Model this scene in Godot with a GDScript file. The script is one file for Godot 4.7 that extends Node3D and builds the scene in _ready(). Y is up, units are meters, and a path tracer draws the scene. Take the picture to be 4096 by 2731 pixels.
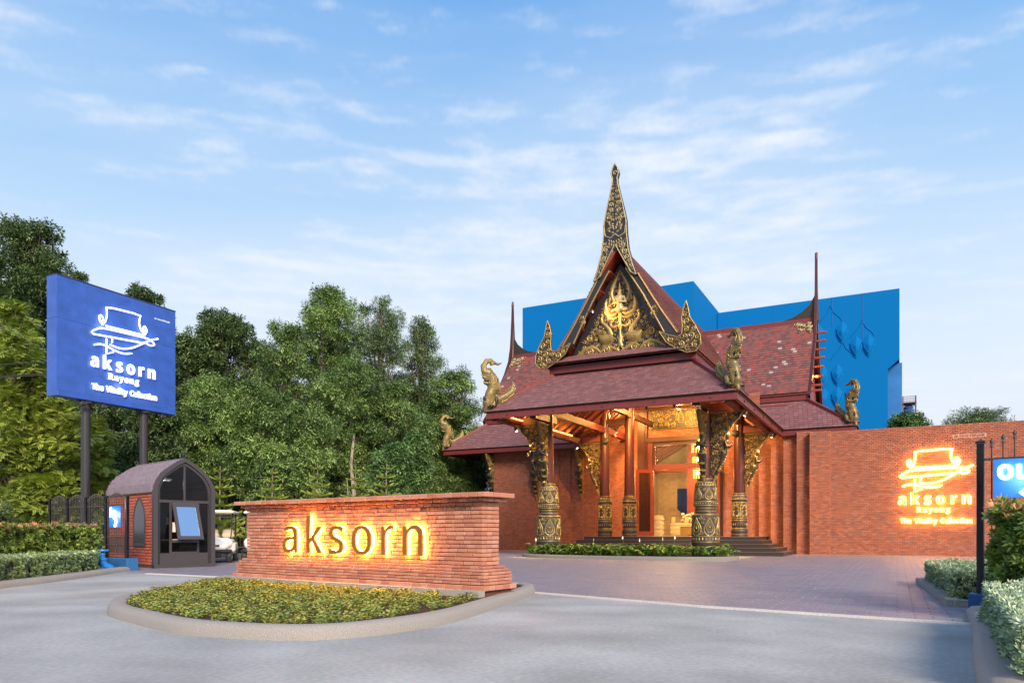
extends Node3D
# A hotel gate at dusk: brick name wall, Thai hall with lit porch, billboard, guard booth, hedges and trees.

const H := 1.1                                    # height of the eye over the ground
const EX := Vector3(0.88620, 0, 0.46330)          # along the hall's front, to the right
const ED := Vector3(0.46330, 0, -0.88620)         # into the hall
var TB := Transform3D(Basis(EX, Vector3.UP, -ED), -10.24 * EX + 38.7 * ED)   # the hall's own frame: x along the front, y up, z out of the front wall
var EYE := Vector3(0, H, 0)
var rng := RandomNumberGenerator.new()
var M := {}
var N := {}

func LB(a: float, b: float, y: float) -> Vector3: return Vector3(a, y, 38.7 - b)
func HB(a: float, b: float, y: float) -> Vector3: return TB * LB(a, b, y)

# ---------------------------------------------------------------- mesh builder
class MB:
	var st := SurfaceTool.new()
	var t := Transform3D.IDENTITY
	var n := 0
	func _init() -> void: st.begin(Mesh.PRIMITIVE_TRIANGLES)
	func flat() -> MB:
		st.set_smooth_group(-1); return self
	func smooth(g := 1) -> MB:
		st.set_smooth_group(g); return self
	func tri(a: Vector3, b: Vector3, c: Vector3) -> void:
		st.add_vertex(t * a); st.add_vertex(t * b); st.add_vertex(t * c); n += 1
	func quad(a: Vector3, b: Vector3, c: Vector3, d: Vector3) -> void:
		tri(a, b, c); tri(a, c, d)
	func box(c: Vector3, s: Vector3) -> void:
		flat()
		var h := s / 2.0
		var p := []
		for i in 8: p.append(c + Vector3(h.x * (1 if i & 1 else -1), h.y * (1 if i & 2 else -1), h.z * (1 if i & 4 else -1)))
		for f in [[0, 1, 3, 2], [5, 4, 6, 7], [4, 0, 2, 6], [1, 5, 7, 3], [2, 3, 7, 6], [4, 5, 1, 0]]: quad(p[f[3]], p[f[2]], p[f[1]], p[f[0]])
	func span(x0: float, x1: float, y0: float, y1: float, z0: float, z1: float) -> void:
		box(Vector3((x0 + x1) / 2, (y0 + y1) / 2, (z0 + z1) / 2), Vector3(absf(x1 - x0), absf(y1 - y0), absf(z1 - z0)))
	func cbox(c: Vector3, s: Vector3, e: float) -> void:      # a box with chamfered edges
		flat()
		var h := s / 2.0
		var g := {}
		for i in 8:
			var k := Vector3(1 if i & 1 else -1, 1 if i & 2 else -1, 1 if i & 4 else -1)
			for ax in 3:
				var q := Vector3(h.x - e, h.y - e, h.z - e)
				q[ax] = h[ax]
				g[i * 3 + ax] = c + q * k
		for ax in 3:
			var u := (ax + 1) % 3
			var v := (ax + 2) % 3
			for sd in 2:
				var bse := sd << ax
				var q := [bse, bse | (1 << u), bse | (1 << u) | (1 << v), bse | (1 << v)]
				quad(g[q[0] * 3 + ax], g[q[1] * 3 + ax], g[q[2] * 3 + ax], g[q[3] * 3 + ax])
			for k in 4:
				var i := ((k & 1) << u) | ((k >> 1) << v)
				var j := i | (1 << ax)
				quad(g[i * 3 + u], g[j * 3 + u], g[j * 3 + v], g[i * 3 + v])
		for i in 8: tri(g[i * 3], g[i * 3 + 1], g[i * 3 + 2])
	func beam(a: Vector3, b: Vector3, w: float, hh: float, up := Vector3.UP) -> void:   # a bar of rectangular section from a to b
		flat()
		var d := (b - a).normalized()
		var x := d.cross(up).normalized() * w / 2
		var y := x.cross(d).normalized() * hh / 2
		var p := [a - x - y, a + x - y, a + x + y, a - x + y, b - x - y, b + x - y, b + x + y, b - x + y]
		for f in [[3, 2, 1, 0], [4, 5, 6, 7], [0, 1, 5, 4], [1, 2, 6, 5], [2, 3, 7, 6], [3, 0, 4, 7]]: quad(p[f[0]], p[f[1]], p[f[2]], p[f[3]])
	func tube(pts: Array, rad: Array, sides := 8, cap := true, sm := true) -> void:
		var rings := []
		var x := Vector3.ZERO
		for i in pts.size():
			var d: Vector3 = (pts[mini(i + 1, pts.size() - 1)] - pts[maxi(i - 1, 0)]).normalized()
			if i == 0: x = d.cross(Vector3.UP if absf(d.y) < 0.9 else Vector3.RIGHT).normalized()
			x = (x - d * x.dot(d)).normalized()
			var y := d.cross(x)
			var ring := []
			for k in sides:
				var an := TAU * k / sides
				ring.append(pts[i] + (x * cos(an) + y * sin(an)) * float(rad[mini(i, rad.size() - 1)]))
			rings.append(ring)
		smooth(2) if sm else flat()
		for i in rings.size() - 1:
			for k in sides: quad(rings[i][k], rings[i][(k + 1) % sides], rings[i + 1][(k + 1) % sides], rings[i + 1][k])
		if cap:
			flat()
			for e in [0, rings.size() - 1]:
				for k in sides - 2: tri(rings[e][0], rings[e][k + 1], rings[e][k + 2])
	func lathe(c: Vector3, prof: Array, sides := 24, sm := true) -> void:     # prof: [radius, height] from the bottom up
		smooth(3) if sm else flat()
		for i in prof.size() - 1:
			if sm: smooth(10 + i) if prof[i].size() > 2 else smooth(3)
			for k in sides:
				var a0 := TAU * k / sides
				var a1 := TAU * (k + 1) / sides
				var p: Array = prof[i]
				var q: Array = prof[i + 1]
				var v := [c + Vector3(cos(a0) * p[0], p[1], sin(a0) * p[0]), c + Vector3(cos(a1) * p[0], p[1], sin(a1) * p[0]), c + Vector3(cos(a1) * q[0], q[1], sin(a1) * q[0]), c + Vector3(cos(a0) * q[0], q[1], sin(a0) * q[0])]
				if p[0] > 0.0: tri(v[0], v[1], v[2])
				if q[0] > 0.0: tri(v[0], v[2], v[3])
				if p[0] <= 0.0: tri(v[0], v[2], v[3])
	func prism(poly: PackedVector2Array, z0: float, z1: float) -> void:        # a polygon in x, y pulled from z0 to z1
		flat()
		var ix := Geometry2D.triangulate_polygon(poly)
		for i in range(0, ix.size(), 3):
			var a := poly[ix[i]]
			var b := poly[ix[i + 1]]
			var c := poly[ix[i + 2]]
			tri(Vector3(a.x, a.y, z1), Vector3(b.x, b.y, z1), Vector3(c.x, c.y, z1))
			tri(Vector3(a.x, a.y, z0), Vector3(c.x, c.y, z0), Vector3(b.x, b.y, z0))
		for i in poly.size():
			var a := poly[i]
			var b := poly[(i + 1) % poly.size()]
			quad(Vector3(a.x, a.y, z0), Vector3(b.x, b.y, z0), Vector3(b.x, b.y, z1), Vector3(a.x, a.y, z1))
	func ball(c: Vector3, r: Vector3, k := 8) -> void:
		smooth(5)
		for i in k / 2:
			for j in k:
				var p := []
				for q in [[i, j], [i, j + 1], [i + 1, j + 1], [i + 1, j]]:
					var la: float = PI * q[0] / (k / 2) - PI / 2
					var lo: float = TAU * q[1] / k
					p.append(c + Vector3(cos(la) * cos(lo), sin(la), cos(la) * sin(lo)) * r)
				quad(p[0], p[1], p[2], p[3])
	# relief on a surface: m maps (x, y, height) to a place
	func stroke(m: Callable, pts: Array, w: Array, hh: float) -> void:
		smooth(7)
		var rows := []
		for i in pts.size():
			var d: Vector2 = (pts[mini(i + 1, pts.size() - 1)] - pts[maxi(i - 1, 0)]).normalized()
			var o := Vector2(-d.y, d.x) * float(w[mini(i, w.size() - 1)])
			var hk := hh * minf(1.0, float(w[mini(i, w.size() - 1)]) / float(w[0]) + 0.25)
			rows.append([m.call(pts[i] - o, 0.0), m.call(pts[i] - o * 0.55, hk * 0.8), m.call(pts[i] + o * 0.55, hk * 0.8), m.call(pts[i] + o, 0.0)])
		for i in rows.size() - 1:
			for k in 3: quad(rows[i][k], rows[i][k + 1], rows[i + 1][k + 1], rows[i + 1][k])
	func spiral(m: Callable, c: Vector2, r: float, turns: float, a0: float, dir: float, w: float, hh: float) -> void:
		var pts := []
		var ws := []
		var k := int(10 * turns) + 2
		for i in k + 1:
			var f := float(i) / k
			var an := a0 + dir * TAU * turns * f
			pts.append(c + Vector2(cos(an), sin(an)) * r * (1.0 - 0.85 * f))
			ws.append(w * (1.0 - 0.55 * f))
		stroke(m, pts, ws, hh)
		dome(m, c, w * 1.1, hh)
	func leaf(m: Callable, c: Vector2, an: float, l: float, w: float, hh: float, bend := 0.3) -> void:
		flat()
		var d := Vector2(cos(an), sin(an))
		var o := Vector2(-d.y, d.x)
		var tip: Vector2 = c + d * l + o * l * bend
		var mid: Vector3 = m.call(c + d * l * 0.4 + o * l * bend * 0.2, hh)
		var ring := [c, c + d * l * 0.25 + o * w * 0.8, c + d * l * 0.6 + o * (w * 0.6 + l * bend * 0.4), tip, c + d * l * 0.6 + o * (-w * 0.6 + l * bend * 0.25), c + d * l * 0.25 - o * w * 0.8]
		for i in 6: tri(m.call(ring[i], 0.0), m.call(ring[(i + 1) % 6], 0.0), mid)
	func dome(m: Callable, c: Vector2, r: float, hh: float) -> void:
		smooth(8)
		for k in 6:
			var a := Vector2.from_angle(TAU * k / 6) * r
			var b := Vector2.from_angle(TAU * (k + 1) / 6) * r
			quad(m.call(c + a, 0.0), m.call(c + b, 0.0), m.call(c + b * 0.6, hh * 0.8), m.call(c + a * 0.6, hh * 0.8))
			tri(m.call(c + a * 0.6, hh * 0.8), m.call(c + b * 0.6, hh * 0.8), m.call(c, hh))
	func carve(m: Callable, poly: PackedVector2Array, r0: float, r1: float, tries: int, hh: float, sd: int) -> void:   # fills an outline with scrolls and leaves
		var g := RandomNumberGenerator.new()
		g.seed = sd
		var lo := poly[0]
		var hi := poly[0]
		for p in poly:
			lo = lo.min(p); hi = hi.max(p)
		var got := []
		for k in tries * 2:
			var c := Vector2(g.randf_range(lo.x, hi.x), g.randf_range(lo.y, hi.y))
			var r := lerpf(r1, r0 * 0.5, pow(float(k) / (tries * 2), 0.7))
			if not Geometry2D.is_point_in_polygon(c, poly): continue
			var ok := true
			for q in got:
				if c.distance_to(q[0]) < r * 0.95 + q[1] * 0.8:
					ok = false; break
			if not ok: continue
			for i in poly.size():
				if Geometry2D.get_closest_point_to_segment(c, poly[i], poly[(i + 1) % poly.size()]).distance_to(c) < r * 0.9:
					ok = false; break
			if not ok: continue
			got.append([c, r])
			var a := g.randf() * TAU
			if r < r0 * 0.8:
				dome(m, c, r * 0.95, hh * 0.8)
			elif r > lerpf(r0, r1, 0.35):
				spiral(m, c, r * 0.8, 1.4, a, 1.0 if g.randf() < 0.5 else -1.0, r * 0.22, hh)
				for i in 3: leaf(m, c + Vector2.from_angle(a + 1.5 + i * 1.3) * r * 0.62, a + 1.5 + i * 1.3 + 0.9, r * 0.65, r * 0.22, hh * 0.9)
			else:
				for i in 3: leaf(m, c, a + i * TAU / 3, r * 1.05, r * 0.42, hh * 0.9)
	func mesh() -> ArrayMesh:
		st.generate_normals()
		return st.commit()

# ---------------------------------------------------------------- naming and placing
func numbered(s: String) -> String:
	N[s] = N.get(s, 0) + 1
	return s if N[s] == 1 else "%s_%03d" % [s, N[s] - 1]
func put(called: String, mesh: Mesh, m: Material, parent: Node = null) -> MeshInstance3D:
	var o := MeshInstance3D.new()
	o.mesh = mesh
	o.material_override = m
	if parent == null or parent == self:
		o.name = numbered(called); add_child(o, true)
	else:
		var k := called
		if parent.has_node(NodePath(k)):
			var c: Dictionary = parent.get_meta("_n", {})
			c[called] = c.get(called, 0) + 1
			parent.set_meta("_n", c)
			k = "%s_%03d" % [called, c[called]]
		o.name = k
		parent.add_child(o, true)
	return o
func fin(called: String, b: MB, m: Material, parent: Node = null) -> MeshInstance3D: return put(called, b.mesh(), m, parent)
func thing(called: String, label: String, cat: String, at := Transform3D.IDENTITY, group := "") -> Node3D:
	var o := Node3D.new()
	o.name = numbered(called); add_child(o, true)
	o.transform = at
	return tag(o, label, cat, group)
func tag(o: Node3D, label: String, cat: String, group := "") -> Node3D:
	o.set_meta("label", label); o.set_meta("category", cat)
	if group: o.set_meta("group", group)
	return o
func ground(o: Node3D, label := "", cat := "") -> Node3D:
	o.set_meta("kind", "structure")
	if label: o.set_meta("label", label)
	if cat: o.set_meta("category", cat)
	return o
func stuff(o: Node3D) -> Node3D:
	o.set_meta("kind", "stuff"); return o
func dup(o: Node3D, label: String, at: Transform3D, group := "") -> Node3D:
	var r: Node3D = o.duplicate()
	r.name = numbered(String(o.name).rstrip("_0123456789")); add_child(r, true)
	r.transform = at
	r.set_meta("label", label)
	if group: r.set_meta("group", group)
	return r
func turned(at: Vector3, deg: float) -> Transform3D: return Transform3D(Basis(Vector3.UP, deg_to_rad(deg)), at)
# bricks, tiles, pavers: the nearest ones each a part, the rest one mass
func pieces(parent: Node3D, called: String, mesh: Mesh, list: Array, tints: Array, mat: Material, most := 300) -> void:
	var full := parent.transform
	var up := parent.get_parent()
	if up != self and up is Node3D: full = (up as Node3D).transform * full
	var eye := full.affine_inverse() * EYE
	var order := []
	for i in list.size(): order.append([(list[i][0] as Transform3D).origin.distance_squared_to(eye), i])
	order.sort_custom(func(p, q): return p[0] < q[0])
	var mats := []
	for c in tints:
		var m: StandardMaterial3D = mat.duplicate()
		m.vertex_color_use_as_albedo = false
		m.albedo_color = (c as Color).linear_to_srgb()
		mats.append(m)
	for i in mini(most, list.size()):
		var q: Array = list[order[i][1]]
		var o := MeshInstance3D.new()
		o.mesh = mesh
		o.material_override = mats[q[1]]
		o.transform = q[0]
		o.name = called if i == 0 else "%s_%03d" % [called, i]
		parent.add_child(o, true)
	if list.size() <= most: return
	var mm := MultiMesh.new()
	mm.transform_format = MultiMesh.TRANSFORM_3D
	mm.use_colors = true
	mm.mesh = mesh
	mm.instance_count = list.size() - most
	for i in range(most, list.size()):
		var q: Array = list[order[i][1]]
		mm.set_instance_transform(i - most, q[0])
		mm.set_instance_color(i - most, tints[q[1]])
	var r := MultiMeshInstance3D.new()
	r.multimesh = mm
	r.material_override = mat
	r.name = called + "_field"
	parent.add_child(r, true)
	stuff(r)
func scatter(called: String, mesh: Mesh, m: Material, xs: Array, cols: Array, parent: Node) -> MultiMeshInstance3D:
	var mm := MultiMesh.new()
	mm.transform_format = MultiMesh.TRANSFORM_3D
	mm.use_colors = true
	mm.mesh = mesh
	mm.instance_count = xs.size()
	for i in xs.size():
		mm.set_instance_transform(i, xs[i]); mm.set_instance_color(i, cols[i])
	var r := MultiMeshInstance3D.new()
	r.multimesh = mm
	r.material_override = m
	r.name = called
	if parent == self: r.name = numbered(called)
	parent.add_child(r, true)
	return r

# ---------------------------------------------------------------- materials
func noise_tex(freq: float, lo: float, hi: float, oct := 4, sd := 1, size := 512, type := FastNoiseLite.TYPE_SIMPLEX_SMOOTH, mid := 0.5) -> NoiseTexture2D:
	var f := FastNoiseLite.new()
	f.noise_type = type
	f.frequency = freq
	f.fractal_octaves = oct
	f.seed = sd
	var t := NoiseTexture2D.new()
	t.width = size; t.height = size
	t.seamless = true
	t.noise = f
	var g := Gradient.new()
	g.offsets = PackedFloat32Array([0.0, mid, 1.0])
	var c := (lo + hi) / 2
	g.colors = PackedColorArray([Color(lo, lo, lo), Color(c, c, c), Color(hi, hi, hi)])
	t.color_ramp = g
	return t
func mat(col: Color, rough := 0.8, tex: Texture2D = null, scale := 1.0, metal := 0.0, bump: Texture2D = null, cm := 0.5) -> StandardMaterial3D:
	var m := StandardMaterial3D.new()
	m.albedo_color = col.linear_to_srgb()
	m.roughness = rough
	m.metallic = metal
	if tex: m.albedo_texture = tex
	if bump:
		m.heightmap_enabled = true
		m.heightmap_texture = bump
		m.heightmap_scale = cm
	if tex or bump:
		m.uv1_triplanar = true
		m.uv1_world_triplanar = true
		m.uv1_scale = Vector3.ONE * scale
	return m
func glow(col: Color, e: float, base := Color(0.8, 0.8, 0.8)) -> StandardMaterial3D:
	var m := StandardMaterial3D.new()
	m.albedo_color = base
	m.emission_enabled = true
	m.emission = col
	m.emission_energy_multiplier = e
	return m
func glass(a := 0.08, col := Color(0.5, 0.6, 0.65)) -> StandardMaterial3D:
	var m := StandardMaterial3D.new()
	m.albedo_color = Color(col.r, col.g, col.b, a)
	m.transparency = BaseMaterial3D.TRANSPARENCY_ALPHA
	m.roughness = 0.02
	m.metallic_specular = 0.32
	return m
func tinted(m: StandardMaterial3D) -> StandardMaterial3D:     # the same surface for copies that carry their own colour
	var r: StandardMaterial3D = m.duplicate()
	r.albedo_color = Color.WHITE
	r.vertex_color_use_as_albedo = true
	return r

# ---------------------------------------------------------------- smooth bodies: joints with radii, joined smoothly and skinned
func body(b: MB, bones: Array, cell: float, k: float, sq := Vector3.ONE) -> void:
	var lo := Vector3.INF
	var hi := -Vector3.INF
	for q in bones:
		var r := maxf(q[1], q[3]) + cell * 2
		for p in [q[0], q[2]]:
			lo = lo.min((p as Vector3) * sq - Vector3.ONE * r); hi = hi.max((p as Vector3) * sq + Vector3.ONE * r)
	var n := Vector3i((hi - lo) / cell) + Vector3i.ONE * 2
	var f := PackedFloat32Array()
	f.resize(n.x * n.y * n.z)
	f.fill(9.0)
	for q in bones:
		var a: Vector3 = (q[0] as Vector3) * sq
		var e: Vector3 = (q[2] as Vector3) * sq
		var ra: float = q[1]
		var rb: float = q[3]
		var d := e - a
		var l2 := maxf(d.length_squared(), 1e-9)
		var r := maxf(ra, rb) + k + cell * 2
		var p0 := Vector3i((a.min(e) - Vector3.ONE * r - lo) / cell).clampi(0, 9999)
		var p1 := Vector3i((a.max(e) + Vector3.ONE * r - lo) / cell) + Vector3i.ONE
		p1 = p1.min(n - Vector3i.ONE)
		for z in range(p0.z, p1.z + 1):
			for y in range(p0.y, p1.y + 1):
				var at := (z * n.y + y) * n.x
				for x in range(p0.x, p1.x + 1):
					var p := lo + Vector3(x, y, z) * cell - a
					var s := clampf(p.dot(d) / l2, 0.0, 1.0)
					var v := (p - d * s).length() - lerpf(ra, rb, s)
					var o := f[at + x]
					var hh := maxf(k - absf(o - v), 0.0) / k
					f[at + x] = minf(o, v) - hh * hh * k * 0.25
	var id := {}
	var quads := []
	var step := [1, n.x, n.x * n.y]
	for z in range(1, n.z - 1):
		for y in range(1, n.y - 1):
			for x in range(1, n.x - 1):
				var i := (z * n.y + y) * n.x + x
				var v := f[i]
				for ax in 3:
					var w := f[i + step[ax]]
					if (v < 0.0) != (w < 0.0):
						var u: int = step[(ax + 1) % 3]
						var t: int = step[(ax + 2) % 3]
						var c := [i, i - u, i - u - t, i - t]
						if v > 0.0: c.reverse()
						quads.append(c)
						for j in c: id[j] = true
	for i in id.keys():
		var sum := Vector3.ZERO
		var cnt := 0
		var x: int = i % n.x
		var y: int = (i / n.x) % n.y
		var z: int = i / (n.x * n.y)
		for e in 12:
			var ax := e / 4
			var o0 := Vector3i.ZERO
			o0[(ax + 1) % 3] = e & 1
			o0[(ax + 2) % 3] = (e >> 1) & 1
			var i0: int = ((z + o0.z) * n.y + y + o0.y) * n.x + x + o0.x
			var v := f[i0]
			var w := f[i0 + step[ax]]
			if (v < 0.0) != (w < 0.0):
				var p := Vector3(o0)
				p[ax] += v / (v - w)
				sum += p; cnt += 1
		id[i] = (lo + (Vector3(x, y, z) + sum / maxi(cnt, 1)) * cell) / sq
	b.smooth(9)
	for c in quads: b.quad(id[c[0]], id[c[1]], id[c[2]], id[c[3]])

# ---------------------------------------------------------------- lettering
func letters(s: String, size: float, depth: float, fnt := "Droid Sans", weight := 400) -> TextMesh:
	var t := TextMesh.new()
	var f := SystemFont.new()
	f.font_names = PackedStringArray([fnt])
	f.font_weight = weight
	t.font = f
	t.text = s
	t.font_size = 64
	t.pixel_size = size / 64.0
	t.depth = depth
	t.curve_step = 2.0
	t.horizontal_alignment = HORIZONTAL_ALIGNMENT_CENTER
	return t

func _ready() -> void:
	rng.seed = 11
	var cam := Camera3D.new()
	cam.name = "camera"
	cam.projection = Camera3D.PROJECTION_FRUSTUM
	cam.near = 0.1
	cam.far = 2000.0
	cam.size = 0.1 * 2731.0 / 2950.0
	cam.frustum_offset = Vector2(0, 0.1 * (2128.0 - 1365.5) / 2950.0)
	cam.position = EYE
	add_child(cam)
	var we := WorldEnvironment.new()
	we.name = "world_environment"
	var e := Environment.new()
	e.background_mode = Environment.BG_SKY
	var sky := Sky.new()
	var pm := PanoramaSkyMaterial.new()
	pm.panorama = make_sky()
	sky.sky_material = pm
	e.sky = sky
	e.background_energy_multiplier = 0.66
	e.tonemap_mode = Environment.TONE_MAPPER_LINEAR
	e.tonemap_exposure = 1.6
	e.sdfgi_enabled = true
	e.ssao_enabled = true
	e.ssil_enabled = true
	we.environment = e
	add_child(we)
	var sun := DirectionalLight3D.new()
	sun.name = "sun"
	sun.light_energy = 1.25
	sun.light_color = Color(1.0, 0.9, 0.78)
	sun.light_angular_distance = 20.0
	sun.shadow_enabled = true
	sun.look_at_from_position(Vector3(6, 12, 20), Vector3.ZERO)
	add_child(sun)
	materials()
	build_ground()
	build_hall()
	build_porch_lights()
	build_lobby()
	build_right_wall()
	build_blue()
	build_sign_wall()
	build_billboard()
	build_booth()
	build_fences()
	build_carts()
	build_trees()
	build_hedges()
	build_small()

func make_sky() -> ImageTexture:
	var w := 2400
	var h := 1200
	var im := Image.create(w, h, false, Image.FORMAT_RGB8)
	var f := FastNoiseLite.new()
	f.seed = 7; f.frequency = 1.0; f.fractal_octaves = 5; f.fractal_gain = 0.55
	f.domain_warp_enabled = true; f.domain_warp_amplitude = 0.7; f.domain_warp_frequency = 0.5
	var g := FastNoiseLite.new()
	g.seed = 21; g.frequency = 1.0; g.fractal_octaves = 2
	var data := PackedByteArray()
	data.resize(w * h * 3)
	var keys := [[0.0, Color(0.70, 0.70, 0.78)], [3.0, Color(0.74, 0.76, 0.86)], [8.0, Color(0.76, 0.83, 0.94)], [13.0, Color(0.70, 0.82, 0.96)], [20.0, Color(0.52, 0.71, 0.94)], [28.0, Color(0.32, 0.56, 0.89)], [36.0, Color(0.165, 0.41, 0.81)], [60.0, Color(0.11, 0.33, 0.70)], [90.0, Color(0.09, 0.29, 0.64)]]
	for y in h:
		var el := 90.0 - (y + 0.5) / h * 180.0
		var base: Color = keys[0][1]
		for k in keys.size() - 1:
			if el >= keys[k][0]: base = (keys[k][1] as Color).lerp(keys[k + 1][1], clampf((el - keys[k][0]) / (keys[k + 1][0] - keys[k][0]), 0, 1))
		if el < 0: base = Color(0.3, 0.32, 0.34)
		var sy := sin(deg_to_rad(el))
		var cy := cos(deg_to_rad(el))
		for x in w:
			var c := base
			if el > 0.0:
				var az := ((x + 0.5) / w - 0.5) * TAU
				var dx := sin(az) * cy
				var dz := cos(az) * cy
				var s := 1.0 / (sy + 0.10)
				var px := dx * s
				var pz := dz * s
				var big := g.get_noise_2d(px * 0.5 + 3.1, pz * 0.6 + 1.7)
				var qx := px * 1.05 - pz * 0.30 * tanh(px * 1.2)
				var qz := (pz - 0.30 * sqrt(px * px + 0.3)) * 4.4
				var n := f.get_noise_2d(qx + 11.0, qz + 4.0)
				var fine := f.get_noise_2d(qx * 3.4 + 40.0, qz * 2.4 + 9.0)
				var d := clampf((n * 0.75 + fine * 0.7 + big * 0.7 + 0.08) * 1.1, 0.0, 1.0)
				d = pow(d, 1.25) * clampf(0.12 + el / 30.0, 0, 1) * 0.85
				var veil := clampf(0.45 + big * 0.9 + n * 0.3, 0.0, 1.0) * 0.34
				d = 1.0 - (1.0 - d) * (1.0 - veil)
				c = base.lerp(Color(0.86, 0.90, 0.98), d)
			c = c.linear_to_srgb()
			var i := (y * w + x) * 3
			data[i] = int(clampf(c.r, 0, 1) * 255.0 + 0.5)
			data[i + 1] = int(clampf(c.g, 0, 1) * 255.0 + 0.5)
			data[i + 2] = int(clampf(c.b, 0, 1) * 255.0 + 0.5)
	im.set_data(w, h, false, Image.FORMAT_RGB8, data)
	return ImageTexture.create_from_image(im)

func materials() -> void:
	var t_fine := noise_tex(0.05, 0.74, 1.0, 4, 3)
	var t_soft := noise_tex(0.012, 0.82, 1.0, 5, 4)
	var t_grain := noise_tex(0.25, 0.45, 1.0, 2, 5)
	var t_bump := noise_tex(0.09, 0.0, 1.0, 4, 6)
	var fn := FastNoiseLite.new()
	fn.seed = 17; fn.frequency = 0.05; fn.fractal_octaves = 2
	M.noise = fn
	M.fine = t_fine; M.soft = t_soft; M.grain = t_grain; M.bump = t_bump
	M.brick = mat(Color(0.45, 0.15, 0.09), 0.85, t_fine, 1.3, 0.0, t_bump, 0.35)
	M.brickf = tinted(M.brick)
	M.brick_tints = [Color(0.49, 0.175, 0.105), Color(0.45, 0.15, 0.09), Color(0.53, 0.205, 0.13), Color(0.38, 0.13, 0.085), Color(0.48, 0.165, 0.095), Color(0.42, 0.165, 0.12)]
	M.mortar = mat(Color(0.17, 0.065, 0.045), 0.9, t_fine, 1.0)
	M.tile = tinted(mat(Color.WHITE, 0.55, t_fine, 1.6))
	M.tile_tints = [Color(0.27, 0.13, 0.145), Color(0.23, 0.11, 0.125), Color(0.31, 0.155, 0.17), Color(0.25, 0.125, 0.145), Color(0.28, 0.125, 0.135)]
	M.tile2_tints = [Color(0.20, 0.085, 0.08), Color(0.25, 0.10, 0.095), Color(0.32, 0.115, 0.10), Color(0.38, 0.095, 0.08), Color(0.18, 0.09, 0.09), Color(0.23, 0.12, 0.12), Color(0.28, 0.10, 0.105), Color(0.50, 0.45, 0.47)]
	M.deck = mat(Color(0.09, 0.03, 0.02), 0.8, t_fine, 1.0)
	M.wood = mat(Color(0.17, 0.028, 0.03), 0.5, t_soft, 0.8)
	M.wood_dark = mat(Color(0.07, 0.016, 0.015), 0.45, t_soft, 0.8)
	M.wood_red = mat(Color(0.30, 0.05, 0.025), 0.5, t_soft, 0.8)
	M.shaft = mat(Color(0.075, 0.016, 0.014), 0.32, t_soft, 0.6)
	M.gold = mat(Color(0.50, 0.37, 0.14), 0.42, t_fine, 2.5, 0.55)
	M.gold_dull = mat(Color(0.48, 0.41, 0.23), 0.5, t_fine, 2.5, 0.3)
	M.gold_column = mat(Color(0.36, 0.28, 0.11), 0.42, t_fine, 2.5, 0.5)
	M.gold_dark = mat(Color(0.33, 0.225, 0.075), 0.42, t_fine, 2.5, 0.45)
	M.beast = mat(Color(0.24, 0.19, 0.085), 0.5, t_fine, 5.0, 0.35)
	M.navy = mat(Color(0.022, 0.022, 0.034), 0.5, t_fine, 1.0)
	M.bronze = mat(Color(0.05, 0.04, 0.03), 0.45, t_fine, 2.0, 0.3)
	M.stone_dark = mat(Color(0.05, 0.042, 0.042), 0.5, t_fine, 1.0)
	M.iron = mat(Color(0.032, 0.032, 0.036), 0.45)
	M.concrete = mat(Color(0.42, 0.40, 0.37), 0.9, t_fine, 1.5, 0.0, t_bump, 0.3)
	M.aggregate = mat(Color(0.68, 0.66, 0.645), 0.9, noise_tex(0.28, 0.3, 1.0, 2, 15), 0.8, 0.0, t_grain, 0.5)
	M.soil = mat(Color(0.07, 0.045, 0.03), 0.95, t_grain, 3.0, 0.0, t_bump, 2.0)
	M.blue_wall = mat(Color(0.002, 0.145, 0.44), 0.9)
	M.blue_wall.metallic_specular = 0.2
	M.warm = Color(1.0, 0.60, 0.22)

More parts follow.
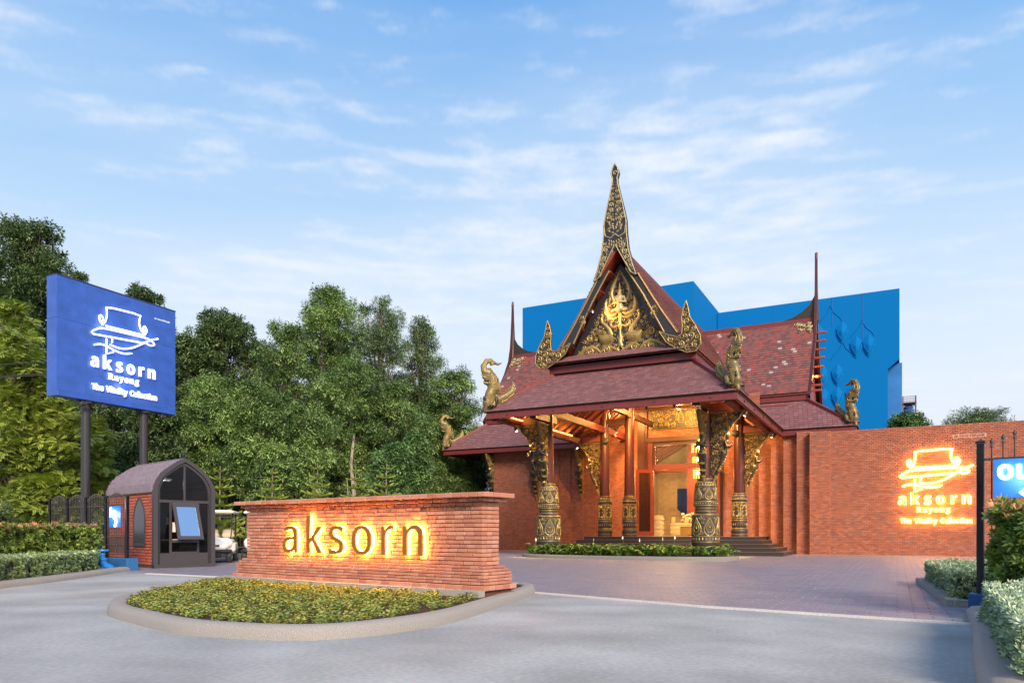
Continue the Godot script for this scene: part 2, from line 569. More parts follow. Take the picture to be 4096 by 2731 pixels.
# ---------------------------------------------------------------- ground
func build_ground() -> void:
	var b := MB.new()
	b.flat()
	b.quad(Vector3(-500, -0.03, -700), Vector3(500, -0.03, -700), Vector3(500, -0.03, 60), Vector3(-500, -0.03, 60))
	ground(fin("ground", b, mat(Color(0.12, 0.13, 0.07), 0.95, M.fine, 0.5)), "green brown earth and grass beyond the drive", "ground")
	var dm := mat(Color(0.445, 0.472, 0.495), 0.88, noise_tex(0.006, 0.80, 1.0, 7, 9), 0.13, 0.0, M.bump, 0.25)
	dm.detail_enabled = true
	dm.detail_albedo = noise_tex(0.22, 0.86, 1.0, 3, 10)
	dm.detail_blend_mode = BaseMaterial3D.BLEND_MODE_MUL
	dm.detail_uv_layer = BaseMaterial3D.DETAIL_UV_1
	b = MB.new()
	b.flat()
	b.quad(Vector3(-60, 0, -27), Vector3(30, 0, -27), Vector3(30, 0, 30), Vector3(-60, 0, 30))
	ground(fin("road", b, dm), "grey concrete driveway in front of the brick name wall", "road")
	# the paved court: a bed of joints with pavers on it, laid along the hall's front
	var P := [Vector2(-20.0, -17.2), Vector2(-12.6, -18.1), Vector2(-8.9, -20.1), Vector2(-6.0, -17.3), Vector2(0.2, -13.1), Vector2(6.3, -9.98), Vector2(24, -1.5), Vector2(34, -28), Vector2(16, -40), Vector2(-8, -58), Vector2(-30, -40)]
	P = [Vector2(-11.7, -20.8), Vector2(-9.0, -19.0), Vector2(-5.5, -17.0), Vector2(0.4, -13.3), Vector2(2.8, -10.8), Vector2(5.45, -8.75), Vector2(12, -4.5), Vector2(34, -28), Vector2(16, -40), Vector2(-8, -58), Vector2(-30, -40)]
	b = MB.new()
	var poly := PackedVector2Array(P)
	var ix := Geometry2D.triangulate_polygon(poly)
	b.flat()
	for i in ix: b.st.add_vertex(Vector3(poly[i].x, 0.004, poly[i].y))
	var court: Node3D = ground(fin("pavement", b, mat(Color(0.46, 0.43, 0.43), 0.9, M.fine, 1.0)), "red grey paved court before the hall", "pavement")
	var pv := MB.new()
	pv.cbox(Vector3.ZERO, Vector3(0.386, 0.03, 0.186), 0.006)
	var list := []
	var near := Geometry2D.offset_polygon(poly, -0.12)[0]
	var rows := 0
	for j in range(-10, 200):
		for i in range(-60, 80):
			var a := i * 0.4 + (0.2 if j % 2 else 0.0) - 10.0
			var bb := j * 0.2 + 5.0
			if bb > 38.5: continue
			var p := EX * a + ED * bb
			if not Geometry2D.is_point_in_polygon(Vector2(p.x, p.z), near): continue
			if absf(p.x / -p.z) > 0.76 or p.z > -8.0: continue
			var fr := TB.affine_inverse() * p
			if fr.x > -4.6 and fr.x < 4.8 and fr.z < 10.9 and fr.z > 2.0: continue
			list.append([Transform3D(Basis(EX, Vector3.UP, -ED).rotated(Vector3.RIGHT, rng.randf_range(-0.006, 0.006)), p + Vector3(0, rng.randf_range(-0.0015, 0.0015), 0)), rng.randi() % 5])
	var pm := tinted(mat(Color.WHITE, 0.55, M.fine, 0.9))
	pieces(court, "paver", pv.mesh(), list, [Color(0.26, 0.24, 0.305), Color(0.225, 0.215, 0.285), Color(0.29, 0.25, 0.305), Color(0.245, 0.23, 0.295), Color(0.27, 0.25, 0.315)], pm)
	# pale concrete edging between drive and court
	b = MB.new()
	var pts := [Vector3(-9.6, 0, -19.4), Vector3(-5.5, 0, -17.0), Vector3(0.4, 0, -13.3), Vector3(2.8, 0, -10.8), Vector3(5.5, 0, -8.72)]
	for i in 4: b.beam(pts[i] + Vector3(0, 0.006, 0), pts[i + 1] + Vector3(0, 0.006, 0), 0.14, 0.03)
	ground(fin("path", b, mat(Color(0.72, 0.70, 0.68), 0.9, M.fine, 1.0)), "narrow pale concrete strip where drive meets pavers", "path")

# ---------------------------------------------------------------- bricks and tiles
func brick_rect(list: Array, at: Transform3D, x0: float, x1: float, y0: float, y1: float, bw: float, bh: float, nt: int, jit := 0.0, off := 0) -> void:
	var rows := maxi(1, int(round((y1 - y0) / bh)))
	var rh := (y1 - y0) / rows
	for r in rows:
		var x := x0 - (bw * 0.5 if (r + off) % 2 else 0.0)
		while x < x1 - 0.02:
			var l := maxf(x, x0)
			var rr := minf(x + bw, x1)
			if rr - l > 0.03:
				var t := Transform3D(Basis.from_scale(Vector3((rr - l) / bw, rh / bh, 1)), Vector3((l + rr) / 2, y0 + (r + 0.5) * rh, rng.randf_range(-jit, jit)))
				list.append([at * t, rng.randi() % nt])
			x += bw
func brick_mesh(bw: float, bh: float, d: float, joint: float) -> ArrayMesh:
	var b := MB.new()
	b.cbox(Vector3.ZERO, Vector3(bw - joint, bh - joint, d), joint * 0.5)
	return b.mesh()
func tile_slope(list: Array, p0: Vector3, p1: Vector3, q0: Vector3, q1: Vector3, tw: float, ex: float, nt: int, rare := -1) -> void:
	var up := ((q0 + q1) - (p0 + p1)) / 2.0
	var x := (p1 - p0).normalized()
	up = (up - x * x.dot(up))
	var len := up.length()
	var s := up.normalized()
	var nrm := s.cross(x) * -1.0
	if nrm.y < 0: nrm = -nrm
	var rows := int(ceil(len / ex))
	for r in rows:
		var f := (r + 0.5) / rows
		var l: Vector3 = p0.lerp(q0, f)
		var rt: Vector3 = p1.lerp(q1, f)
		var w := (rt - l).dot(x)
		var c := -tw * (0.5 if r % 2 else 0.0)
		while c < w - 0.02:
			var a := maxf(c, 0.0)
			var z := minf(c + tw, w)
			if z - a > 0.02:
				var bs := Basis(x * ((z - a) / tw), nrm, s * -1.0)
				bs = bs * Basis(Vector3.RIGHT, -0.19 + rng.randf_range(-0.012, 0.012))
				var k := rng.randi() % nt
				if rare >= 0 and rng.randf() < 0.035: k = rare
				list.append([Transform3D(bs, l + x * ((a + z) / 2) + nrm * 0.035), k])
			c += tw

# ---------------------------------------------------------------- the Thai hall
var hall: Node3D
func build_hall() -> void:
	hall = thing("thai_hall", "Thai hall of red brick with steep tiled roofs and gilded gable porch", "building", TB)
	var z := func(b: float) -> float: return 38.7 - b
	var BW := 0.20
	var BH := 0.078
	# walls: a core with bricks set on it
	var segs := [[-11.9, -7.5, 39.9], [-7.5, -6.8, 40.0], [-6.8, -6.05, 40.1], [-6.05, -5.3, 40.2], [-5.3, -2.74, 40.3], [1.95, 3.85, 40.3], [3.85, 4.5, 40.0], [4.5, 5.16, 39.6], [5.16, 5.83, 39.2], [5.83, 6.48, 38.85]]
	var core := MB.new()
	var list := []
	for s in segs:
		var zf: float = z.call(s[2])
		core.span(s[0], s[1], 0.0, 7.0 if s[0] > -6 and s[1] < 4 else 6.05, zf - 0.5, zf)
		brick_rect(list, Transform3D(Basis(), Vector3(0, 0, zf + 0.004)), s[0], s[1], 0.0, 8.4 if s[0] > -6 and s[1] < 4 else 6.05, BW, BH, 6, 0.003, int(s[0] * 7))
		# the returns of the stepped wall
		if s[0] < -2.0 and s[1] < -5.2:
			brick_rect(list, Transform3D(Basis(Vector3.UP, PI / 2), Vector3(s[1] + 0.004, 0, zf)), 0.0, 0.1, 0.0, 6.0, BW, BH, 6)
	# the band over the door
	core.span(-2.3, 1.95, 6.4, 8.4, z.call(40.3) - 0.5, z.call(40.3))
	brick_rect(list, Transform3D(Basis(), Vector3(0, 0, z.call(40.3) + 0.004)), -2.2, 1.6, 6.4, 8.4, BW, BH, 6, 0.003)
	# left end wall
	core.span(-11.9, -11.4, 0, 6.05, z.call(50.0), z.call(40.3))
	core.span(6.0, 6.48, 0, 6.0, z.call(50.0), z.call(39.3))
	var wall := fin("wall", core, M.mortar, hall)
	pieces(wall, "brick", brick_mesh(BW, BH, 0.05, 0.009), list, M.brick_tints, M.brickf)
	build_roofs(z)
	build_gable(z)
	build_columns(z)
	build_porch(z)

func deck(b: MB, p0: Vector3, p1: Vector3, q1: Vector3, q0: Vector3, th := 0.06) -> void:
	var n := (p1 - p0).cross(q0 - p0).normalized()
	if n.y < 0: n = -n
	var d := n * th
	b.flat()
	b.quad(p0, p1, q1, q0); b.quad(p0 - d, p1 - d, q1 - d, q0 - d)
	b.quad(p0, p1, p1 - d, p0 - d); b.quad(q0, q1, q1 - d, q0 - d); b.quad(p0, q0, q0 - d, p0 - d); b.quad(p1, q1, q1 - d, p1 - d)

func build_roofs(z: Callable) -> void:
	var tm := MB.new()
	tm.cbox(Vector3(0, 0, 0), Vector3(0.213, 0.042, 0.27), 0.007)
	var tile := tm.mesh()
	# --- porch skirt: hipped on three sides
	var ye := 6.17
	var yt := 8.02
	var E0 := LB(-5.25, 27.15, ye)
	var E1 := LB(5.2, 27.15, ye)
	var T0 := LB(-2.95, 29.7, yt)
	var T1 := LB(2.85, 29.7, yt)
	var b := MB.new()
	deck(b, E0, E1, T1, T0)
	deck(b, LB(-5.25, 40.2, ye), E0, T0, LB(-2.95, 40.2, yt))
	deck(b, E1, LB(5.2, 40.2, ye), LB(2.85, 40.2, yt), T1)
	var list := []
	tile_slope(list, E0, E1, T0, T1, 0.22, 0.19, 5)
	tile_slope(list, E1, LB(5.2, 39.4, ye), T1, LB(2.85, 40.2, yt), 0.22, 0.19, 5)
	tile_slope(list, LB(-5.25, 39.4, ye), E0, LB(-2.95, 40.2, yt), T0, 0.22, 0.19, 5)
	var pr := fin("porch_roof", b, M.deck, hall)
	pieces(pr, "tile", tile, list, M.tile_tints, M.tile)
	# hip ridges, fascias
	for s in [[E0, T0], [E1, T1]]:
		b = MB.new()
		b.beam(s[0] + Vector3(0, 0.09, 0), s[1] + Vector3(0, 0.11, 0), 0.22, 0.14)
		fin("hip_ridge", b, M.wood, hall)
	var fas := func(p: Vector3, q: Vector3, hh: float) -> void:
		var f := MB.new()
		f.beam(p, q, 0.09, hh)
		f.beam(p - Vector3(0, hh / 2 - 0.03, 0), q - Vector3(0, hh / 2 - 0.03, 0), 0.13, 0.05)
		fin("fascia", f, M.wood, hall)
	fas.call(LB(-5.2, 27.24, 6.0), LB(5.15, 27.24, 6.0), 0.25)
	fas.call(LB(-5.15, 27.3, 6.0), LB(-5.15, 38.8, 6.0), 0.25)
	fas.call(LB(5.1, 27.3, 6.0), LB(5.1, 38.8, 6.0), 0.25)
	for i in 5:
		var bo := MB.new()
		bo.ball(LB(-4.2 + i * 2.1, 27.18, 6.02), Vector3(0.035, 0.035, 0.03), 6)
		fin("bolt", bo, M.iron, hall)
		bo = MB.new()
		bo.box(LB(5.16, 28.6 + i * 2.2, 6.02), Vector3(0.06, 0.07, 0.09))
		fin("bolt", bo, M.wood_dark, hall)
	# --- band and small tiled strip under the gable
	b = MB.new()
	b.span(-3.25, 3.15, 8.0, 8.3, z.call(29.75), z.call(29.35))
	b.span(-3.25, -3.05, 8.0, 8.25, z.call(40.0), z.call(29.7))
	b.span(2.95, 3.15, 8.0, 8.25, z.call(40.0), z.call(29.7))
	fin("gable_beam", b, M.wood, hall)
	b = MB.new()
	deck(b, LB(-3.35, 29.05, 8.36), LB(3.25, 29.05, 8.36), LB(2.6, 29.72, 8.72), LB(-2.7, 29.72, 8.72), 0.05)
	list = []
	tile_slope(list, LB(-3.35, 29.05, 8.37), LB(3.25, 29.05, 8.37), LB(-2.7, 29.72, 8.73), LB(2.6, 29.72, 8.73), 0.22, 0.15, 5)
	var gs := fin("gable_strip_roof", b, M.deck, hall)
	pieces(gs, "tile", tile, list, M.tile_tints, M.tile)
	# --- steep porch roof, ridge running back into the hall
	var prof := [[3.3, 8.3], [2.62, 8.98], [1.8, 10.15], [1.0, 11.5], [0.0, 12.95]]
	b = MB.new()
	list = []
	for i in 4:
		for s in [-1.0, 1.0]:
			var p0 := LB(prof[i][0] * s - 0.07, 29.12, prof[i][1])
			var p1 := LB(prof[i][0] * s - 0.07, 44.0, prof[i][1])
			var q0 := LB(prof[i + 1][0] * s - 0.07, 29.12, prof[i + 1][1])
			var q1 := LB(prof[i + 1][0] * s - 0.07, 44.0, prof[i + 1][1])
			deck(b, p0, p1, q1, q0, 0.08)
			tile_slope(list, p0, p1, q0, q1, 0.22, 0.18, 8)
	var gr := fin("gable_roof", b, M.wood_red, hall)
	pieces(gr, "tile", tile, list, M.tile2_tints.slice(0, 7) + [Color(0.3, 0.12, 0.12)], M.tile)
	b = MB.new()
	b.beam(LB(-0.07, 29.2, 12.98), LB(-0.07, 44.2, 12.98), 0.22, 0.14)
	fin("ridge_cap", b, M.wood, hall)
	# --- main skirt and steep main roof
	var aL := -15.0
	var aR := 8.5
	var sk := [LB(aL, 38.9, 6.2), LB(aR, 38.9, 6.2), LB(6.15, 40.6, 7.8), LB(-12.8, 40.6, 7.8)]
	b = MB.new()
	deck(b, sk[0], LB(-4.6, 38.9, 6.2), LB(-3.2, 40.6, 7.8), sk[3])
	deck(b, LB(4.6, 38.9, 6.2), sk[1], sk[2], LB(3.2, 40.6, 7.8))
	deck(b, LB(aL, 50.1, 6.2), sk[0], sk[3], LB(-12.8, 48.4, 7.8))
	deck(b, sk[1], LB(aR, 50.1, 6.2), LB(6.15, 48.4, 7.8), sk[2])
	list = []
	# the porch covers the middle: tiles on the two visible stretches only
	tile_slope(list, sk[0], LB(-4.9, 38.9, 6.2), sk[3], LB(-3.2, 40.6, 7.8), 0.22, 0.19, 5)
	tile_slope(list, LB(4.9, 38.9, 6.2), sk[1], LB(3.2, 40.6, 7.8), sk[2], 0.22, 0.19, 5)
	tile_slope(list, sk[1], LB(aR, 50.1, 6.2), sk[2], LB(6.15, 48.4, 7.8), 0.22, 0.19, 5)
	tile_slope(list, LB(aL, 50.1, 6.2), sk[0], LB(-12.8, 48.4, 7.8), sk[3], 0.22, 0.19, 5)
	var ms := fin("skirt_roof", b, M.deck, hall)
	pieces(ms, "tile", tile, list, M.tile_tints, M.tile)
	for s in [[sk[0], sk[3]], [sk[1], sk[2]]]:
		b = MB.new()
		b.beam(s[0] + Vector3(0, 0.09, 0), s[1] + Vector3(0, 0.11, 0), 0.22, 0.14)
		fin("hip_ridge", b, M.wood, hall)
	fas.call(LB(aL + 0.05, 38.97, 6.03), LB(-5.15, 38.97, 6.03), 0.25)
	fas.call(LB(5.1, 38.97, 6.03), LB(aR - 0.05, 38.97, 6.03), 0.25)
	fas.call(LB(aL + 0.05, 39.0, 6.03), LB(aL + 0.05, 50.0, 6.03), 0.25)
	fas.call(LB(aR - 0.05, 39.0, 6.03), LB(aR - 0.05, 50.0, 6.03), 0.25)
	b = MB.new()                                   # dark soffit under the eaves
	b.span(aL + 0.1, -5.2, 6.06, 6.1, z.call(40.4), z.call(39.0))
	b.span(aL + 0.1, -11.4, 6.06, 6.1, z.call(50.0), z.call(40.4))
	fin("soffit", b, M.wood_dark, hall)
	var mp := [[40.55, 8.3], [41.3, 9.05], [42.4, 10.4], [43.4, 11.65], [44.5, 12.95]]
	b = MB.new()
	list = []
	for i in 4:
		var p0 := LB(-12.9, mp[i][0], mp[i][1])
		var p1 := LB(6.15, mp[i][0], mp[i][1])
		var q0 := LB(-12.9, mp[i + 1][0], mp[i + 1][1])
		var q1 := LB(6.15, mp[i + 1][0], mp[i + 1][1])
		deck(b, p0, p1, q1, q0, 0.08)
		deck(b, LB(-12.9, 89.0 - mp[i][0], mp[i][1]), LB(6.15, 89.0 - mp[i][0], mp[i][1]), LB(6.15, 89.0 - mp[i + 1][0], mp[i + 1][1]), LB(-12.9, 89.0 - mp[i + 1][0], mp[i + 1][1]), 0.08)
		tile_slope(list, p0, p1, q0, q1, 0.2, 0.21, 7, 7)
	var mr := fin("main_roof", b, M.deck, hall)
	pieces(mr, "tile", tile, list, M.tile2_tints, M.tile)
	b = MB.new()
	b.span(-12.9, 6.2, 7.9, 8.2, z.call(40.85), z.call(40.6))
	b.span(-12.9, 6.25, 8.2, 8.26, z.call(40.85), z.call(40.52))
	fin("main_beam", b, M.wood, hall)
	b = MB.new()
	b.beam(LB(-12.9, 44.5, 13.0), LB(6.2, 44.5, 13.0), 0.3, 0.2)
	b.beam(LB(-12.9, 44.35, 12.86), LB(6.2, 44.35, 12.86), 0.08, 0.12)
	fin("ridge_cap", b, M.wood, hall)
	# gable ends of the main roof: bent bargeboards running up into tall blades
	for s in [-1.0, 1.0]:
		var ac := 6.22 if s > 0 else -12.97
		b = MB.new()
		var pr2: Array = [[40.5, 8.1], [41.3, 8.98], [42.4, 10.35], [43.35, 11.6], [43.95, 12.6], [44.22, 13.6], [44.33, 14.6], [44.42, 15.6], [44.46, 16.25], [44.5, 16.75]]
		var wd: Array = [0.34, 0.32, 0.34, 0.36, 0.4, 0.3, 0.2, 0.1, 0.05, 0.0]
		for i in pr2.size() - 1:
			for m in [1.0, -1.0]:
				var p := LB(ac, 44.5 + (pr2[i][0] - 44.5) * m, pr2[i][1])
				var q := LB(ac, 44.5 + (pr2[i + 1][0] - 44.5) * m, pr2[i + 1][1])
				b.flat()
				var iw := Vector3(0, -wd[i] * 0.8, -wd[i] * 0.5 * m) if i < 5 else Vector3(0, 0, -wd[i] * 0.5 * m)
				var iw2 := Vector3(0, -wd[i + 1] * 0.8, -wd[i + 1] * 0.5 * m) if i + 1 < 5 else Vector3(0, 0, -wd[i + 1] * 0.5 * m)
				for k in [-0.07, 0.07]:
					var o := Vector3(k, 0, 0)
					b.quad(p + o, q + o, q + iw2 + o, p + iw + o)
				b.quad(p + Vector3(-0.07, 0, 0), p + Vector3(0.07, 0, 0), q + Vector3(0.07, 0, 0), q + Vector3(-0.07, 0, 0))
				b.quad(p + iw + Vector3(-0.07, 0, 0), p + iw + Vector3(0.07, 0, 0), q + iw2 + Vector3(0.07, 0, 0), q + iw2 + Vector3(-0.07, 0, 0))
		# the blade has body towards the ridge
		b.tube([Vector3(ac, 12.9, z.call(44.5)), Vector3(ac, 14.2, z.call(44.5)), Vector3(ac, 15.6, z.call(44.5)), Vector3(ac, 16.3, z.call(44.5)), Vector3(ac, 16.5, z.call(44.5)), Vector3(ac, 16.8, z.call(44.5))], [0.16, 0.1, 0.05, 0.035, 0.06, 0.005] if s > 0 else [0.2, 0.15, 0.07, 0.05, 0.1, 0.01], 8)
		fin("bargeboard", b, M.wood_dark, hall)
		# dark saddle sweeping from the ridge up the blade
		b = MB.new()
		var sd := PackedVector2Array()
		for q in [[0, -0.15], [0, 1.55], [0.12, 1.25], [0.35, 0.85], [0.75, 0.5], [1.25, 0.25], [1.75, 0.12], [1.75, -0.1]]: sd.append(Vector2(ac - s * q[0], 13.0 + q[1]))
		b.prism(sd, z.call(44.5) - 0.09, z.call(44.5) + 0.09)
		fin("ridge_saddle", b, M.bronze, hall)
		# carved corner ornament on the tiles
		b = MB.new()
		var nrm := Vector3(0, 0.72, 0.69)
		var om := func(q: Vector2, hh: float) -> Vector3: return LB(ac - s * (0.12 + q.x), 44.35 - q.y * 0.66, 12.82 - q.y * 0.78) + nrm * (0.09 + hh)
		b.carve(om, PackedVector2Array([Vector2(0, 0), Vector2(1.1, 0.0), Vector2(0.95, 0.3), Vector2(0.7, 0.95), Vector2(0.4, 0.7), Vector2(0, 1.3)]), 0.07, 0.2, 200, 0.06, 4)
		fin("corner_ornament", b, M.gold_dull, hall)
		if s > 0:                                      # purlin ends, gable wall and gilded edge
			for i in range(1, 9):
				var f := i / 9.0 * 3.999
				var k := int(f)
				var bb := lerpf(mp[k][0], mp[k + 1][0], f - k)
				var yy := lerpf(mp[k][1], mp[k + 1][1], f - k) - 0.22
				b = MB.new(); b.box(Vector3(6.45, yy, z.call(bb + 0.1)), Vector3(0.7, 0.1, 0.14)); fin("purlin", b, M.wood_red, hall)
			b = MB.new()
			b.prism(PackedVector2Array([Vector2(z.call(40.9), 8.0), Vector2(z.call(44.5), 12.6), Vector2(z.call(48.1), 8.0)]), -0.05, 0.05)
			var gw := fin("gable_wall", b, M.wood_red, hall)
			gw.transform = Transform3D(Basis(Vector3(0, 0, 1), Vector3.UP, Vector3(-1, 0, 0)), Vector3(5.9, 0, 0))
	# hall ends closed under the skirt, back wall
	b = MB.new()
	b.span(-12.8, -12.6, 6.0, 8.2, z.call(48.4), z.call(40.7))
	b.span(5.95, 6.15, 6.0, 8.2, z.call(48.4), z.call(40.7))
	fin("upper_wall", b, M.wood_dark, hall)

func build_gable(z: Callable) -> void:
	var zp: float = z.call(29.72)
	# dark pediment
	var b := MB.new()
	b.prism(PackedVector2Array([Vector2(-2.4, 8.62), Vector2(2.15, 8.62), Vector2(1.55, 9.75), Vector2(0.9, 10.95), Vector2(-0.13, 12.45), Vector2(-1.15, 10.95), Vector2(-1.8, 9.75)]), zp - 0.12, zp)
	var ped := fin("pediment", b, M.navy, hall)
	var C := -0.13
	var mp := func(q: Vector2, hh: float) -> Vector3: return Vector3(C + q.x, q.y, zp + 0.002 + hh)
	var r := MB.new()
	r.carve(mp, PackedVector2Array([Vector2(-2.0, 8.68), Vector2(2.0, 8.68), Vector2(1.35, 9.85), Vector2(0.75, 10.9), Vector2(0.1, 12.1), Vector2(-0.1, 12.1), Vector2(-0.75, 10.9), Vector2(-1.35, 9.85)]), 0.045, 0.11, 1500, 0.03, 77)
	for s in [-1.0, 1.0]:
		var P := func(a: Array) -> Array:
			var o := []
			for q in a: o.append(Vector2(q[0] * s, q[1]))
			return o
		r.stroke(mp, P.call([[0.0, 12.15], [0.12, 11.9], [0.24, 11.7], [0.36, 11.45], [0.41, 11.2], [0.34, 10.98], [0.24, 10.85]]), [0.02, 0.06, 0.085, 0.095, 0.09, 0.07, 0.03], 0.07)
		for i in 7: r.leaf(mp, Vector2(s * (0.10 + i * 0.055), 12.0 - i * 0.13), PI / 2 - s * 0.5, 0.16, 0.05, 0.06, -0.4 * s)
		# flame swirl under the figure
		r.stroke(mp, P.call([[0.05, 10.42], [0.25, 10.3], [0.45, 10.3], [0.6, 10.42], [0.68, 10.62], [0.66, 10.85], [0.6, 11.0]]), [0.05, 0.1, 0.12, 0.13, 0.12, 0.08, 0.015], 0.09)
		r.stroke(mp, P.call([[0.05, 10.2], [0.3, 10.12], [0.5, 10.2], [0.58, 10.3]]), [0.04, 0.08, 0.07, 0.02], 0.07)
		r.stroke(mp, P.call([[0.05, 9.85], [0.25, 9.75], [0.42, 9.85], [0.4, 10.0], [0.3, 9.98]]), [0.04, 0.09, 0.07, 0.05, 0.02], 0.07)
		for i in 5: r.leaf(mp, Vector2(s * (0.36 + i * 0.07), 10.4 + i * 0.08), PI / 2 - s * 0.4, 0.24, 0.06, 0.07, 0.3 * s)
		r.stroke(mp, P.call([[0.5, 10.85], [0.46, 11.1], [0.52, 11.3]]), [0.05, 0.06, 0.01], 0.05)
		# swan: body, neck, head, wing, tail
		r.stroke(mp, P.call([[0.3, 9.42], [0.42, 9.33], [0.62, 9.3], [0.8, 9.36], [0.95, 9.5]]), [0.1, 0.22, 0.26, 0.2, 0.05], 0.16)
		r.stroke(mp, P.call([[0.42, 9.45], [0.5, 9.72], [0.68, 9.92], [0.82, 10.05], [0.84, 10.22], [0.78, 10.35]]), [0.13, 0.1, 0.08, 0.075, 0.07, 0.05], 0.1)
		r.dome(mp, Vector2(s * 0.82, 10.36), 0.09, 0.09)
		r.leaf(mp, Vector2(s * 0.86, 10.36), PI / 2 - s * 1.9, 0.2, 0.04, 0.06, 0)
		r.leaf(mp, Vector2(s * 0.8, 10.4), PI / 2 + s * 0.2, 0.2, 0.05, 0.06, 0)
		for i in 5: r.leaf(mp, Vector2(s * (0.66 + i * 0.06), 9.4 + i * 0.02), PI / 2 - s * (0.2 + i * 0.14), 0.42 - i * 0.03, 0.055, 0.13, -0.25 * s)
		for i in 4: r.leaf(mp, Vector2(s * (0.95 + i * 0.02), 9.4), PI / 2 - s * (1.5 + i * 0.25), 0.36, 0.07, 0.07, 0.4 * s)
		for i in 14: r.dome(mp, Vector2(s * (0.36 + 0.07 * (i % 6)), 9.22 + 0.075 * (i / 6)), 0.03, 0.2)
		r.stroke(mp, P.call([[0.35, 9.06], [0.6, 9.02], [0.78, 9.06]]), [0.03, 0.05, 0.03], 0.06)
		# vines between
		for i in 7: r.leaf(mp, Vector2(s * (0.2 + 0.02 * (i % 2)), 9.75 - i * 0.08), PI / 2 - s * (1.2 + (i % 2)), 0.12, 0.04, 0.05)
		for i in 6: r.leaf(mp, Vector2(s * (0.98 + i * 0.055), 10.1 - i * 0.1), -PI / 2 + s * (0.4 + (i % 2) * 0.9), 0.15, 0.05, 0.05)
		r.spiral(mp, Vector2(s * 1.36, 9.42), 0.15, 1.3, PI / 2, -s, 0.05, 0.06)
		for i in 5: r.leaf(mp, Vector2(s * (1.28 + 0.08 * i), 9.4 - 0.03 * i), PI / 2 - s * (0.3 + i * 0.3), 0.22, 0.06, 0.06, 0.2 * s)
		# foot scrolls
		r.stroke(mp, P.call([[0.12, 8.78], [0.3, 8.9], [0.5, 9.0], [0.7, 8.98], [0.86, 8.86]]), [0.05, 0.06, 0.06, 0.05, 0.03], 0.06)
		r.spiral(mp, Vector2(s * 0.62, 8.86), 0.16, 1.5, PI * 0.3, s, 0.05, 0.07)
		r.stroke(mp, P.call([[0.86, 8.76], [1.05, 8.95], [1.3, 9.06], [1.6, 8.98], [1.85, 8.82], [2.1, 8.66]]), [0.04, 0.07, 0.08, 0.08, 0.07, 0.02], 0.07)
		r.spiral(mp, Vector2(s * 1.35, 8.84), 0.15, 1.5, PI * 0.6, s, 0.05, 0.07)
		for i in 7: r.leaf(mp, Vector2(s * (0.2 + i * 0.27), 8.76 + 0.03 * (i % 3)), PI / 2 - s * (0.6 - (i % 3) * 0.5), 0.24, 0.07, 0.07, 0.3 * s)
	# central stem with bosses and pendant
	r.stroke(mp, [Vector2(0, 10.5), Vector2(0, 10.2), Vector2(0, 9.95), Vector2(0, 9.8), Vector2(0, 9.6), Vector2(0, 9.4), Vector2(0, 9.3), Vector2(0, 9.1), Vector2(0, 8.95)], [0.06, 0.1, 0.05, 0.11, 0.05, 0.07, 0.13, 0.09, 0.16], 0.1)
	r.stroke(mp, [Vector2(0, 8.98), Vector2(-0.13, 8.85), Vector2(0, 8.65)], [0.04, 0.045, 0.03], 0.07)
	r.stroke(mp, [Vector2(0, 8.98), Vector2(0.13, 8.85), Vector2(0, 8.65)], [0.04, 0.045, 0.03], 0.07)
	fin("scrollwork", r, M.gold, ped)
	# the praying figure
	var g := MB.new()
	var f := func(x: float, y: float, d: float) -> Vector3: return Vector3(C + x, y, zp + d)
	var bones := [[f.call(0, 10.5, 0.05), 0.17, f.call(0, 10.78, 0.08), 0.12], [f.call(0, 10.78, 0.08), 0.13, f.call(0, 10.98, 0.08), 0.15], [f.call(0, 11.0, 0.08), 0.05, f.call(0, 11.12, 0.09), 0.05], [f.call(0, 11.16, 0.1), 0.09, f.call(0, 11.24, 0.1), 0.095]]
	for s in [-1.0, 1.0]:
		bones.append([f.call(s * 0.17, 11.0, 0.08), 0.06, f.call(s * 0.27, 10.78, 0.1), 0.05])
		bones.append([f.call(s * 0.27, 10.78, 0.1), 0.05, f.call(s * 0.03, 10.78, 0.24), 0.035])
		bones.append([f.call(s * 0.03, 10.78, 0.24), 0.035, f.call(s * 0.01, 10.95, 0.23), 0.02])
		bones.append([f.call(s * 0.1, 10.5, 0.05), 0.11, f.call(s * 0.3, 10.45, 0.12), 0.07])
	body(g, bones, 0.024, 0.03)
	fin("praying_figure", g, M.gold_dull, ped)
	g = MB.new()
	g.lathe(f.call(0, 11.24, 0.09), [[0.115, 0.0], [0.11, 0.05], [0.07, 0.08], [0.075, 0.12], [0.05, 0.15], [0.05, 0.2], [0.025, 0.25], [0.03, 0.3], [0.0, 0.46]], 10)
	for s in [-1.0, 1.0]: g.leaf(func(q: Vector2, hh: float) -> Vector3: return Vector3(C + q.x, q.y, zp + 0.08 + hh), Vector2(s * 0.11, 11.2), PI / 2 - s * 0.6, 0.16, 0.04, 0.05)
	fin("crown", g, M.gold, ped)
	# bargeboards of the porch gable
	var zb: float = z.call(29.12)
	var out := [Vector2(0.9, 11.72), Vector2(1.4, 10.85), Vector2(1.95, 9.95), Vector2(2.62, 8.98), Vector2(2.2, 8.92), Vector2(1.95, 9.12), Vector2(1.1, 10.76), Vector2(0.32, 12.1)]
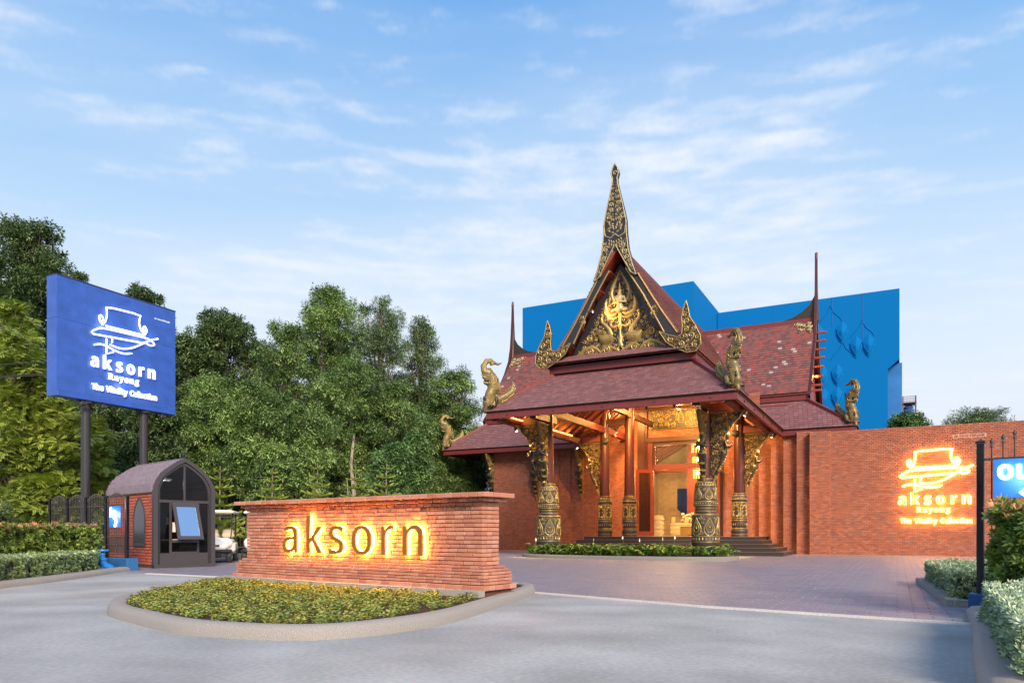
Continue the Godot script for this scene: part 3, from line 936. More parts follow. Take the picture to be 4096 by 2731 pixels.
	for s in [-1.0, 1.0]:
		var pl := PackedVector2Array()
		for q in out: pl.append(Vector2(C + 0.08 + q.x * s, q.y))
		b = MB.new()
		b.prism(pl, zb - 0.12, zb)
		var bb := fin("bargeboard", b, M.navy, hall)
		b = MB.new()                                   # gilt edges, rosette, red ribs
		var m2 := func(q: Vector2, hh: float) -> Vector3: return Vector3(C + 0.08 + q.x * s, q.y, zb + 0.002 + hh)
		b.stroke(m2, [Vector2(0.88, 11.7), Vector2(1.37, 10.85), Vector2(1.92, 9.95), Vector2(2.5, 9.06)], [0.035], 0.04)
		b.stroke(m2, [Vector2(0.36, 12.0), Vector2(1.12, 10.78), Vector2(1.97, 9.14)], [0.035], 0.04)
		b.carve(m2, PackedVector2Array([Vector2(1.42, 10.2), Vector2(1.6, 10.35), Vector2(1.72, 10.12), Vector2(1.7, 9.82), Vector2(1.52, 9.7), Vector2(1.4, 9.92)]), 0.04, 0.14, 200, 0.05, 8)
		fin("gilt_edge", b, M.gold, bb)
		for i in 5:
			b = MB.new()
			var yy := 9.05 + i * 0.72
			var xx := 2.3 - i * 0.46
			b.beam(Vector3(C + 0.08 + s * xx, yy, zb - 0.1), Vector3(C + 0.08 + s * xx, yy, zb - 0.62), 0.3, 0.09, Vector3(s, 1.7, 0).normalized())
			fin("roof_rib", b, M.wood_red, hall)
		# rising flame finial at the foot of the board
		var ch := [Vector2(1.83, 9.17), Vector2(2.18, 8.99), Vector2(2.58, 8.86), Vector2(2.74, 8.95), Vector2(2.77, 9.25), Vector2(2.74, 9.65), Vector2(2.82, 10.0), Vector2(2.92, 10.25), Vector2(3.0, 9.95), Vector2(3.06, 9.6), Vector2(3.3, 9.2), Vector2(3.48, 8.8), Vector2(3.5, 8.48), Vector2(3.3, 8.22), Vector2(2.95, 8.2), Vector2(2.5, 8.42), Vector2(2.1, 8.72)]
		pl = PackedVector2Array()
		for q in ch: pl.append(Vector2((C + 0.05 + q.x * s) if s > 0 else (C - 0.15 + q.x * s), q.y))
		b = MB.new()
		b.prism(pl, zb - 0.03, zb + 0.1)
		var fl := fin("flame_finial", b, M.bronze, hall)
		b = MB.new()
		var m3 := func(q: Vector2, hh: float) -> Vector3: return Vector3(q.x, q.y, zb + 0.101 + hh)
		b.carve(m3, pl, 0.045, 0.17, 3600, 0.05, 15)
		for i in pl.size(): b.stroke(m3, [pl[i], pl[(i + 1) % pl.size()]], [0.022], 0.03)
		fin("scrollwork", b, M.gold, fl)
	# carved spire
	var sp := [Vector2(0.14, 12.9), Vector2(0.5, 12.2), Vector2(0.69, 11.78), Vector2(0.96, 11.62), Vector2(0.78, 12.12), Vector2(0.6, 12.75), Vector2(0.52, 13.45), Vector2(0.5, 13.95), Vector2(0.38, 14.5), Vector2(0.24, 15.05), Vector2(0.12, 15.55), Vector2(0.1, 15.75), Vector2(0.17, 15.95), Vector2(0.12, 16.15), Vector2(0.0, 16.36)]
	var pl := PackedVector2Array([Vector2(C, 12.8)])
	for q in sp: pl.append(Vector2(C + q.x, q.y))
	for i in range(sp.size() - 2, -1, -1): pl.append(Vector2(C - sp[i].x, sp[i].y))
	b = MB.new()
	b.prism(pl, zb - 0.1, zb + 0.09)
	var spire := fin("spire", b, M.navy, hall)
	b = MB.new()
	var m4 := func(q: Vector2, hh: float) -> Vector3: return Vector3(C + q.x, q.y, zb + 0.091 + hh)
	for s in [-1.0, 1.0]:
		var hp := PackedVector2Array()
		for q in sp: hp.append(Vector2(q.x * s, q.y))
		hp.append(Vector2(0.0, 13.0))
		for q in range(3): pass
		b.carve(m4, PackedVector2Array([Vector2(0.1 * s, 12.95), Vector2(0.48 * s, 12.2), Vector2(0.7 * s, 11.82), Vector2(0.92 * s, 11.68), Vector2(0.74 * s, 12.2), Vector2(0.56 * s, 12.9), Vector2(0.5 * s, 13.3), Vector2(0.3 * s, 13.1)]), 0.04, 0.17, 3200, 0.05, 31)
		b.carve(m4, PackedVector2Array([Vector2(0.02 * s, 13.95), Vector2(0.48 * s, 14.0), Vector2(0.36 * s, 14.5), Vector2(0.22 * s, 15.05), Vector2(0.09 * s, 15.6), Vector2(0.0, 15.7)]), 0.035, 0.13, 2600, 0.05, 32)
		b.stroke(m4, [Vector2(0, 13.45), Vector2(0.18 * s, 13.3), Vector2(0.42 * s, 13.42), Vector2(0.5 * s, 13.9)], [0.03], 0.04)
		for i in 6: b.leaf(m4, Vector2(s * (0.06 + (i % 3) * 0.1), 13.05 + i * 0.045), -PI / 2, 0.16, 0.045, 0.05)
		b.leaf(m4, Vector2(s * 0.12, 13.72), PI / 2 - s * 1.4, 0.26, 0.05, 0.06)
		b.stroke(m4, [Vector2(0.02 * s, 13.0), Vector2(0.5 * s, 12.1), Vector2(0.7 * s, 11.76)], [0.025], 0.04)
	for s in [-1.0, 1.0]:
		for i in sp.size() - 2: b.stroke(m4, [Vector2(sp[i + 1].x * s * 0.95, sp[i + 1].y), Vector2(sp[mini(i + 2, sp.size() - 1)].x * s * 0.95, sp[mini(i + 2, sp.size() - 1)].y)], [0.024], 0.04)
		for i in 9: b.leaf(m4, Vector2(s * (0.04 + (i % 2) * 0.16), 13.98 - i * 0.06), PI / 2 - s * (0.3 + (i % 3) * 0.5), 0.17, 0.05, 0.05)
	b.spiral(m4, Vector2(0, 15.95), 0.11, 1.0, 0, 1, 0.03, 0.04)
	fin("scrollwork", b, M.gold_dull, spire)

func column_front(z: Callable, a: float) -> void:
	var c := Vector3(a, 0.31, z.call(29.7))
	var n := Node3D.new()
	n.name = "column" if not hall.has_node("column") else "column_%03d" % hall.get_child_count()
	hall.add_child(n, true)
	var b := MB.new()
	b.lathe(c, [[0.54, -0.31], [0.54, 0.16, 1], [0.51, 0.2], [0.53, 0.22], [0.53, 0.38, 1], [0.545, 0.4], [0.53, 0.6], [0.52, 1.48, 1], [0.46, 1.53], [0.41, 1.58, 1], [0.41, 1.78, 1], [0.455, 1.84], [0.455, 2.0, 1], [0.44, 2.03], [0.41, 2.62, 1], [0.385, 2.75, 1], [0.3, 2.84], [0.29, 2.92], [0.22, 2.93]], 32)
	fin("column_base", b, M.stone_dark, n)
	b = MB.new()
	for q in [[0.53, 0.21], [0.535, 0.40], [0.53, 0.62], [0.525, 1.47], [0.415, 1.62], [0.415, 1.74], [0.455, 1.84], [0.455, 1.99], [0.405, 2.63], [0.38, 2.76], [0.30, 2.9]]: b.lathe(c + Vector3(0, q[1], 0), [[q[0] - 0.01, -0.025], [q[0] + 0.015, -0.012], [q[0] + 0.015, 0.012], [q[0] - 0.01, 0.025]], 28)
	for i in 28:
		var an := TAU * i / 28
		b.ball(c + Vector3(cos(an) * 0.46, 1.915, sin(an) * 0.46), Vector3(0.028, 0.045, 0.028), 6)
	var m := func(y0: float, y1: float, r0: float, r1: float) -> Callable:
		return func(q: Vector2, hh: float) -> Vector3:
			var f := clampf((q.y - y0) / (y1 - y0), 0, 1)
			var r := lerpf(r0, r1, f) + hh
			return c + Vector3(cos(q.x / r0) * r, q.y, sin(q.x / r0) * r)
	var lo: Callable = m.call(0.4, 1.48, 0.535, 0.52)
	var hi: Callable = m.call(2.03, 2.62, 0.44, 0.41)
	for k in 6:
		var x := k * TAU * 0.535 / 6
		lotus(b, lo, Vector2(x, 0.98), 0.22, 0.38, 0.03)
		b.carve(lo, PackedVector2Array([Vector2(x + 0.06, 0.66), Vector2(x + 0.5, 0.66), Vector2(x + 0.28, 0.95)]), 0.04, 0.1, 150, 0.025, k)
		b.carve(lo, PackedVector2Array([Vector2(x + 0.02, 1.44), Vector2(x + 0.54, 1.44), Vector2(x + 0.28, 1.0)]), 0.04, 0.1, 250, 0.025, k + 9)
		for i in 4: b.leaf(lo, Vector2(x + i * 0.14, 0.43), PI / 2, 0.17, 0.05, 0.025, 0)
		x = k * TAU * 0.44 / 6
		lotus(b, hi, Vector2(x, 2.3), 0.16, 0.25, 0.03)
		b.carve(hi, PackedVector2Array([Vector2(x + 0.06, 2.06), Vector2(x + 0.4, 2.06), Vector2(x + 0.23, 2.3)]), 0.035, 0.08, 120, 0.025, k + 20)
		b.carve(hi, PackedVector2Array([Vector2(x + 0.02, 2.6), Vector2(x + 0.44, 2.6), Vector2(x + 0.23, 2.3)]), 0.035, 0.08, 120, 0.025, k + 30)
		for i in 4: b.leaf(m.call(2.62, 2.75, 0.42, 0.39), Vector2(x + i * 0.115, 2.64), PI / 2, 0.11, 0.045, 0.015, 0)
	fin("gilt_carving", b, M.gold_column, n)
	b = MB.new()
	b.lathe(c, [[0.215, 2.9], [0.2, 6.1], [0.2, 6.6]], 24)
	fin("column_shaft", b, M.shaft, n)
func lotus(b: MB, m: Callable, c: Vector2, w: float, hh: float, d: float) -> void:
	for f in [1.0, 0.62]:
		var l := []
		var r := []
		for q in [[0, 1.0], [0.3, 0.62], [0.75, 0.25], [1.0, -0.15], [0.9, -0.55], [0.5, -0.8], [0.1, -0.85]]:
			r.append(c + Vector2(q[0] * w, q[1] * hh) * f); l.append(c + Vector2(-q[0] * w, q[1] * hh) * f)
		b.stroke(m, l, [0.03 * f], d); b.stroke(m, r, [0.03 * f], d)
	b.dome(m, c, w * 0.22, d * 1.3)
	for i in 5: b.leaf(m, c, TAU * i / 5 + PI / 2, w * 0.42, w * 0.13, d)
func build_columns(z: Callable) -> void:
	column_front(z, -3.45); column_front(z, 3.45)
	for a in [-3.45, 3.45, -2.1, 2.0]:
		var c := Vector3(a, 0.86, z.call(36.8))
		var n := Node3D.new()
		n.name = "column_%03d" % hall.get_child_count()
		hall.add_child(n, true)
		var b := MB.new()
		b.lathe(c, [[0.39, 0.0], [0.38, 0.12, 1], [0.34, 0.15], [0.385, 0.22], [0.39, 0.3], [0.37, 0.36], [0.33, 0.4, 1], [0.33, 0.46], [0.365, 0.55], [0.37, 0.68], [0.355, 0.8, 1], [0.36, 0.88, 1], [0.345, 0.93], [0.345, 1.66, 1], [0.365, 1.8], [0.375, 1.86], [0.345, 1.95, 1], [0.3, 2.0], [0.3, 2.12, 1], [0.26, 2.13]], 28)
		fin("column_base", b, M.stone_dark, n)
		b = MB.new()
		for q in [[0.345, 0.15], [0.335, 0.42], [0.36, 0.82], [0.36, 0.92], [0.35, 1.67], [0.37, 1.84], [0.30, 2.02], [0.30, 2.1]]: b.lathe(c + Vector3(0, q[1], 0), [[q[0] - 0.01, -0.02], [q[0] + 0.015, -0.01], [q[0] + 0.015, 0.01], [q[0] - 0.01, 0.02]], 24)
		var m := func(q: Vector2, hh: float) -> Vector3: return c + Vector3(cos(q.x / 0.345) * (0.345 + hh), q.y, sin(q.x / 0.345) * (0.345 + hh))
		for k in 5:
			var x := k * TAU * 0.345 / 5
			b.stroke(m, [Vector2(x, 0.98), Vector2(x, 1.25), Vector2(x, 1.5)], [0.04, 0.03, 0.03], 0.025)
			for s in [-1.0, 1.0]:
				b.stroke(m, [Vector2(x + s * 0.08, 1.2), Vector2(x + s * 0.06, 1.08), Vector2(x + s * 0.13, 1.0), Vector2(x + s * 0.2, 1.04)], [0.025, 0.045, 0.06, 0.02], 0.04)
				b.spiral(m, Vector2(x + s * 0.1, 1.26), 0.055, 1.0, 0, s, 0.02, 0.025)
				for i in 3: b.leaf(m, Vector2(x + s * (0.05 + 0.05 * i), 1.34 + 0.07 * i), PI / 2 - s * 0.7, 0.13, 0.04, 0.03)
			b.carve(m, PackedVector2Array([Vector2(x - 0.2, 1.42), Vector2(x + 0.2, 1.42), Vector2(x + 0.2, 1.66), Vector2(x - 0.2, 1.66)]), 0.03, 0.08, 120, 0.03, k)
			for i in 4:
				b.leaf(m, Vector2(x + i * 0.108, 0.5), PI / 2, 0.26, 0.04, 0.045, 0)
				b.dome(m, Vector2(x + i * 0.108, 1.84), 0.04, 0.05)
		fin("gilt_carving", b, M.gold, n)
		b = MB.new()
		b.lathe(c, [[0.27, 2.1], [0.25, 5.9], [0.25, 7.5]], 24)
		fin("column_shaft", b, M.shaft, n)

func build_porch(z: Callable) -> void:
	# platform and steps of dark stone
	var b := MB.new()
	b.span(-4.35, 4.3, 0.0, 0.86, z.call(40.3), z.call(36.1))
	var st := fin("platform", b, M.stone_dark, hall)
	for i in 4:
		b = MB.new()
		var w := 4.3 + (i + 1) * 0.36
		var y := 0.86 - (i + 1) * 0.172
		b.span(-w, w, 0.0, y, z.call(38.9), z.call(36.1 - (i + 1) * 0.35))
		fin("step", b, M.stone_dark, st)
		b = MB.new()
		b.span(-w - 0.02, w + 0.02, y, y + 0.025, z.call(38.8), z.call(36.1 - (i + 1) * 0.35 - 0.03))
		fin("tread", b, mat(Color(0.11, 0.075, 0.07), 0.45), st)
	b = MB.new()
	b.span(-4.38, 4.33, 0.86, 0.885, z.call(40.3), z.call(36.06))
	fin("tread", b, mat(Color(0.16, 0.10, 0.085), 0.4), st)
	# beams
	for a in [-4.8, 4.75]:
		b = MB.new(); b.span(a - 0.09, a + 0.09, 5.82, 6.08, z.call(38.8), z.call(27.4)); fin("purlin", b, M.wood, hall)
	for a in [-3.45, 3.45]:
		b = MB.new(); b.span(a - 0.11, a + 0.11, 6.3, 6.62, z.call(40.2), z.call(28.0)); fin("beam", b, M.wood, hall)
		b = MB.new(); b.span(a - 0.14, a + 0.14, 5.93, 6.28, z.call(30.3), z.call(28.1)); fin("beam_end", b, M.wood_dark, hall)
		for bb in [29.7, 36.8]:
			b = MB.new()
			b.span(a + (0.1 if a > 0 else -1.5), a + (1.5 if a > 0 else -0.1), 5.87, 6.2, z.call(bb) - 0.13, z.call(bb) + 0.13)
			fin("beam_end", b, M.wood, hall)
	for q in [[29.7, 6.64, -3.4, 3.4], [33.2, 7.3, -3.4, 3.4], [36.8, 6.68, -3.4, -2.1], [36.8, 6.68, 2.0, 3.4]]:
		b = MB.new(); b.span(q[2], q[3], q[1], q[1] + 0.34, z.call(q[0]) - 0.12, z.call(q[0]) + 0.12); fin("tie_beam", b, M.wood_dark, hall)
	for a in [-2.0, 1.95]:
		b = MB.new(); b.span(a - 0.09, a + 0.09, 7.02, 7.28, z.call(40.2), z.call(29.8)); fin("beam", b, M.wood_dark, hall)
	# rafters on both sides and in front
	for i in 13:
		var bb := 28.1 + i * 0.85
		for s in [-1.0, 1.0]:
			b = MB.new(); var ai := maxf(2.7, 5.2 - (bb - 27.15) * 0.92 + 0.15); b.beam(LB(5.05 * s, bb, 6.06), LB(ai * s, bb, 6.06 + (5.05 - ai) * 0.8), 0.09, 0.13); fin("rafter", b, M.wood_red, hall)
	for i in 9:
		b = MB.new(); var bi := minf(29.6, 27.15 + (5.2 - absf(-4.0 + i)) * 1.085 - 0.15); b.beam(LB(-4.0 + i, 27.4, 6.08), LB(-4.0 + i, bi, 6.08 + (bi - 27.4) * 0.725), 0.09, 0.13); fin("rafter", b, M.wood_red, hall)
	# tie ceiling under the steep roof: battens
	for i in 8:
		b = MB.new(); b.span(-3.0, 3.0, 7.6, 7.68, z.call(30.2 + i * 1.2) - 0.06, z.call(30.2 + i * 1.2) + 0.06); fin("batten", b, M.wood_dark, hall)
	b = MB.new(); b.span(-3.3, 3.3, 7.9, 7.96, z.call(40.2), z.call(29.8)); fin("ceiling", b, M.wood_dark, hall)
	# carved brackets with praying figures
	var proto := bracket()
	var spots := [[-3.45, 29.7, -1, 0], [3.45, 29.7, 1, 0], [-3.45, 29.7, 0, 1], [3.45, 29.7, 0, 1], [-3.45, 36.8, -1, 0], [3.45, 36.8, 1, 0], [-8.9, 39.88, 0, 1], [-6.05, 39.98, 0, 1], [-11.9, 39.9, 0, 1], [-11.92, 40.2, -1, 0]]
	for i in spots.size():
		var q: Array = spots[i]
		var o: Node3D = proto if i == 0 else proto.duplicate()
		if i > 0: o.name = "bracket_%03d" % i
		hall.add_child(o, true)
		var x := Vector3(q[2], 0, q[3])
		var r := 0.2 if i < 6 else 0.0
		var k := 0.8 if i > 5 or q[3] == 1 else 1.0
		o.transform = Transform3D(Basis(x * k, Vector3.UP, x.cross(Vector3.UP)), LB(q[0], q[1], 5.87) + x * r)
	# door surround
	for q in [[-2.74, -2.2, 0.885, 8.3], [1.58, 1.98, 0.885, 8.3]]:
		b = MB.new()
		b.span(q[0], q[1], q[2], q[3], z.call(40.6), z.call(40.1))
		b.span(q[0] + 0.12, q[1] - 0.1, q[2], q[3], z.call(40.1), z.call(40.05))
		fin("door_post", b, M.wood_dark, hall)
	b = MB.new(); b.span(-2.2, 1.58, 6.12, 6.38, z.call(40.6), z.call(40.12)); fin("lintel", b, M.wood_dark, hall)
	b = MB.new(); b.span(-2.2, 1.58, 4.58, 4.72, z.call(40.5), z.call(40.2)); b.span(-2.2, 1.58, 4.72, 4.88, z.call(40.45), z.call(40.25)); fin("lintel", b, M.wood, hall)
	for q in [[-2.2, -1.9], [1.3, 1.58]]:
		b = MB.new(); b.span(q[0], q[1], 0.885, 6.12, z.call(40.5), z.call(40.18)); fin("door_jamb", b, M.wood, hall)
	b = MB.new()
	b.span(-1.9, 1.3, 5.92, 6.12, z.call(40.45), z.call(40.25)); b.span(-1.9, -1.78, 4.88, 5.92, z.call(40.45), z.call(40.25)); b.span(1.18, 1.3, 4.88, 5.92, z.call(40.45), z.call(40.25))
	var tr := fin("transom_frame", b, M.wood_dark, hall)
	b = MB.new(); b.span(-1.78, 1.18, 4.88, 5.92, z.call(40.36), z.call(40.35)); fin("pane", b, glass(0.06), tr)
	# carved panel over the door
	b = MB.new(); b.span(-2.08, 1.45, 6.8, 8.0, z.call(40.3), z.call(40.22))
	var pn := fin("carved_panel", b, M.navy, hall)
	b = MB.new()
	var zc: float = z.call(40.22)
	var mp := func(q: Vector2, hh: float) -> Vector3: return Vector3(-0.31 + q.x, q.y, zc + 0.002 + hh)
	for s in [-1.0, 1.0]:
		b.carve(mp, PackedVector2Array([Vector2(0.12 * s, 6.86), Vector2(1.68 * s, 6.86), Vector2(1.68 * s, 7.94), Vector2(0.12 * s, 7.94)]), 0.06, 0.2, 1500, 0.04, 5)
	lotus(b, mp, Vector2(0, 7.45), 0.16, 0.38, 0.05)
	b.stroke(mp, [Vector2(-1.74, 6.82), Vector2(1.74, 6.82), Vector2(1.74, 7.98), Vector2(-1.74, 7.98), Vector2(-1.74, 6.82)], [0.025], 0.03)
	fin("scrollwork", b, M.gold_dark, pn)
	# open door leaves: panel frames with glass
	for s in [-1.0, 1.0]:
		var leaf := Node3D.new()
		leaf.name = "door" if s < 0 else "door_001"
		hall.add_child(leaf, true)
		leaf.transform = Transform3D(Basis(Vector3.UP, deg_to_rad(-130.0) if s > 0 else deg_to_rad(130.0) + PI), LB(1.28 if s > 0 else -1.88, 40.15, 0.89))
		var d := 1.0 if s < 0 else -1.0
		leaf.transform = Transform3D(Basis(Vector3(-0.63 * d, 0, 0.776).normalized(), Vector3.UP, Vector3(0.776, 0, 0.63 * d).normalized()), LB(-1.88 if s < 0 else 1.28, 40.15, 0.89))
		b = MB.new()
		for q in [[0.0, 0.16, 0.0, 3.68], [0.9, 1.06, 0.0, 3.68], [0.16, 0.9, 0.0, 0.25], [0.16, 0.9, 3.5, 3.68]]: b.span(q[0], q[1], q[2], q[3], -0.03, 0.03)
		fin("door_frame", b, M.wood_red, leaf)
		b = MB.new(); b.span(0.16, 0.9, 0.25, 3.5, -0.006, 0.006)
		fin("pane", b, glass(0.25, Color(0.25, 0.2, 0.18)), leaf)
		b = MB.new(); b.tube([Vector3(0.98, 1.4, 0.03), Vector3(0.98, 1.4, 0.08), Vector3(0.98, 1.9, 0.08), Vector3(0.98, 1.9, 0.03)], [0.012], 6)
		fin("handle", b, M.gold, leaf)
	# wall speakers on the back columns
	for a in [-3.3, 3.3]:
		b = MB.new(); b.lathe(Vector3.ZERO, [[0.16, 0.0], [0.15, 0.14], [0.1, 0.16], [0.0, 0.15]], 16)
		var sp := fin("speaker", b, M.iron, hall)
		sp.transform = Transform3D(Basis(Vector3.RIGHT, deg_to_rad(70)), LB(a, 36.5, 5.85))

# A carved wing with a winged praying figure below it; x points away from what it hangs on, y = 0 at its top
func bracket() -> Node3D:
	var n := Node3D.new()
	n.name = "bracket"
	var ol := PackedVector2Array([Vector2(0, -0.05), Vector2(1.24, -0.05), Vector2(1.1, -0.3), Vector2(0.9, -0.5), Vector2(0.78, -0.72), Vector2(0.6, -0.9), Vector2(0.5, -1.3), Vector2(0.52, -1.7), Vector2(0.3, -2.1), Vector2(0.1, -2.5), Vector2(0, -2.5)])
	var b := MB.new()
	b.prism(ol, -0.06, 0.06)
	fin("bracket_panel", b, M.bronze, n)
	b = MB.new()
	for s in [-1.0, 1.0]:
		var m := func(q: Vector2, hh: float) -> Vector3: return Vector3(q.x, q.y, s * (0.061 + hh))
		b.carve(m, ol, 0.05, 0.15, 1800, 0.05, 17)
		for i in ol.size() - 2: b.stroke(m, [ol[i], ol[i + 1]], [0.025], 0.04)
	# scalloped outer edge, gilded
	for i in range(1, 9):
		var p := ol[i]
		var q := ol[i + 1]
		for k in 4:
			var c := p.lerp(q, k / 4.0)
			b.ball(Vector3(c.x, c.y, 0), Vector3(0.04, 0.04, 0.075), 6)
	fin("scrollwork", b, M.gold_dark, n)
	# the figure: leaning out, hands joined, legs tapering into tail feathers
	b = MB.new()
	var bones := [[Vector3(0.66, -1.02, 0), 0.085, Vector3(0.67, -0.95, 0), 0.08], [Vector3(0.63, -1.15, 0), 0.045, Vector3(0.65, -1.05, 0), 0.045], [Vector3(0.6, -1.25, 0), 0.115, Vector3(0.57, -1.5, 0), 0.085], [Vector3(0.57, -1.5, 0), 0.085, Vector3(0.53, -1.68, 0), 0.13]]
	for s in [-1.0, 1.0]:
		bones.append([Vector3(0.6, -1.2, s * 0.14), 0.055, Vector3(0.66, -1.42, s * 0.19), 0.045])
		bones.append([Vector3(0.66, -1.42, s * 0.19), 0.045, Vector3(0.82, -1.34, s * 0.03), 0.035])
		bones.append([Vector3(0.82, -1.34, s * 0.03), 0.035, Vector3(0.84, -1.2, s * 0.01), 0.02])
		bones.append([Vector3(0.53, -1.7, s * 0.07), 0.1, Vector3(0.42, -2.02, s * 0.08), 0.075])
		bones.append([Vector3(0.42, -2.02, s * 0.08), 0.07, Vector3(0.27, -2.35, s * 0.06), 0.045])
		bones.append([Vector3(0.27, -2.35, s * 0.06), 0.045, Vector3(0.2, -2.62, s * 0.03), 0.03])
	body(b, bones, 0.03, 0.03)
	fin("praying_figure", b, M.bronze, n)
	b = MB.new()
	b.lathe(Vector3(0.66, -0.94, 0), [[0.09, 0.0], [0.085, 0.06], [0.05, 0.09], [0.055, 0.13], [0.02, 0.2], [0.0, 0.34]], 8)
	for q in [[0.55, -1.62, 0.14], [0.3, -2.3, 0.11], [0.22, -2.55, 0.08], [0.42, -2.0, 0.14], [0.62, -1.18, 0.13]]: b.tube([Vector3(q[0] - 0.02, q[1] - 0.02, 0), Vector3(q[0] + 0.02, q[1] + 0.02, 0)], [q[2], q[2]], 10)
	b.tube([Vector3(0.22, -2.55, 0), Vector3(0.12, -2.75, 0), Vector3(0.08, -2.95, 0)], [0.08, 0.05, 0.01], 8)
	for i in 6: b.leaf(func(q: Vector2, hh: float) -> Vector3: return Vector3(q.x, q.y, 0.1 + hh), Vector2(0.5 - i * 0.04, -1.75 - i * 0.1), -0.6, 0.16, 0.05, 0.03)
	fin("gilt_ornament", b, M.gold, n)
	return n

# ---------------------------------------------------------------- lamps
func spot_lamp(at: Vector3, to: Vector3, e: float, label: String, ang := 38.0, col := Color(1.0, 0.75, 0.40)) -> void:
	var d := (to - at).normalized()
	var o := thing("spot_lamp", label, "spotlight", Transform3D(Basis(), at), "small spotlights under the eaves")
	var b := MB.new()
	b.tube([-d * 0.2, -d * 0.19, Vector3.ZERO], [0.03, 0.055, 0.06], 12)
	b.tube([-d * 0.12, -d * 0.12 + Vector3(0, 0.22, 0)], [0.012, 0.012], 6)
	fin("housing", b, M.iron, o)
	b = MB.new()
	b.tube([d * 0.001, d * 0.012], [0.05, 0.045], 12)
	fin("lamp_face", b, glow(Color(1, 0.85, 0.55), 14.0), o)
	var l := SpotLight3D.new()
	l.name = "light"
	l.light_color = col
	l.light_energy = e
	l.light_size = 0.05
	l.spot_range = 20.0
	l.spot_angle = ang
	l.spot_attenuation = 2.0
	l.spot_angle_attenuation = 0.8
	l.shadow_enabled = true
	o.add_child(l)
	l.look_at_from_position(d * 0.03, d * 2.0, Vector3.UP if absf(d.y) < 0.95 else Vector3.RIGHT)
	l.position = d * 0.03
func omni(parent: Node, at: Vector3, e: float, size := 0.1, col := Color(1.0, 0.75, 0.40)) -> void:
	var l := OmniLight3D.new()
	l.name = "light"
	l.light_color = col
	l.light_energy = e
	l.light_size = size
	l.omni_range = 25.0
	l.omni_attenuation = 2.0
	l.shadow_enabled = true
	l.position = at
	parent.add_child(l, true)

func build_porch_lights() -> void:
	spot_lamp(HB(-5.0, 29.6, 5.66), HB(-3.9, 29.7, 3.6), 13.2, "lit spotlight at the tip of the left front carved bracket", 34)
	spot_lamp(HB(4.98, 29.6, 5.62), HB(3.9, 29.7, 3.6), 13.2, "spotlight at the tip of the right front carved bracket", 34)
	spot_lamp(HB(-5.0, 36.7, 5.6), HB(-3.9, 36.8, 3.6), 15.4, "lit spotlight beside the left rear carved bracket", 36)
	spot_lamp(HB(4.95, 36.7, 5.6), HB(3.8, 37.2, 2.0), 15.4, "lit spotlight under the porch eave beside the brick pilasters", 40)
	spot_lamp(HB(-1.62, 29.5, 6.5), HB(-3.2, 30.0, 1.6), 19.8, "left one of the paired spotlights on the front tie beam", 40)
	spot_lamp(HB(-1.38, 29.6, 6.48), HB(-2.2, 36.4, 2.6), 14.0, "right one of the paired spotlights on the front tie beam", 40)
	spot_lamp(HB(-3.24, 38.0, 6.5), HB(-3.6, 39.9, 3.0), 15.4, "spotlight on the brick wall between the two left rear columns", 45)
	spot_lamp(HB(3.15, 29.2, 6.15), HB(3.4, 29.75, 3.3), 11.0, "spotlight under the front eave left of the right front column", 34)
	spot_lamp(HB(-0.1, 33.4, 6.85), HB(-0.4, 40.2, 6.0), 15.0, "spotlight on the middle tie beam facing the carved door panel", 40)
	spot_lamp(HB(1.2, 33.4, 6.85), HB(2.9, 39.9, 3.0), 33.0, "spotlight on the middle tie beam facing the right door post", 42)
	spot_lamp(HB(-1.9, 33.4, 6.85), HB(-4.6, 40.0, 2.6), 28.6, "spotlight on the middle tie beam facing the left brick wall", 42)
	spot_lamp(HB(-1.12, 29.02, 10.35), HB(0.0, 29.75, 10.45), 4.5, "lit spotlight on the left side of the gable carving", 40)
	spot_lamp(HB(6.35, 41.4, 8.95), HB(6.4, 43.6, 11.2), 9.0, "lit spotlight at the right gable end of the main roof", 35)
	# warm strips laid on the side purlins, lighting the rafters
	for q in [[-4.68, "left"], [4.63, "right"]]:
		var o := thing("strip_light", "warm light strip along the porch's %s eave beam under the rafters" % q[1], "strip light", TB, "light strips under the porch roof")
		for k in 2:
			var b := MB.new()
			var z0 := 38.7 - (28.4 + k * 3.6)
			b.span(q[0] - 0.02, q[0] + 0.02, 6.085, 6.105, z0 - 3.3, z0)
			fin("strip_lamp", b, glow(Color(1.0, 0.66, 0.26), 12.0), o)
			for j in 3: omni(o, Vector3(q[0] + 0.0, 6.19, z0 - 0.6 - j * 1.1), 0.28, 0.03, Color(1, 0.74, 0.36))
	# porch ceiling glow: pendant-less downlights between the beams
	for q in [[-1.2, 35.0], [1.2, 35.0], [0.0, 38.6], [-2.9, 38.4], [2.9, 38.4]]:
		var o := thing("ceiling_lamp", "small round downlight in the porch ceiling %s" % ["before the door on the left", "before the door on the right", "right over the door", "near the left brick wall", "near the right pilasters"][int(N.get("ceiling_lamp", 0))], "downlight", Transform3D(Basis(), HB(q[0], q[1], 7.6)), "porch downlights")
		var b := MB.new()
		b.lathe(Vector3.ZERO, [[0.09, 0.0], [0.1, 0.03], [0.1, 0.12], [0.0, 0.12]], 14)
		fin("housing", b, M.iron, o)
		b = MB.new()
		b.lathe(Vector3(0, -0.012, 0), [[0.0, 0.0], [0.075, 0.0], [0.075, 0.012]], 14)
		fin("lamp_face", b, glow(Color(1, 0.85, 0.55), 10.0), o)
		omni(o, Vector3(0, -0.12, 0), 9.0, 0.08)

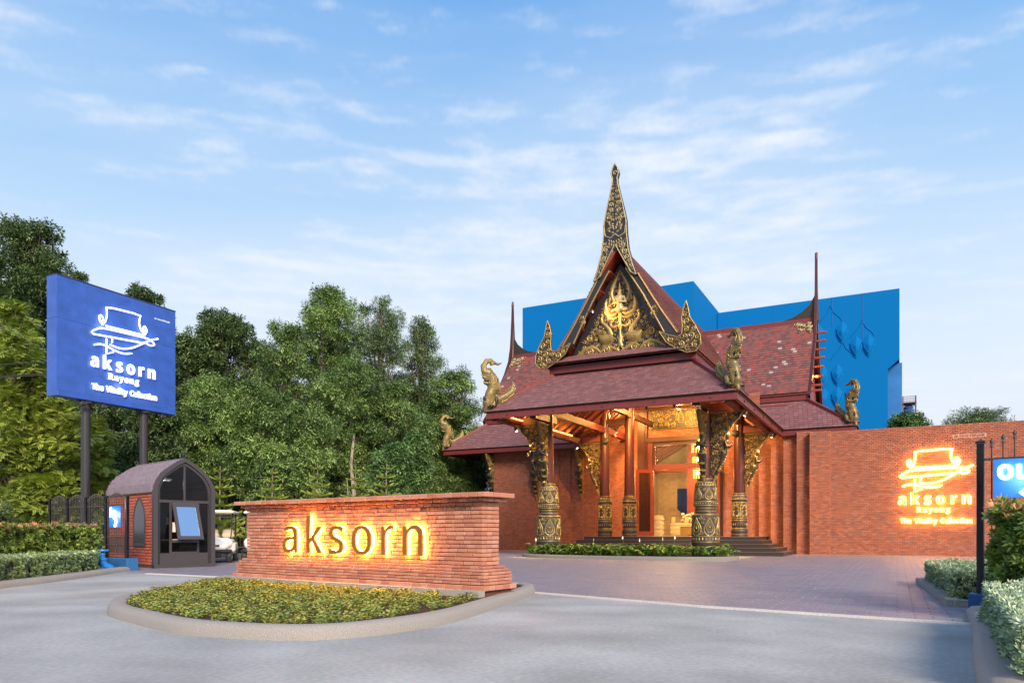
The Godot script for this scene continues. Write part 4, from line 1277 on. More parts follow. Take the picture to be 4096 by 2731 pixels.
func build_lobby() -> void:
	var z := func(b: float) -> float: return 38.7 - b
	var lob := Node3D.new()
	lob.name = "lobby"
	hall.add_child(lob)
	var cream := mat(Color(0.64, 0.48, 0.28), 0.8, M.soft, 0.5)
	var b := MB.new(); b.span(-6.0, 5.2, 0.76, 0.88, z.call(48.1), z.call(40.3)); fin("lobby_floor", b, mat(Color(0.35, 0.25, 0.17), 0.3, M.soft, 0.6), lob)
	b = MB.new(); b.span(-6.0, 5.2, 0.8, 7.6, z.call(48.2), z.call(48.0)); fin("lobby_wall", b, cream, lob)
	b = MB.new(); b.span(-6.0, 5.2, 7.5, 7.7, z.call(48.2), z.call(40.3)); fin("lobby_ceiling", b, M.wood, lob)
	b = MB.new(); b.span(-4.0, -3.85, 0.8, 7.6, z.call(48.0), z.call(40.3)); b.span(4.1, 4.25, 0.8, 7.6, z.call(48.0), z.call(40.3))
	fin("lobby_wall", b, cream, lob)
	var list := []
	brick_rect(list, Transform3D(Basis(Vector3.UP, PI / 2), Vector3(-3.83, 0, z.call(40.6))), 0.0, 7.2, 0.9, 7.0, 0.24, 0.08, 3)
	var bt := mat(Color(0.60, 0.44, 0.27), 0.8, M.fine, 1.3)
	pieces(lob, "brick", brick_mesh(0.24, 0.08, 0.04, 0.009), list, [Color(0.60, 0.44, 0.27), Color(0.56, 0.42, 0.26), Color(0.64, 0.48, 0.3)], tinted(bt), 40)
	# dark timber columns and beam inside
	b = MB.new(); b.span(-1.35, -0.75, 0.88, 7.5, z.call(46.3), z.call(45.7)); fin("lobby_column", b, M.wood_red, lob)
	b = MB.new(); b.span(-3.85, 4.1, 4.9, 5.3, z.call(46.2), z.call(45.9)); fin("lobby_beam", b, M.wood_red, lob)
	b = MB.new()
	for i in 8: b.beam(LB(-3.85, 41.0 + i * 0.8, 5.4), LB(-0.3, 41.0 + i * 0.8, 7.4), 0.1, 0.14)
	fin("lobby_rafter", b, M.wood, lob)
	omni(lob, LB(-2.0, 43.0, 4.6), 4.0, 0.3, Color(1, 0.80, 0.48))
	omni(lob, LB(1.8, 43.0, 5.0), 4.0, 0.3, Color(1, 0.80, 0.48))
	# blue wall cloth with ribbed waves, cut on a slant
	var o := thing("wall_hanging", "deep blue rippled wall hanging seen through the lobby door", "wall hanging", TB)
	b = MB.new()
	for i in 22:
		var y := 3.9 - i * 0.09
		var x1 := -0.75
		var x0 := -2.55 + maxf(0.0, (2.6 - y)) * 1.3
		if x0 < x1 - 0.05: b.cbox(Vector3((x0 + x1) / 2, y, z.call(47.9)), Vector3(x1 - x0, 0.088, 0.06 + 0.03 * (i % 2)), 0.02)
	fin("cloth", b, mat(Color(0.012, 0.06, 0.30), 0.6, M.fine, 1.0), o)
	# wall light panel by the left wall
	o = thing("light_panel", "tall narrow white lit panel on the lobby's left wall", "light panel", TB)
	b = MB.new(); b.cbox(LB(-3.74, 43.6, 2.85), Vector3(0.08, 1.25, 0.34), 0.02); fin("lamp_panel", b, glow(Color(0.95, 0.97, 1.0), 2.2), o)
	omni(o, LB(-3.55, 43.6, 2.85), 0.4, 0.1, Color(0.95, 0.97, 1))
	o = thing("ceiling_screen", "bright white lit panel beside the blue hanging in the lobby", "light panel", TB)
	b = MB.new(); b.cbox(LB(-1.0, 47.5, 3.75), Vector3(0.5, 0.25, 0.06), 0.02); fin("lamp_panel", b, glow(Color(0.85, 0.93, 1.0), 4.0), o)
	omni(o, LB(-1.0, 47.3, 3.75), 0.3, 0.1, Color(0.9, 0.95, 1))
	# reception desk of stacked pale ledges
	o = thing("reception_desk", "cream reception desk of stepped ledges inside the doorway", "desk", TB)
	for i in 6:
		b = MB.new(); b.cbox(LB(-0.6, 44.3, 0.98 + i * 0.12), Vector3(2.6 + 0.06 * (i % 2), 0.115, 0.7 + 0.06 * (i % 2)), 0.01); fin("ledge", b, mat(Color(0.66, 0.58, 0.45), 0.5), o)
	o = thing("pedestal", "cream stepped pedestal just inside the open left door leaf", "pedestal", TB)
	for i in 9:
		b = MB.new(); b.cbox(LB(-1.95, 41.5, 0.95 + i * 0.13), Vector3(0.46 + 0.07 * (i % 2), 0.125, 0.5 + 0.07 * (i % 2)), 0.01); fin("ledge", b, mat(Color(0.70, 0.63, 0.5), 0.5), o)
	o = thing("brass_box", "brass perforated low table before the reception desk", "table", TB)
	b = MB.new(); b.cbox(LB(-0.35, 42.4, 1.15), Vector3(1.0, 0.45, 0.5), 0.02); fin("table_body", b, mat(Color(0.5, 0.33, 0.12), 0.35, null, 1.0, 0.8), o)
	b = MB.new(); b.cbox(LB(-0.35, 42.4, 1.4), Vector3(1.06, 0.05, 0.56), 0.015); fin("table_top", b, M.gold, o)
	# flowers and frames on the desk
	o = thing("flower_arrangement", "mass of white flowers on the reception desk", "flowers", TB)
	b = MB.new()
	for i in 40: b.ball(LB(-0.9 + rng.randf_range(-0.45, 0.45), 44.2 + rng.randf_range(-0.15, 0.15), 1.95 + rng.randf_range(-0.22, 0.3)), Vector3.ONE * rng.randf_range(0.06, 0.1), 6)
	fin("blossoms", b, mat(Color(0.72, 0.68, 0.58), 0.8), o)
	b = MB.new(); b.lathe(LB(-0.9, 44.2, 1.62), [[0.1, 0.0], [0.16, 0.15], [0.13, 0.2]], 12); fin("bowl", b, M.gold, o)
	for i in 2:
		o = thing("picture_frame", ["small framed card at the left end of the reception desk", "small framed card in front of the white flowers"][i], "frame", Transform3D(TB.basis * Basis(Vector3.RIGHT, -0.2), TB * LB([-1.75, -0.95][i], 43.98, 1.64)))
		b = MB.new()
		for q in [[-0.16, -0.13, 0, 0.42], [0.13, 0.16, 0, 0.42], [-0.13, 0.13, 0, 0.03], [-0.13, 0.13, 0.39, 0.42]]: b.span(q[0], q[1], q[2], q[3], -0.015, 0.015)
		fin("frame", b, M.wood_dark, o)
		b = MB.new(); b.span(-0.13, 0.13, 0.03, 0.39, -0.005, 0.005); fin("card", b, cream, o)
	# chandelier of amber glass drops
	o = thing("chandelier", "tall lit chandelier of amber glass drops behind the transom", "chandelier", TB)
	b = MB.new(); b.tube([LB(-0.05, 43.0, 7.5), LB(-0.05, 43.0, 6.3)], [0.015, 0.015], 6)
	for i in 3: b.lathe(LB(-0.05, 43.0, 6.2 - i * 0.75), [[0.36 - i * 0.05, 0.0], [0.38 - i * 0.05, 0.02], [0.36 - i * 0.05, 0.04]], 20)
	fin("frame", b, M.gold, o)
	var g := MB.new()
	for i in 3:
		for k in 12:
			var an := TAU * k / 12
			for j in 3: g.ball(LB(-0.05 + cos(an) * (0.34 - i * 0.05), 43.0 + sin(an) * (0.34 - i * 0.05), 6.1 - i * 0.75 - j * 0.15), Vector3(0.035, 0.06, 0.035), 6)
	fin("glass_drops", g, glow(Color(1.0, 0.62, 0.2), 0.9, Color(0.8, 0.6, 0.3)), o)
	for i in 3:
		b = MB.new(); b.ball(LB(-0.05, 43.0, 6.05 - i * 0.75), Vector3.ONE * 0.07, 8); fin("bulb", b, glow(Color(1.0, 0.85, 0.55), 40.0), o)
		omni(o, LB(-0.05, 43.0, 6.05 - i * 0.75), 3.2, 0.06, Color(1, 0.84, 0.56))
	omni(o, LB(-0.05, 43.0, 4.2), 1.5, 0.1, Color(1, 0.84, 0.56))

# ---------------------------------------------------------------- long brick wall with the lit logo
func build_right_wall() -> void:
	var o := thing("brick_wall", "long red brick boundary wall right of the hall carrying lit letters", "wall", TB)
	var b := MB.new()
	b.span(7.3, 19.5, 0, 5.96, -0.4, 0.0)
	b.span(6.46, 7.36, 0, 5.98, -0.3, 0.2)
	var w := fin("wall_core", b, M.mortar, o)
	var list := []
	brick_rect(list, Transform3D(Basis(), Vector3(0, 0, 0.2)), 6.46, 7.36, 0, 5.98, 0.2, 0.078, 6, 0.003)
	brick_rect(list, Transform3D(Basis(Vector3.UP, PI / 2), Vector3(7.365, 0, 0.2)), 0.0, 0.2, 0, 5.98, 0.2, 0.078, 6)
	brick_rect(list, Transform3D(), 7.36, 19.5, 0, 5.96, 0.2, 0.078, 6, 0.003)
	for q in list: if rng.randf() < 0.04: q[1] = 6
	pieces(w, "brick", brick_mesh(0.2, 0.078, 0.05, 0.009), list, M.brick_tints + [Color(0.33, 0.17, 0.14)], M.brickf)
	# lit logo
	var at := Transform3D(TB.basis, TB * Vector3(11.72, 0, 0.03))
	var s := thing("logo_sign", "yellow halo lit barge logo and lettering on the brick wall", "sign", at)
	logo(s, 2.95 / 940.0, 0.11, mat(Color(0.45, 0.27, 0.07), 0.5, null, 1.0, 0.3), Color(1.0, 0.70, 0.26), 24.0, true, 4.91)
	# small plaque of raised script
	var p := thing("plaque", "small pale plaque of Thai script high on the brick wall", "plaque", Transform3D(TB.basis, TB * Vector3(13.1, 5.41, 0.03)))
	b = MB.new(); b.cbox(Vector3.ZERO, Vector3(1.3, 0.16, 0.02), 0.004); fin("plate", b, mat(Color(0.55, 0.27, 0.22), 0.8), p)
	b = MB.new(); thai(b, Vector3(-0.58, -0.045, 0.012), 1.16, 0.085); fin("lettering", b, M.bronze, p)

# the barge logo over the name, drawn in the strokes of the photograph: px to metres by k; top at y
func logo(s: Node3D, k: float, d: float, face: Material, col: Color, e: float, halo: bool, top: float) -> void:
	var small := glow(col, 3.5) if halo else face
	var P := func(x: float, y: float, z: float) -> Vector3: return Vector3((x - 735.0) * k, top - (y - 450.0) * k * 1.13, z)
	var strokes := [[[440, 690], [475, 650], [494, 590], [496, 530], [485, 478], [975, 460], [950, 510], [945, 570], [965, 625], [1030, 678]], [[440, 690], [405, 660], [392, 605], [420, 585], [452, 625], [430, 655]], [[1030, 678], [1062, 620], [1025, 568], [1000, 605], [1018, 640]], [[480, 692], [1010, 682]],
		[[320, 815], [290, 795], [400, 732], [480, 722], [1060, 706], [1110, 722], [1160, 740], [1175, 765], [1110, 785], [1050, 768]], [[320, 815], [990, 775]], [[540, 885], [640, 902], [730, 896], [850, 862], [950, 810], [1050, 752], [1130, 712], [1225, 680]], [[490, 830], [490, 1000], [585, 958]], [[567, 820], [567, 862]], [[330, 930], [400, 906], [480, 906], [580, 935], [680, 951], [760, 946], [840, 925]]]
	for st in strokes:
		var pts := []
		for q in st: pts.append(Vector2(q[0], q[1]))
		# rounded by midpoints
		var sm := [pts[0]]
		for i in range(1, pts.size() - 1):
			if st.size() > 3: sm.append_array([pts[i].lerp(pts[i - 1], 0.22), pts[i].lerp(pts[i + 1], 0.22)])
			else: sm.append(pts[i])
		sm.append(pts[-1])
		var f := []
		var g := []
		for q in sm:
			f.append(P.call(q.x, q.y, d)); g.append(P.call(q.x, q.y, d - 0.055))
		var r := 4.0 * k if halo else 9.0 * k
		var b := MB.new()
		b.tube(f, [r], 8)
		var n := fin("logo_stroke", b, face, s)
		if halo:
			b = MB.new()
			b.tube(g, [11.0 * k], 8)
			fin("light_tube", b, glow(col, e), n)
	var rows := [["aksorn", 735.0, 1165.0, 900.0, "Droid Sans", 400 if halo else 600, 150.0], ["Rayong", 728.0, 1268.0, 430.0, "Droid Serif", 700, 66.0], ["The Vitality Collection", 745.0, 1410.0, 890.0, "Droid Sans", 700, 66.0]]
	for r in rows:
		var w := 0.0
		var ms := []
		for c in String(r[0]):
			if c == " ":
				ms.append(null); w += 0.32; continue
			var m := letters(c, 1.0, 0.02, r[4], r[5])
			ms.append(m)
			w += m.get_aabb().size.x + 0.12
		w -= 0.12
		var size: float = r[6] * k * 1.13 / (0.76 if r[0] != "Rayong" else 0.72)
		var gap: float = (r[3] * k - (w - 0.12 * (ms.size() - 1)) * size) / (ms.size() - 1)
		var x: float = (r[1] - r[3] / 2 - 735.0) * k
		var base: float = top - (r[2] - 450.0) * k * 1.13
		for i in ms.size():
			if ms[i] == null:
				x += 0.32 * size; continue
			var bb: AABB = ms[i].get_aabb()
			var m := letters(String(r[0])[i], size, 0.03, r[4], r[5])
			var o := put("letter", m, face if r[0] == "aksorn" else small, s)
			# text meshes sit about their middle line: the font's baseline is found from a flat-footed letter
			o.position = Vector3(x - m.get_aabb().position.x, base + baseline(size, r[4], r[5]), d)
			if halo:
				var gm := put("light_face", letters(String(r[0])[i], size, 0.02, r[4], 700), glow(col, e), o)
				gm.position = Vector3(0, 0, -0.05)
			x += bb.size.x * size + gap
	if halo:
		for i in 3: omni(s, Vector3(-0.9 + i * 0.9, top - 1.0, d + 0.5), 0.35, 0.1, col)
		for i in 3: omni(s, Vector3(-0.9 + i * 0.9, top - 2.6, d + 0.5), 0.45, 0.1, col)
var base_of := {}
func baseline(size: float, fnt: String, wt: int) -> float:
	var key := "%s%d" % [fnt, wt]
	if not base_of.has(key): base_of[key] = -letters("x", 1.0, 0.02, fnt, wt).get_aabb().position.y
	return base_of[key] * size
# Thai script in simple strokes: x0 at the lower left, w wide, h high
func thai(b: MB, at: Vector3, w: float, h: float) -> void:
	var G := {"o": [[[1, 3], [0, 3.4], [0, 4.5], [1.5, 5], [3, 4.5], [3, 0], [0.3, 0], [0.3, 1.8], [1.2, 2]]], "k": [[[0, 0], [0, 3], [0.8, 3.4], [0, 4], [1.5, 5], [3, 4.3], [3, 0]]], "s": [[[0, 4.5], [0.6, 5], [0.8, 4], [0.4, 0], [3, 0], [3, 5]], [[1.5, 2.6], [2.4, 2.9], [3.6, 2.2]]], "r": [[[0.4, 0.4], [1.4, 0.2], [1.6, 3], [0, 3.6], [0.6, 5], [2, 4.8]]], "a": [[[0, 1], [0.5, 0.6], [1, 1.4]], [[0, 3.4], [0.5, 3], [1, 3.8]]],
		"y": [[[0, 4.6], [0.6, 5], [0.7, 3.5], [0, 3], [0.2, 0], [3, 0], [3, 5]]], "n": [[[0, 4.6], [0.7, 5], [0.8, 0.4], [1.6, 0], [3, 2.5], [3, 5]]], "e": [[[0.2, 5], [0.2, 0.4], [0.9, 0.2]]], "d": [[[1.2, 2], [0.5, 2.6], [0.5, 0], [0, 4.2], [1.5, 5], [3, 4.3], [3, 0]]], "i": [[[0, 6.5], [0.8, 7], [0.9, 5], [0.9, 0.3], [1.5, 0.1]]], "w": [[[0.2, 4.2], [1.5, 5], [2.6, 4.4], [2.6, 0.4], [1.8, 0.2]]], "t": [[[0, 4.6], [0.6, 5], [0.7, 0], [0.8, 2.8], [2.2, 5], [3, 4.4], [3, 0]]],
		"l": [[[0.2, 0.3], [0.8, 0.1], [0.3, 2.6], [1.5, 3.2], [3, 2.4], [3, 0], [3, 4.2], [1.5, 5], [0.2, 4.4]]], "v": [[[0.5, 6.6], [1, 7], [2.6, 6]]], "m": [[[0, 5.8], [1.3, 6.8], [2.8, 5.8], [0, 5.8]]]}
	var s := "okvsr ryaoyn edoa itwvlmltm kolelktvn"
	var x := 0.0
	var lines := []
	for c in s:
		if c == " ":
			x += 2.2; continue
		var up := c == "v" or c == "m"
		for l in G[c]:
			var p := []
			for q in l: p.append(Vector2((x - 3.6 if up else x) + q[0], q[1]))
			lines.append(p)
		if not up: x += 2.4 if c in "aei" else 4.2
	for p in lines:
		var t := []
		for q in p: t.append(at + Vector3(q.x / x * w, q.y / 5.0 * h, 0))
		b.tube(t, [h * 0.06], 5)

# ---------------------------------------------------------------- blue blocks behind
func build_blue() -> void:
	var zz := func(b: float) -> float: return 38.7 - b
	var o := thing("blue_building", "large windowless bright blue block behind the tiled hall", "building", TB)
	var b := MB.new()
	b.span(-21.05, -4.95, 0, 22.2, zz.call(84.0), zz.call(62.0))
	fin("block", b, M.blue_wall, o)
	b = MB.new()
	b.prism(PackedVector2Array([Vector2(-4.9, 0), Vector2(9.53, 0), Vector2(9.53, 15.1), Vector2(10.42, 15.9), Vector2(10.42, 21.9), Vector2(-4.9, 21.9)]), zz.call(71.3), zz.call(71.1))
	b.span(-4.9, 10.42, 15.9, 21.9, zz.call(84.0), zz.call(71.31))
	b.span(-4.9, 9.2, 0, 15.85, zz.call(84.0), zz.call(71.31))
	fin("block", b, M.blue_wall, o)
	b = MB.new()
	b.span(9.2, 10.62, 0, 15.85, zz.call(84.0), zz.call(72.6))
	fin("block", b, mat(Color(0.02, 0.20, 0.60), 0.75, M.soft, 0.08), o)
	# thin grooves and raised lotus petals on the wall
	var zf: float = zz.call(71.1)
	for x in [0.2, 5.12, 7.57]:
		b = MB.new(); b.span(x - 0.03, x + 0.03, 19.5 if x > 5 and x < 6 else (18.0 if x > 7 else 0.0), 21.9, zf, zf + 0.03); fin("rib", b, mat(Color(0.01, 0.11, 0.42), 0.8), o)
	var petals := [[5.94, 18.6, 0], [4.0, 18.6, 0], [7.05, 17.2, 0], [8.05, 17.2, 0], [5.55, 14.9, 1], [4.35, 14.9, 1], [5.55, 12.9, 1], [4.4, 12.9, 1], [6.7, 12.9, 1], [6.0, 16.9, 2], [7.55, 18.6, 2], [5.0, 20.2, 2]]
	for q in petals:
		b = MB.new()
		var c := Vector2(q[0], q[1])
		var sc := 1.0 if q[2] < 2 else 0.0
		if q[2] == 2:                                   # an outlined scale
			for s in [-1.0, 1.0]: b.tube([Vector3(c.x, c.y + 1.0, zf + 0.02), Vector3(c.x + s * 0.25, c.y + 0.35, zf + 0.02), Vector3(c.x + s * 0.75, c.y - 0.15, zf + 0.02), Vector3(c.x + s * 0.95, c.y - 0.5, zf + 0.02)], [0.035], 5)
		else:
			var m := func(p: Vector2, hh: float) -> Vector3: return Vector3(c.x + p.x, c.y + p.y, zf + hh)
			b.flat()
			for s in [-1.0, 1.0]:
				var rim := [[0, -0.95], [0.3, -0.55], [0.5, 0.0], [0.48, 0.45], [0.3, 0.75], [0, 1.1]]
				for i in 5:
					b.tri(m.call(Vector2(rim[i][0] * s, rim[i][1]), 0.04), m.call(Vector2(rim[i + 1][0] * s, rim[i + 1][1]), 0.04), m.call(Vector2(0, 0.1), 0.26))
					b.quad(m.call(Vector2(rim[i][0] * s, rim[i][1]), 0.0), m.call(Vector2(rim[i + 1][0] * s, rim[i + 1][1]), 0.0), m.call(Vector2(rim[i + 1][0] * s, rim[i + 1][1]), 0.04), m.call(Vector2(rim[i][0] * s, rim[i][1]), 0.04))
				b.tri(m.call(Vector2(0, 0.1), 0.26), m.call(Vector2(0, 1.1), 0.05), m.call(Vector2(0.01, -0.95), 0.05))
				b.tube([Vector3(c.x, c.y - 0.6, zf + 0.2), Vector3(c.x + s * 0.32, c.y - 0.1, zf + 0.14), Vector3(c.x + s * 0.46, c.y + 0.45, zf + 0.06)], [0.03], 5)
		fin("lotus_petal", b, M.blue_wall, o)
	# small far building with a blue tank on its roof frame
	var t := thing("rooftop_building", "low grey purple building far right with a rooftop frame", "building", TB)
	b = MB.new(); b.span(10.75, 12.4, 0, 12.05, zz.call(84.0), zz.call(78.0)); b.span(10.7, 12.45, 12.0, 12.15, zz.call(84.0), zz.call(77.95)); fin("wall", b, mat(Color(0.19, 0.15, 0.19), 0.8, M.soft, 0.3), t)
	b = MB.new()
	for q in [[10.72, 78.1], [11.78, 78.1], [10.72, 79.6], [11.78, 79.6]]: b.span(q[0] - 0.05, q[0] + 0.05, 12.1, 13.8, zz.call(q[1]) - 0.05, zz.call(q[1]) + 0.05)
	for y in [13.35, 13.55, 13.75, 12.5, 12.8]: b.span(10.7, 11.8, y - 0.02, y + 0.02, zz.call(78.1) - 0.02, zz.call(78.1) + 0.02)
	for i in 9: b.span(10.75 + i * 0.12, 10.765 + i * 0.12, 13.2, 13.75, zz.call(78.1) - 0.01, zz.call(78.1) + 0.01)
	b.span(10.66, 11.84, 13.12, 13.22, zz.call(79.7), zz.call(78.0))
	fin("roof_frame", b, mat(Color(0.10, 0.05, 0.09), 0.6), t)
	t = thing("water_tank", "round blue water tank inside the rooftop frame", "tank", Transform3D(Basis(), HB(11.2, 78.9, 12.15)))
	b = MB.new(); b.lathe(Vector3.ZERO, [[0.42, 0], [0.42, 0.2, 1], [0.44, 0.22], [0.42, 0.24, 1], [0.42, 0.5, 1], [0.44, 0.52], [0.42, 0.54, 1], [0.42, 0.75], [0.25, 0.88], [0.0, 0.9]], 20)
	fin("tank_body", b, mat(Color(0.01, 0.13, 0.5), 0.4), t)

# ---------------------------------------------------------------- the brick name wall on its planted island
func build_sign_wall() -> void:
	var ang := deg_to_rad(36.1)
	var x := Vector3(cos(ang), 0, sin(ang))
	var fr := Vector3(-0.411, 0, -11.128)                       # lower right corner of the plinth
	var at := Transform3D(Basis(x, Vector3.UP, x.cross(Vector3.UP)), fr - x * 6.1)
	at.basis = Basis(x, Vector3.UP, Vector3(-sin(ang), 0, cos(ang)))
	at.origin = fr - x * (6.25 + 0.14) - at.basis.z * 0.14
	var o := thing("name_wall", "low freestanding red brick wall with stepped foot and coping, lit name letters on it", "wall", at)
	var L := 6.25
	var D := 0.55
	var b := MB.new()
	b.span(0.1, L - 0.1, 0.2, 1.6, -D + 0.1, -0.06 - 0.05)
	b.span(-0.08, L + 0.08, 0.02, 0.2, -D - 0.06, 0.08)
	var core := fin("wall_core", b, M.mortar, o)
	# courses: [y0, y1, how far it stands out]
	var cs := [[0.2, 0.285, 0.14], [0.285, 0.335, 0.09], [0.335, 0.385, 0.085], [0.385, 0.435, 0.09], [0.435, 0.485, 0.085], [0.485, 0.53, 0.05], [0.53, 0.575, 0.01], [1.575, 1.635, 0.03], [1.635, 1.72, 0.12]]
	var y := 0.575
	var rows := 15
	for i in rows: cs.insert(7 + i, [y + i * 1.0 / rows, y + (i + 1) * 1.0 / rows, -0.06])
	var list := []
	var bw := 0.18
	var bh := 0.067
	for ci in cs.size():
		var c: Array = cs[ci]
		var x0: float = -c[2] - 0.0
		var x1: float = L + c[2]
		var zf: float = c[2]
		var zb: float = -D - c[2]
		var sc: float = (c[1] - c[0]) / bh
		# front and end bricks, each with its own small tilt
		var px := x0 - (bw * 0.5 if ci % 2 else 0.0) - rng.randf() * 0.02
		while px < x1 - 0.02:
			var w := bw * rng.randf_range(0.86, 1.14)
			var l := maxf(px, x0)
			var r := minf(px + w, x1)
			if x1 - r < 0.05: r = x1
			if r - l > 0.03:
				list.append([Transform3D(Basis.from_scale(Vector3((r - l) / bw, sc, 1)) * Basis(Vector3.UP, rng.randf_range(-0.012, 0.012)), Vector3((l + r) / 2, (c[0] + c[1]) / 2, zf - 0.06 + rng.randf_range(-0.006, 0.006))), rng.randi() % 7])
			px = r if r == x1 else px + w
		var pz := zb
		var end := zf - 0.121
		while pz < end - 0.02:
			var w := bw * rng.randf_range(0.86, 1.14)
			var r := minf(pz + w, end)
			if end - r < 0.05: r = end
			for s in [x1 - 0.06, x0 + 0.06]:
				list.append([Transform3D(Basis(Vector3.UP, PI / 2) * Basis.from_scale(Vector3((r - pz) / bw, sc, 1)), Vector3(s + rng.randf_range(-0.005, 0.005), (c[0] + c[1]) / 2, (pz + r) / 2)), rng.randi() % 7])
			pz = r
		if ci >= cs.size() - 2:                              # the coping goes right through
			b = MB.new(); b.span(x0 + 0.1, x1 - 0.1, c[0] + 0.004, c[1] - 0.004, zb + 0.02, zf - 0.1); fin("coping_core", b, M.brick, o)
	var bm := MB.new()
	bm.cbox(Vector3.ZERO, Vector3(bw - 0.010, bh - 0.009, 0.12), 0.007)
	pieces(core, "brick", bm.mesh(), list, [Color(0.66, 0.30, 0.20), Color(0.59, 0.25, 0.165), Color(0.70, 0.34, 0.235), Color(0.63, 0.275, 0.18), Color(0.53, 0.215, 0.15), Color(0.67, 0.32, 0.245), Color(0.62, 0.25, 0.17)], tinted(mat(Color.WHITE, 0.9, M.fine, 2.2, 0.0, M.bump, 0.7)))
	b = MB.new()
	b.span(-0.35, L + 0.14, 0.03, 0.215, 0.14, 0.3)
	ground(fin("mortar_base", b, M.concrete, o))
	# halo lit letters, one by one
	var s := thing("name_letters", "large dark backlit letters spelling aksorn on the low brick wall", "sign", at)
	var hal := Color(1.0, 0.68, 0.22)
	var pos := [["a", -5.013, -4.552], ["k", -4.292, -3.836], ["s", -3.646, -3.271], ["o", -3.062, -2.524], ["r", -2.296, -2.017], ["n", -1.794, -1.345]]
	var size := 0.92
	for q in pos:
		var m := letters(q[0], size, 0.035)
		var bb := m.get_aabb()
		var n := put("letter", m, mat(Color(0.42, 0.17, 0.035), 0.5, M.fine, 2.0, 0.3), s)
		var sx: float = (q[2] - q[1]) / bb.size.x
		n.transform = Transform3D(Basis.from_scale(Vector3(clampf(sx, 0.85, 1.15), 1, 1)), Vector3(L + 0.105 + (q[1] + q[2]) / 2.0 - (bb.position.x + bb.size.x / 2) * sx, 0.712 + baseline(size, "Droid Sans", 400), 0.022))
		n.name = "letter" if s.get_child_count() == 1 else "letter_%03d" % (s.get_child_count() - 1)
		var g := put("light_face", letters(q[0], size, 0.02), glow(hal, 75.0), n)
		g.position = Vector3(0, 0, -0.045)
		omni(n, Vector3(0, 0, -0.06), 0.02, 0.02, hal)
	var t := thing("script_line", "small line of dark Thai script at the wall's upper right", "lettering", at)
	b = MB.new(); thai(b, Vector3(L + 0.14 - 1.5, 1.465, -0.052), 1.09, 0.05); fin("lettering", b, M.bronze, t)
	# island: kerb ring, soil, ground cover
	var ring := [Vector2(-5.9, -10.9), Vector2(-5.35, -9.75), Vector2(-4.55, -8.85), Vector2(-3.66, -8.0), Vector2(-2.96, -7.64), Vector2(-2.37, -7.48), Vector2(-1.85, -7.54), Vector2(-1.3, -8.0), Vector2(-0.72, -8.96), Vector2(-0.2, -10.7), Vector2(0.2, -12.2), Vector2(0.42, -13.3), Vector2(0.3, -14.0), Vector2(-0.2, -14.2), Vector2(-2.5, -14.9), Vector2(-5.2, -17.0), Vector2(-6.3, -16.6), Vector2(-6.35, -14.0), Vector2(-6.2, -12.2)]
	kerb("island_kerb", ring, true, 0.25, 0.15, "rounded pale aggregate kerb around the planted island")
	var poly := PackedVector2Array(ring)
	var inner: PackedVector2Array = Geometry2D.offset_polygon(poly, -0.2)[0]
	b = MB.new()
	var ix := Geometry2D.triangulate_polygon(inner)
	b.flat()
	for i in ix: b.st.add_vertex(Vector3(inner[i].x, 0.12, inner[i].y))
	ground(fin("soil", b, M.soil), "dark soil of the planted island", "soil")
	var inn: PackedVector2Array = Geometry2D.offset_polygon(poly, -0.25)[0]
	var lm := MB.new()                                         # a sprig of small round leaves
	var g2 := RandomNumberGenerator.new()
	g2.seed = 5
	for i in 11:
		var an := g2.randf() * TAU
		var r := g2.randf_range(0.0, 0.05)
		var c := Vector3(cos(an) * r, g2.randf_range(0.012, 0.05), sin(an) * r)
		var u := Vector3(cos(an + 0.5), 0.35, sin(an + 0.5)).normalized() * 0.017
		var v := Vector3(-sin(an), g2.randf_range(-0.3, 0.5), cos(an)).normalized() * 0.015
		lm.flat()
		lm.quad(c - u, c - v, c + u, c + v)
		lm.tri(c, c + Vector3(0.002, 0, 0), Vector3(c.x * 0.6, 0.0, c.z * 0.6))
	var xs := []
	var cols := []
	for i in 16000:
		var p := Vector2(rng.randf_range(-6.3, 0.4), rng.randf_range(-15.5, -7.4))
		if not Geometry2D.is_point_in_polygon(p, inn): continue
		var rel: Vector3 = at.affine_inverse() * Vector3(p.x, 0, p.y)
		if rel.z < 0.3: continue
		if M.noise.get_noise_2d(p.x * 60, p.y * 60) < -0.09 + (0.22 if p.x > -1.3 else 0.0): continue
		var sc := rng.randf_range(0.6, 1.35)
		xs.append(Transform3D(Basis(Vector3.UP, rng.randf() * TAU).scaled(Vector3(sc, sc * rng.randf_range(0.8, 1.4), sc)), Vector3(p.x, 0.115, p.y)))
		var f := rng.randf()
		cols.append(Color(0.15, 0.24, 0.05).lerp(Color(0.36, 0.35, 0.06), f) * rng.randf_range(0.7, 1.25))
	var lmat := tinted(mat(Color.WHITE, 0.5))
	lmat.backlight_enabled = true
	lmat.backlight = Color(0.35, 0.4, 0.1)
	M.leafm = lmat
	stuff(tag(scatter("ground_cover", lm.mesh(), lmat, xs, cols, self), "low yellow green creeping plants covering the island soil", "ground cover"))

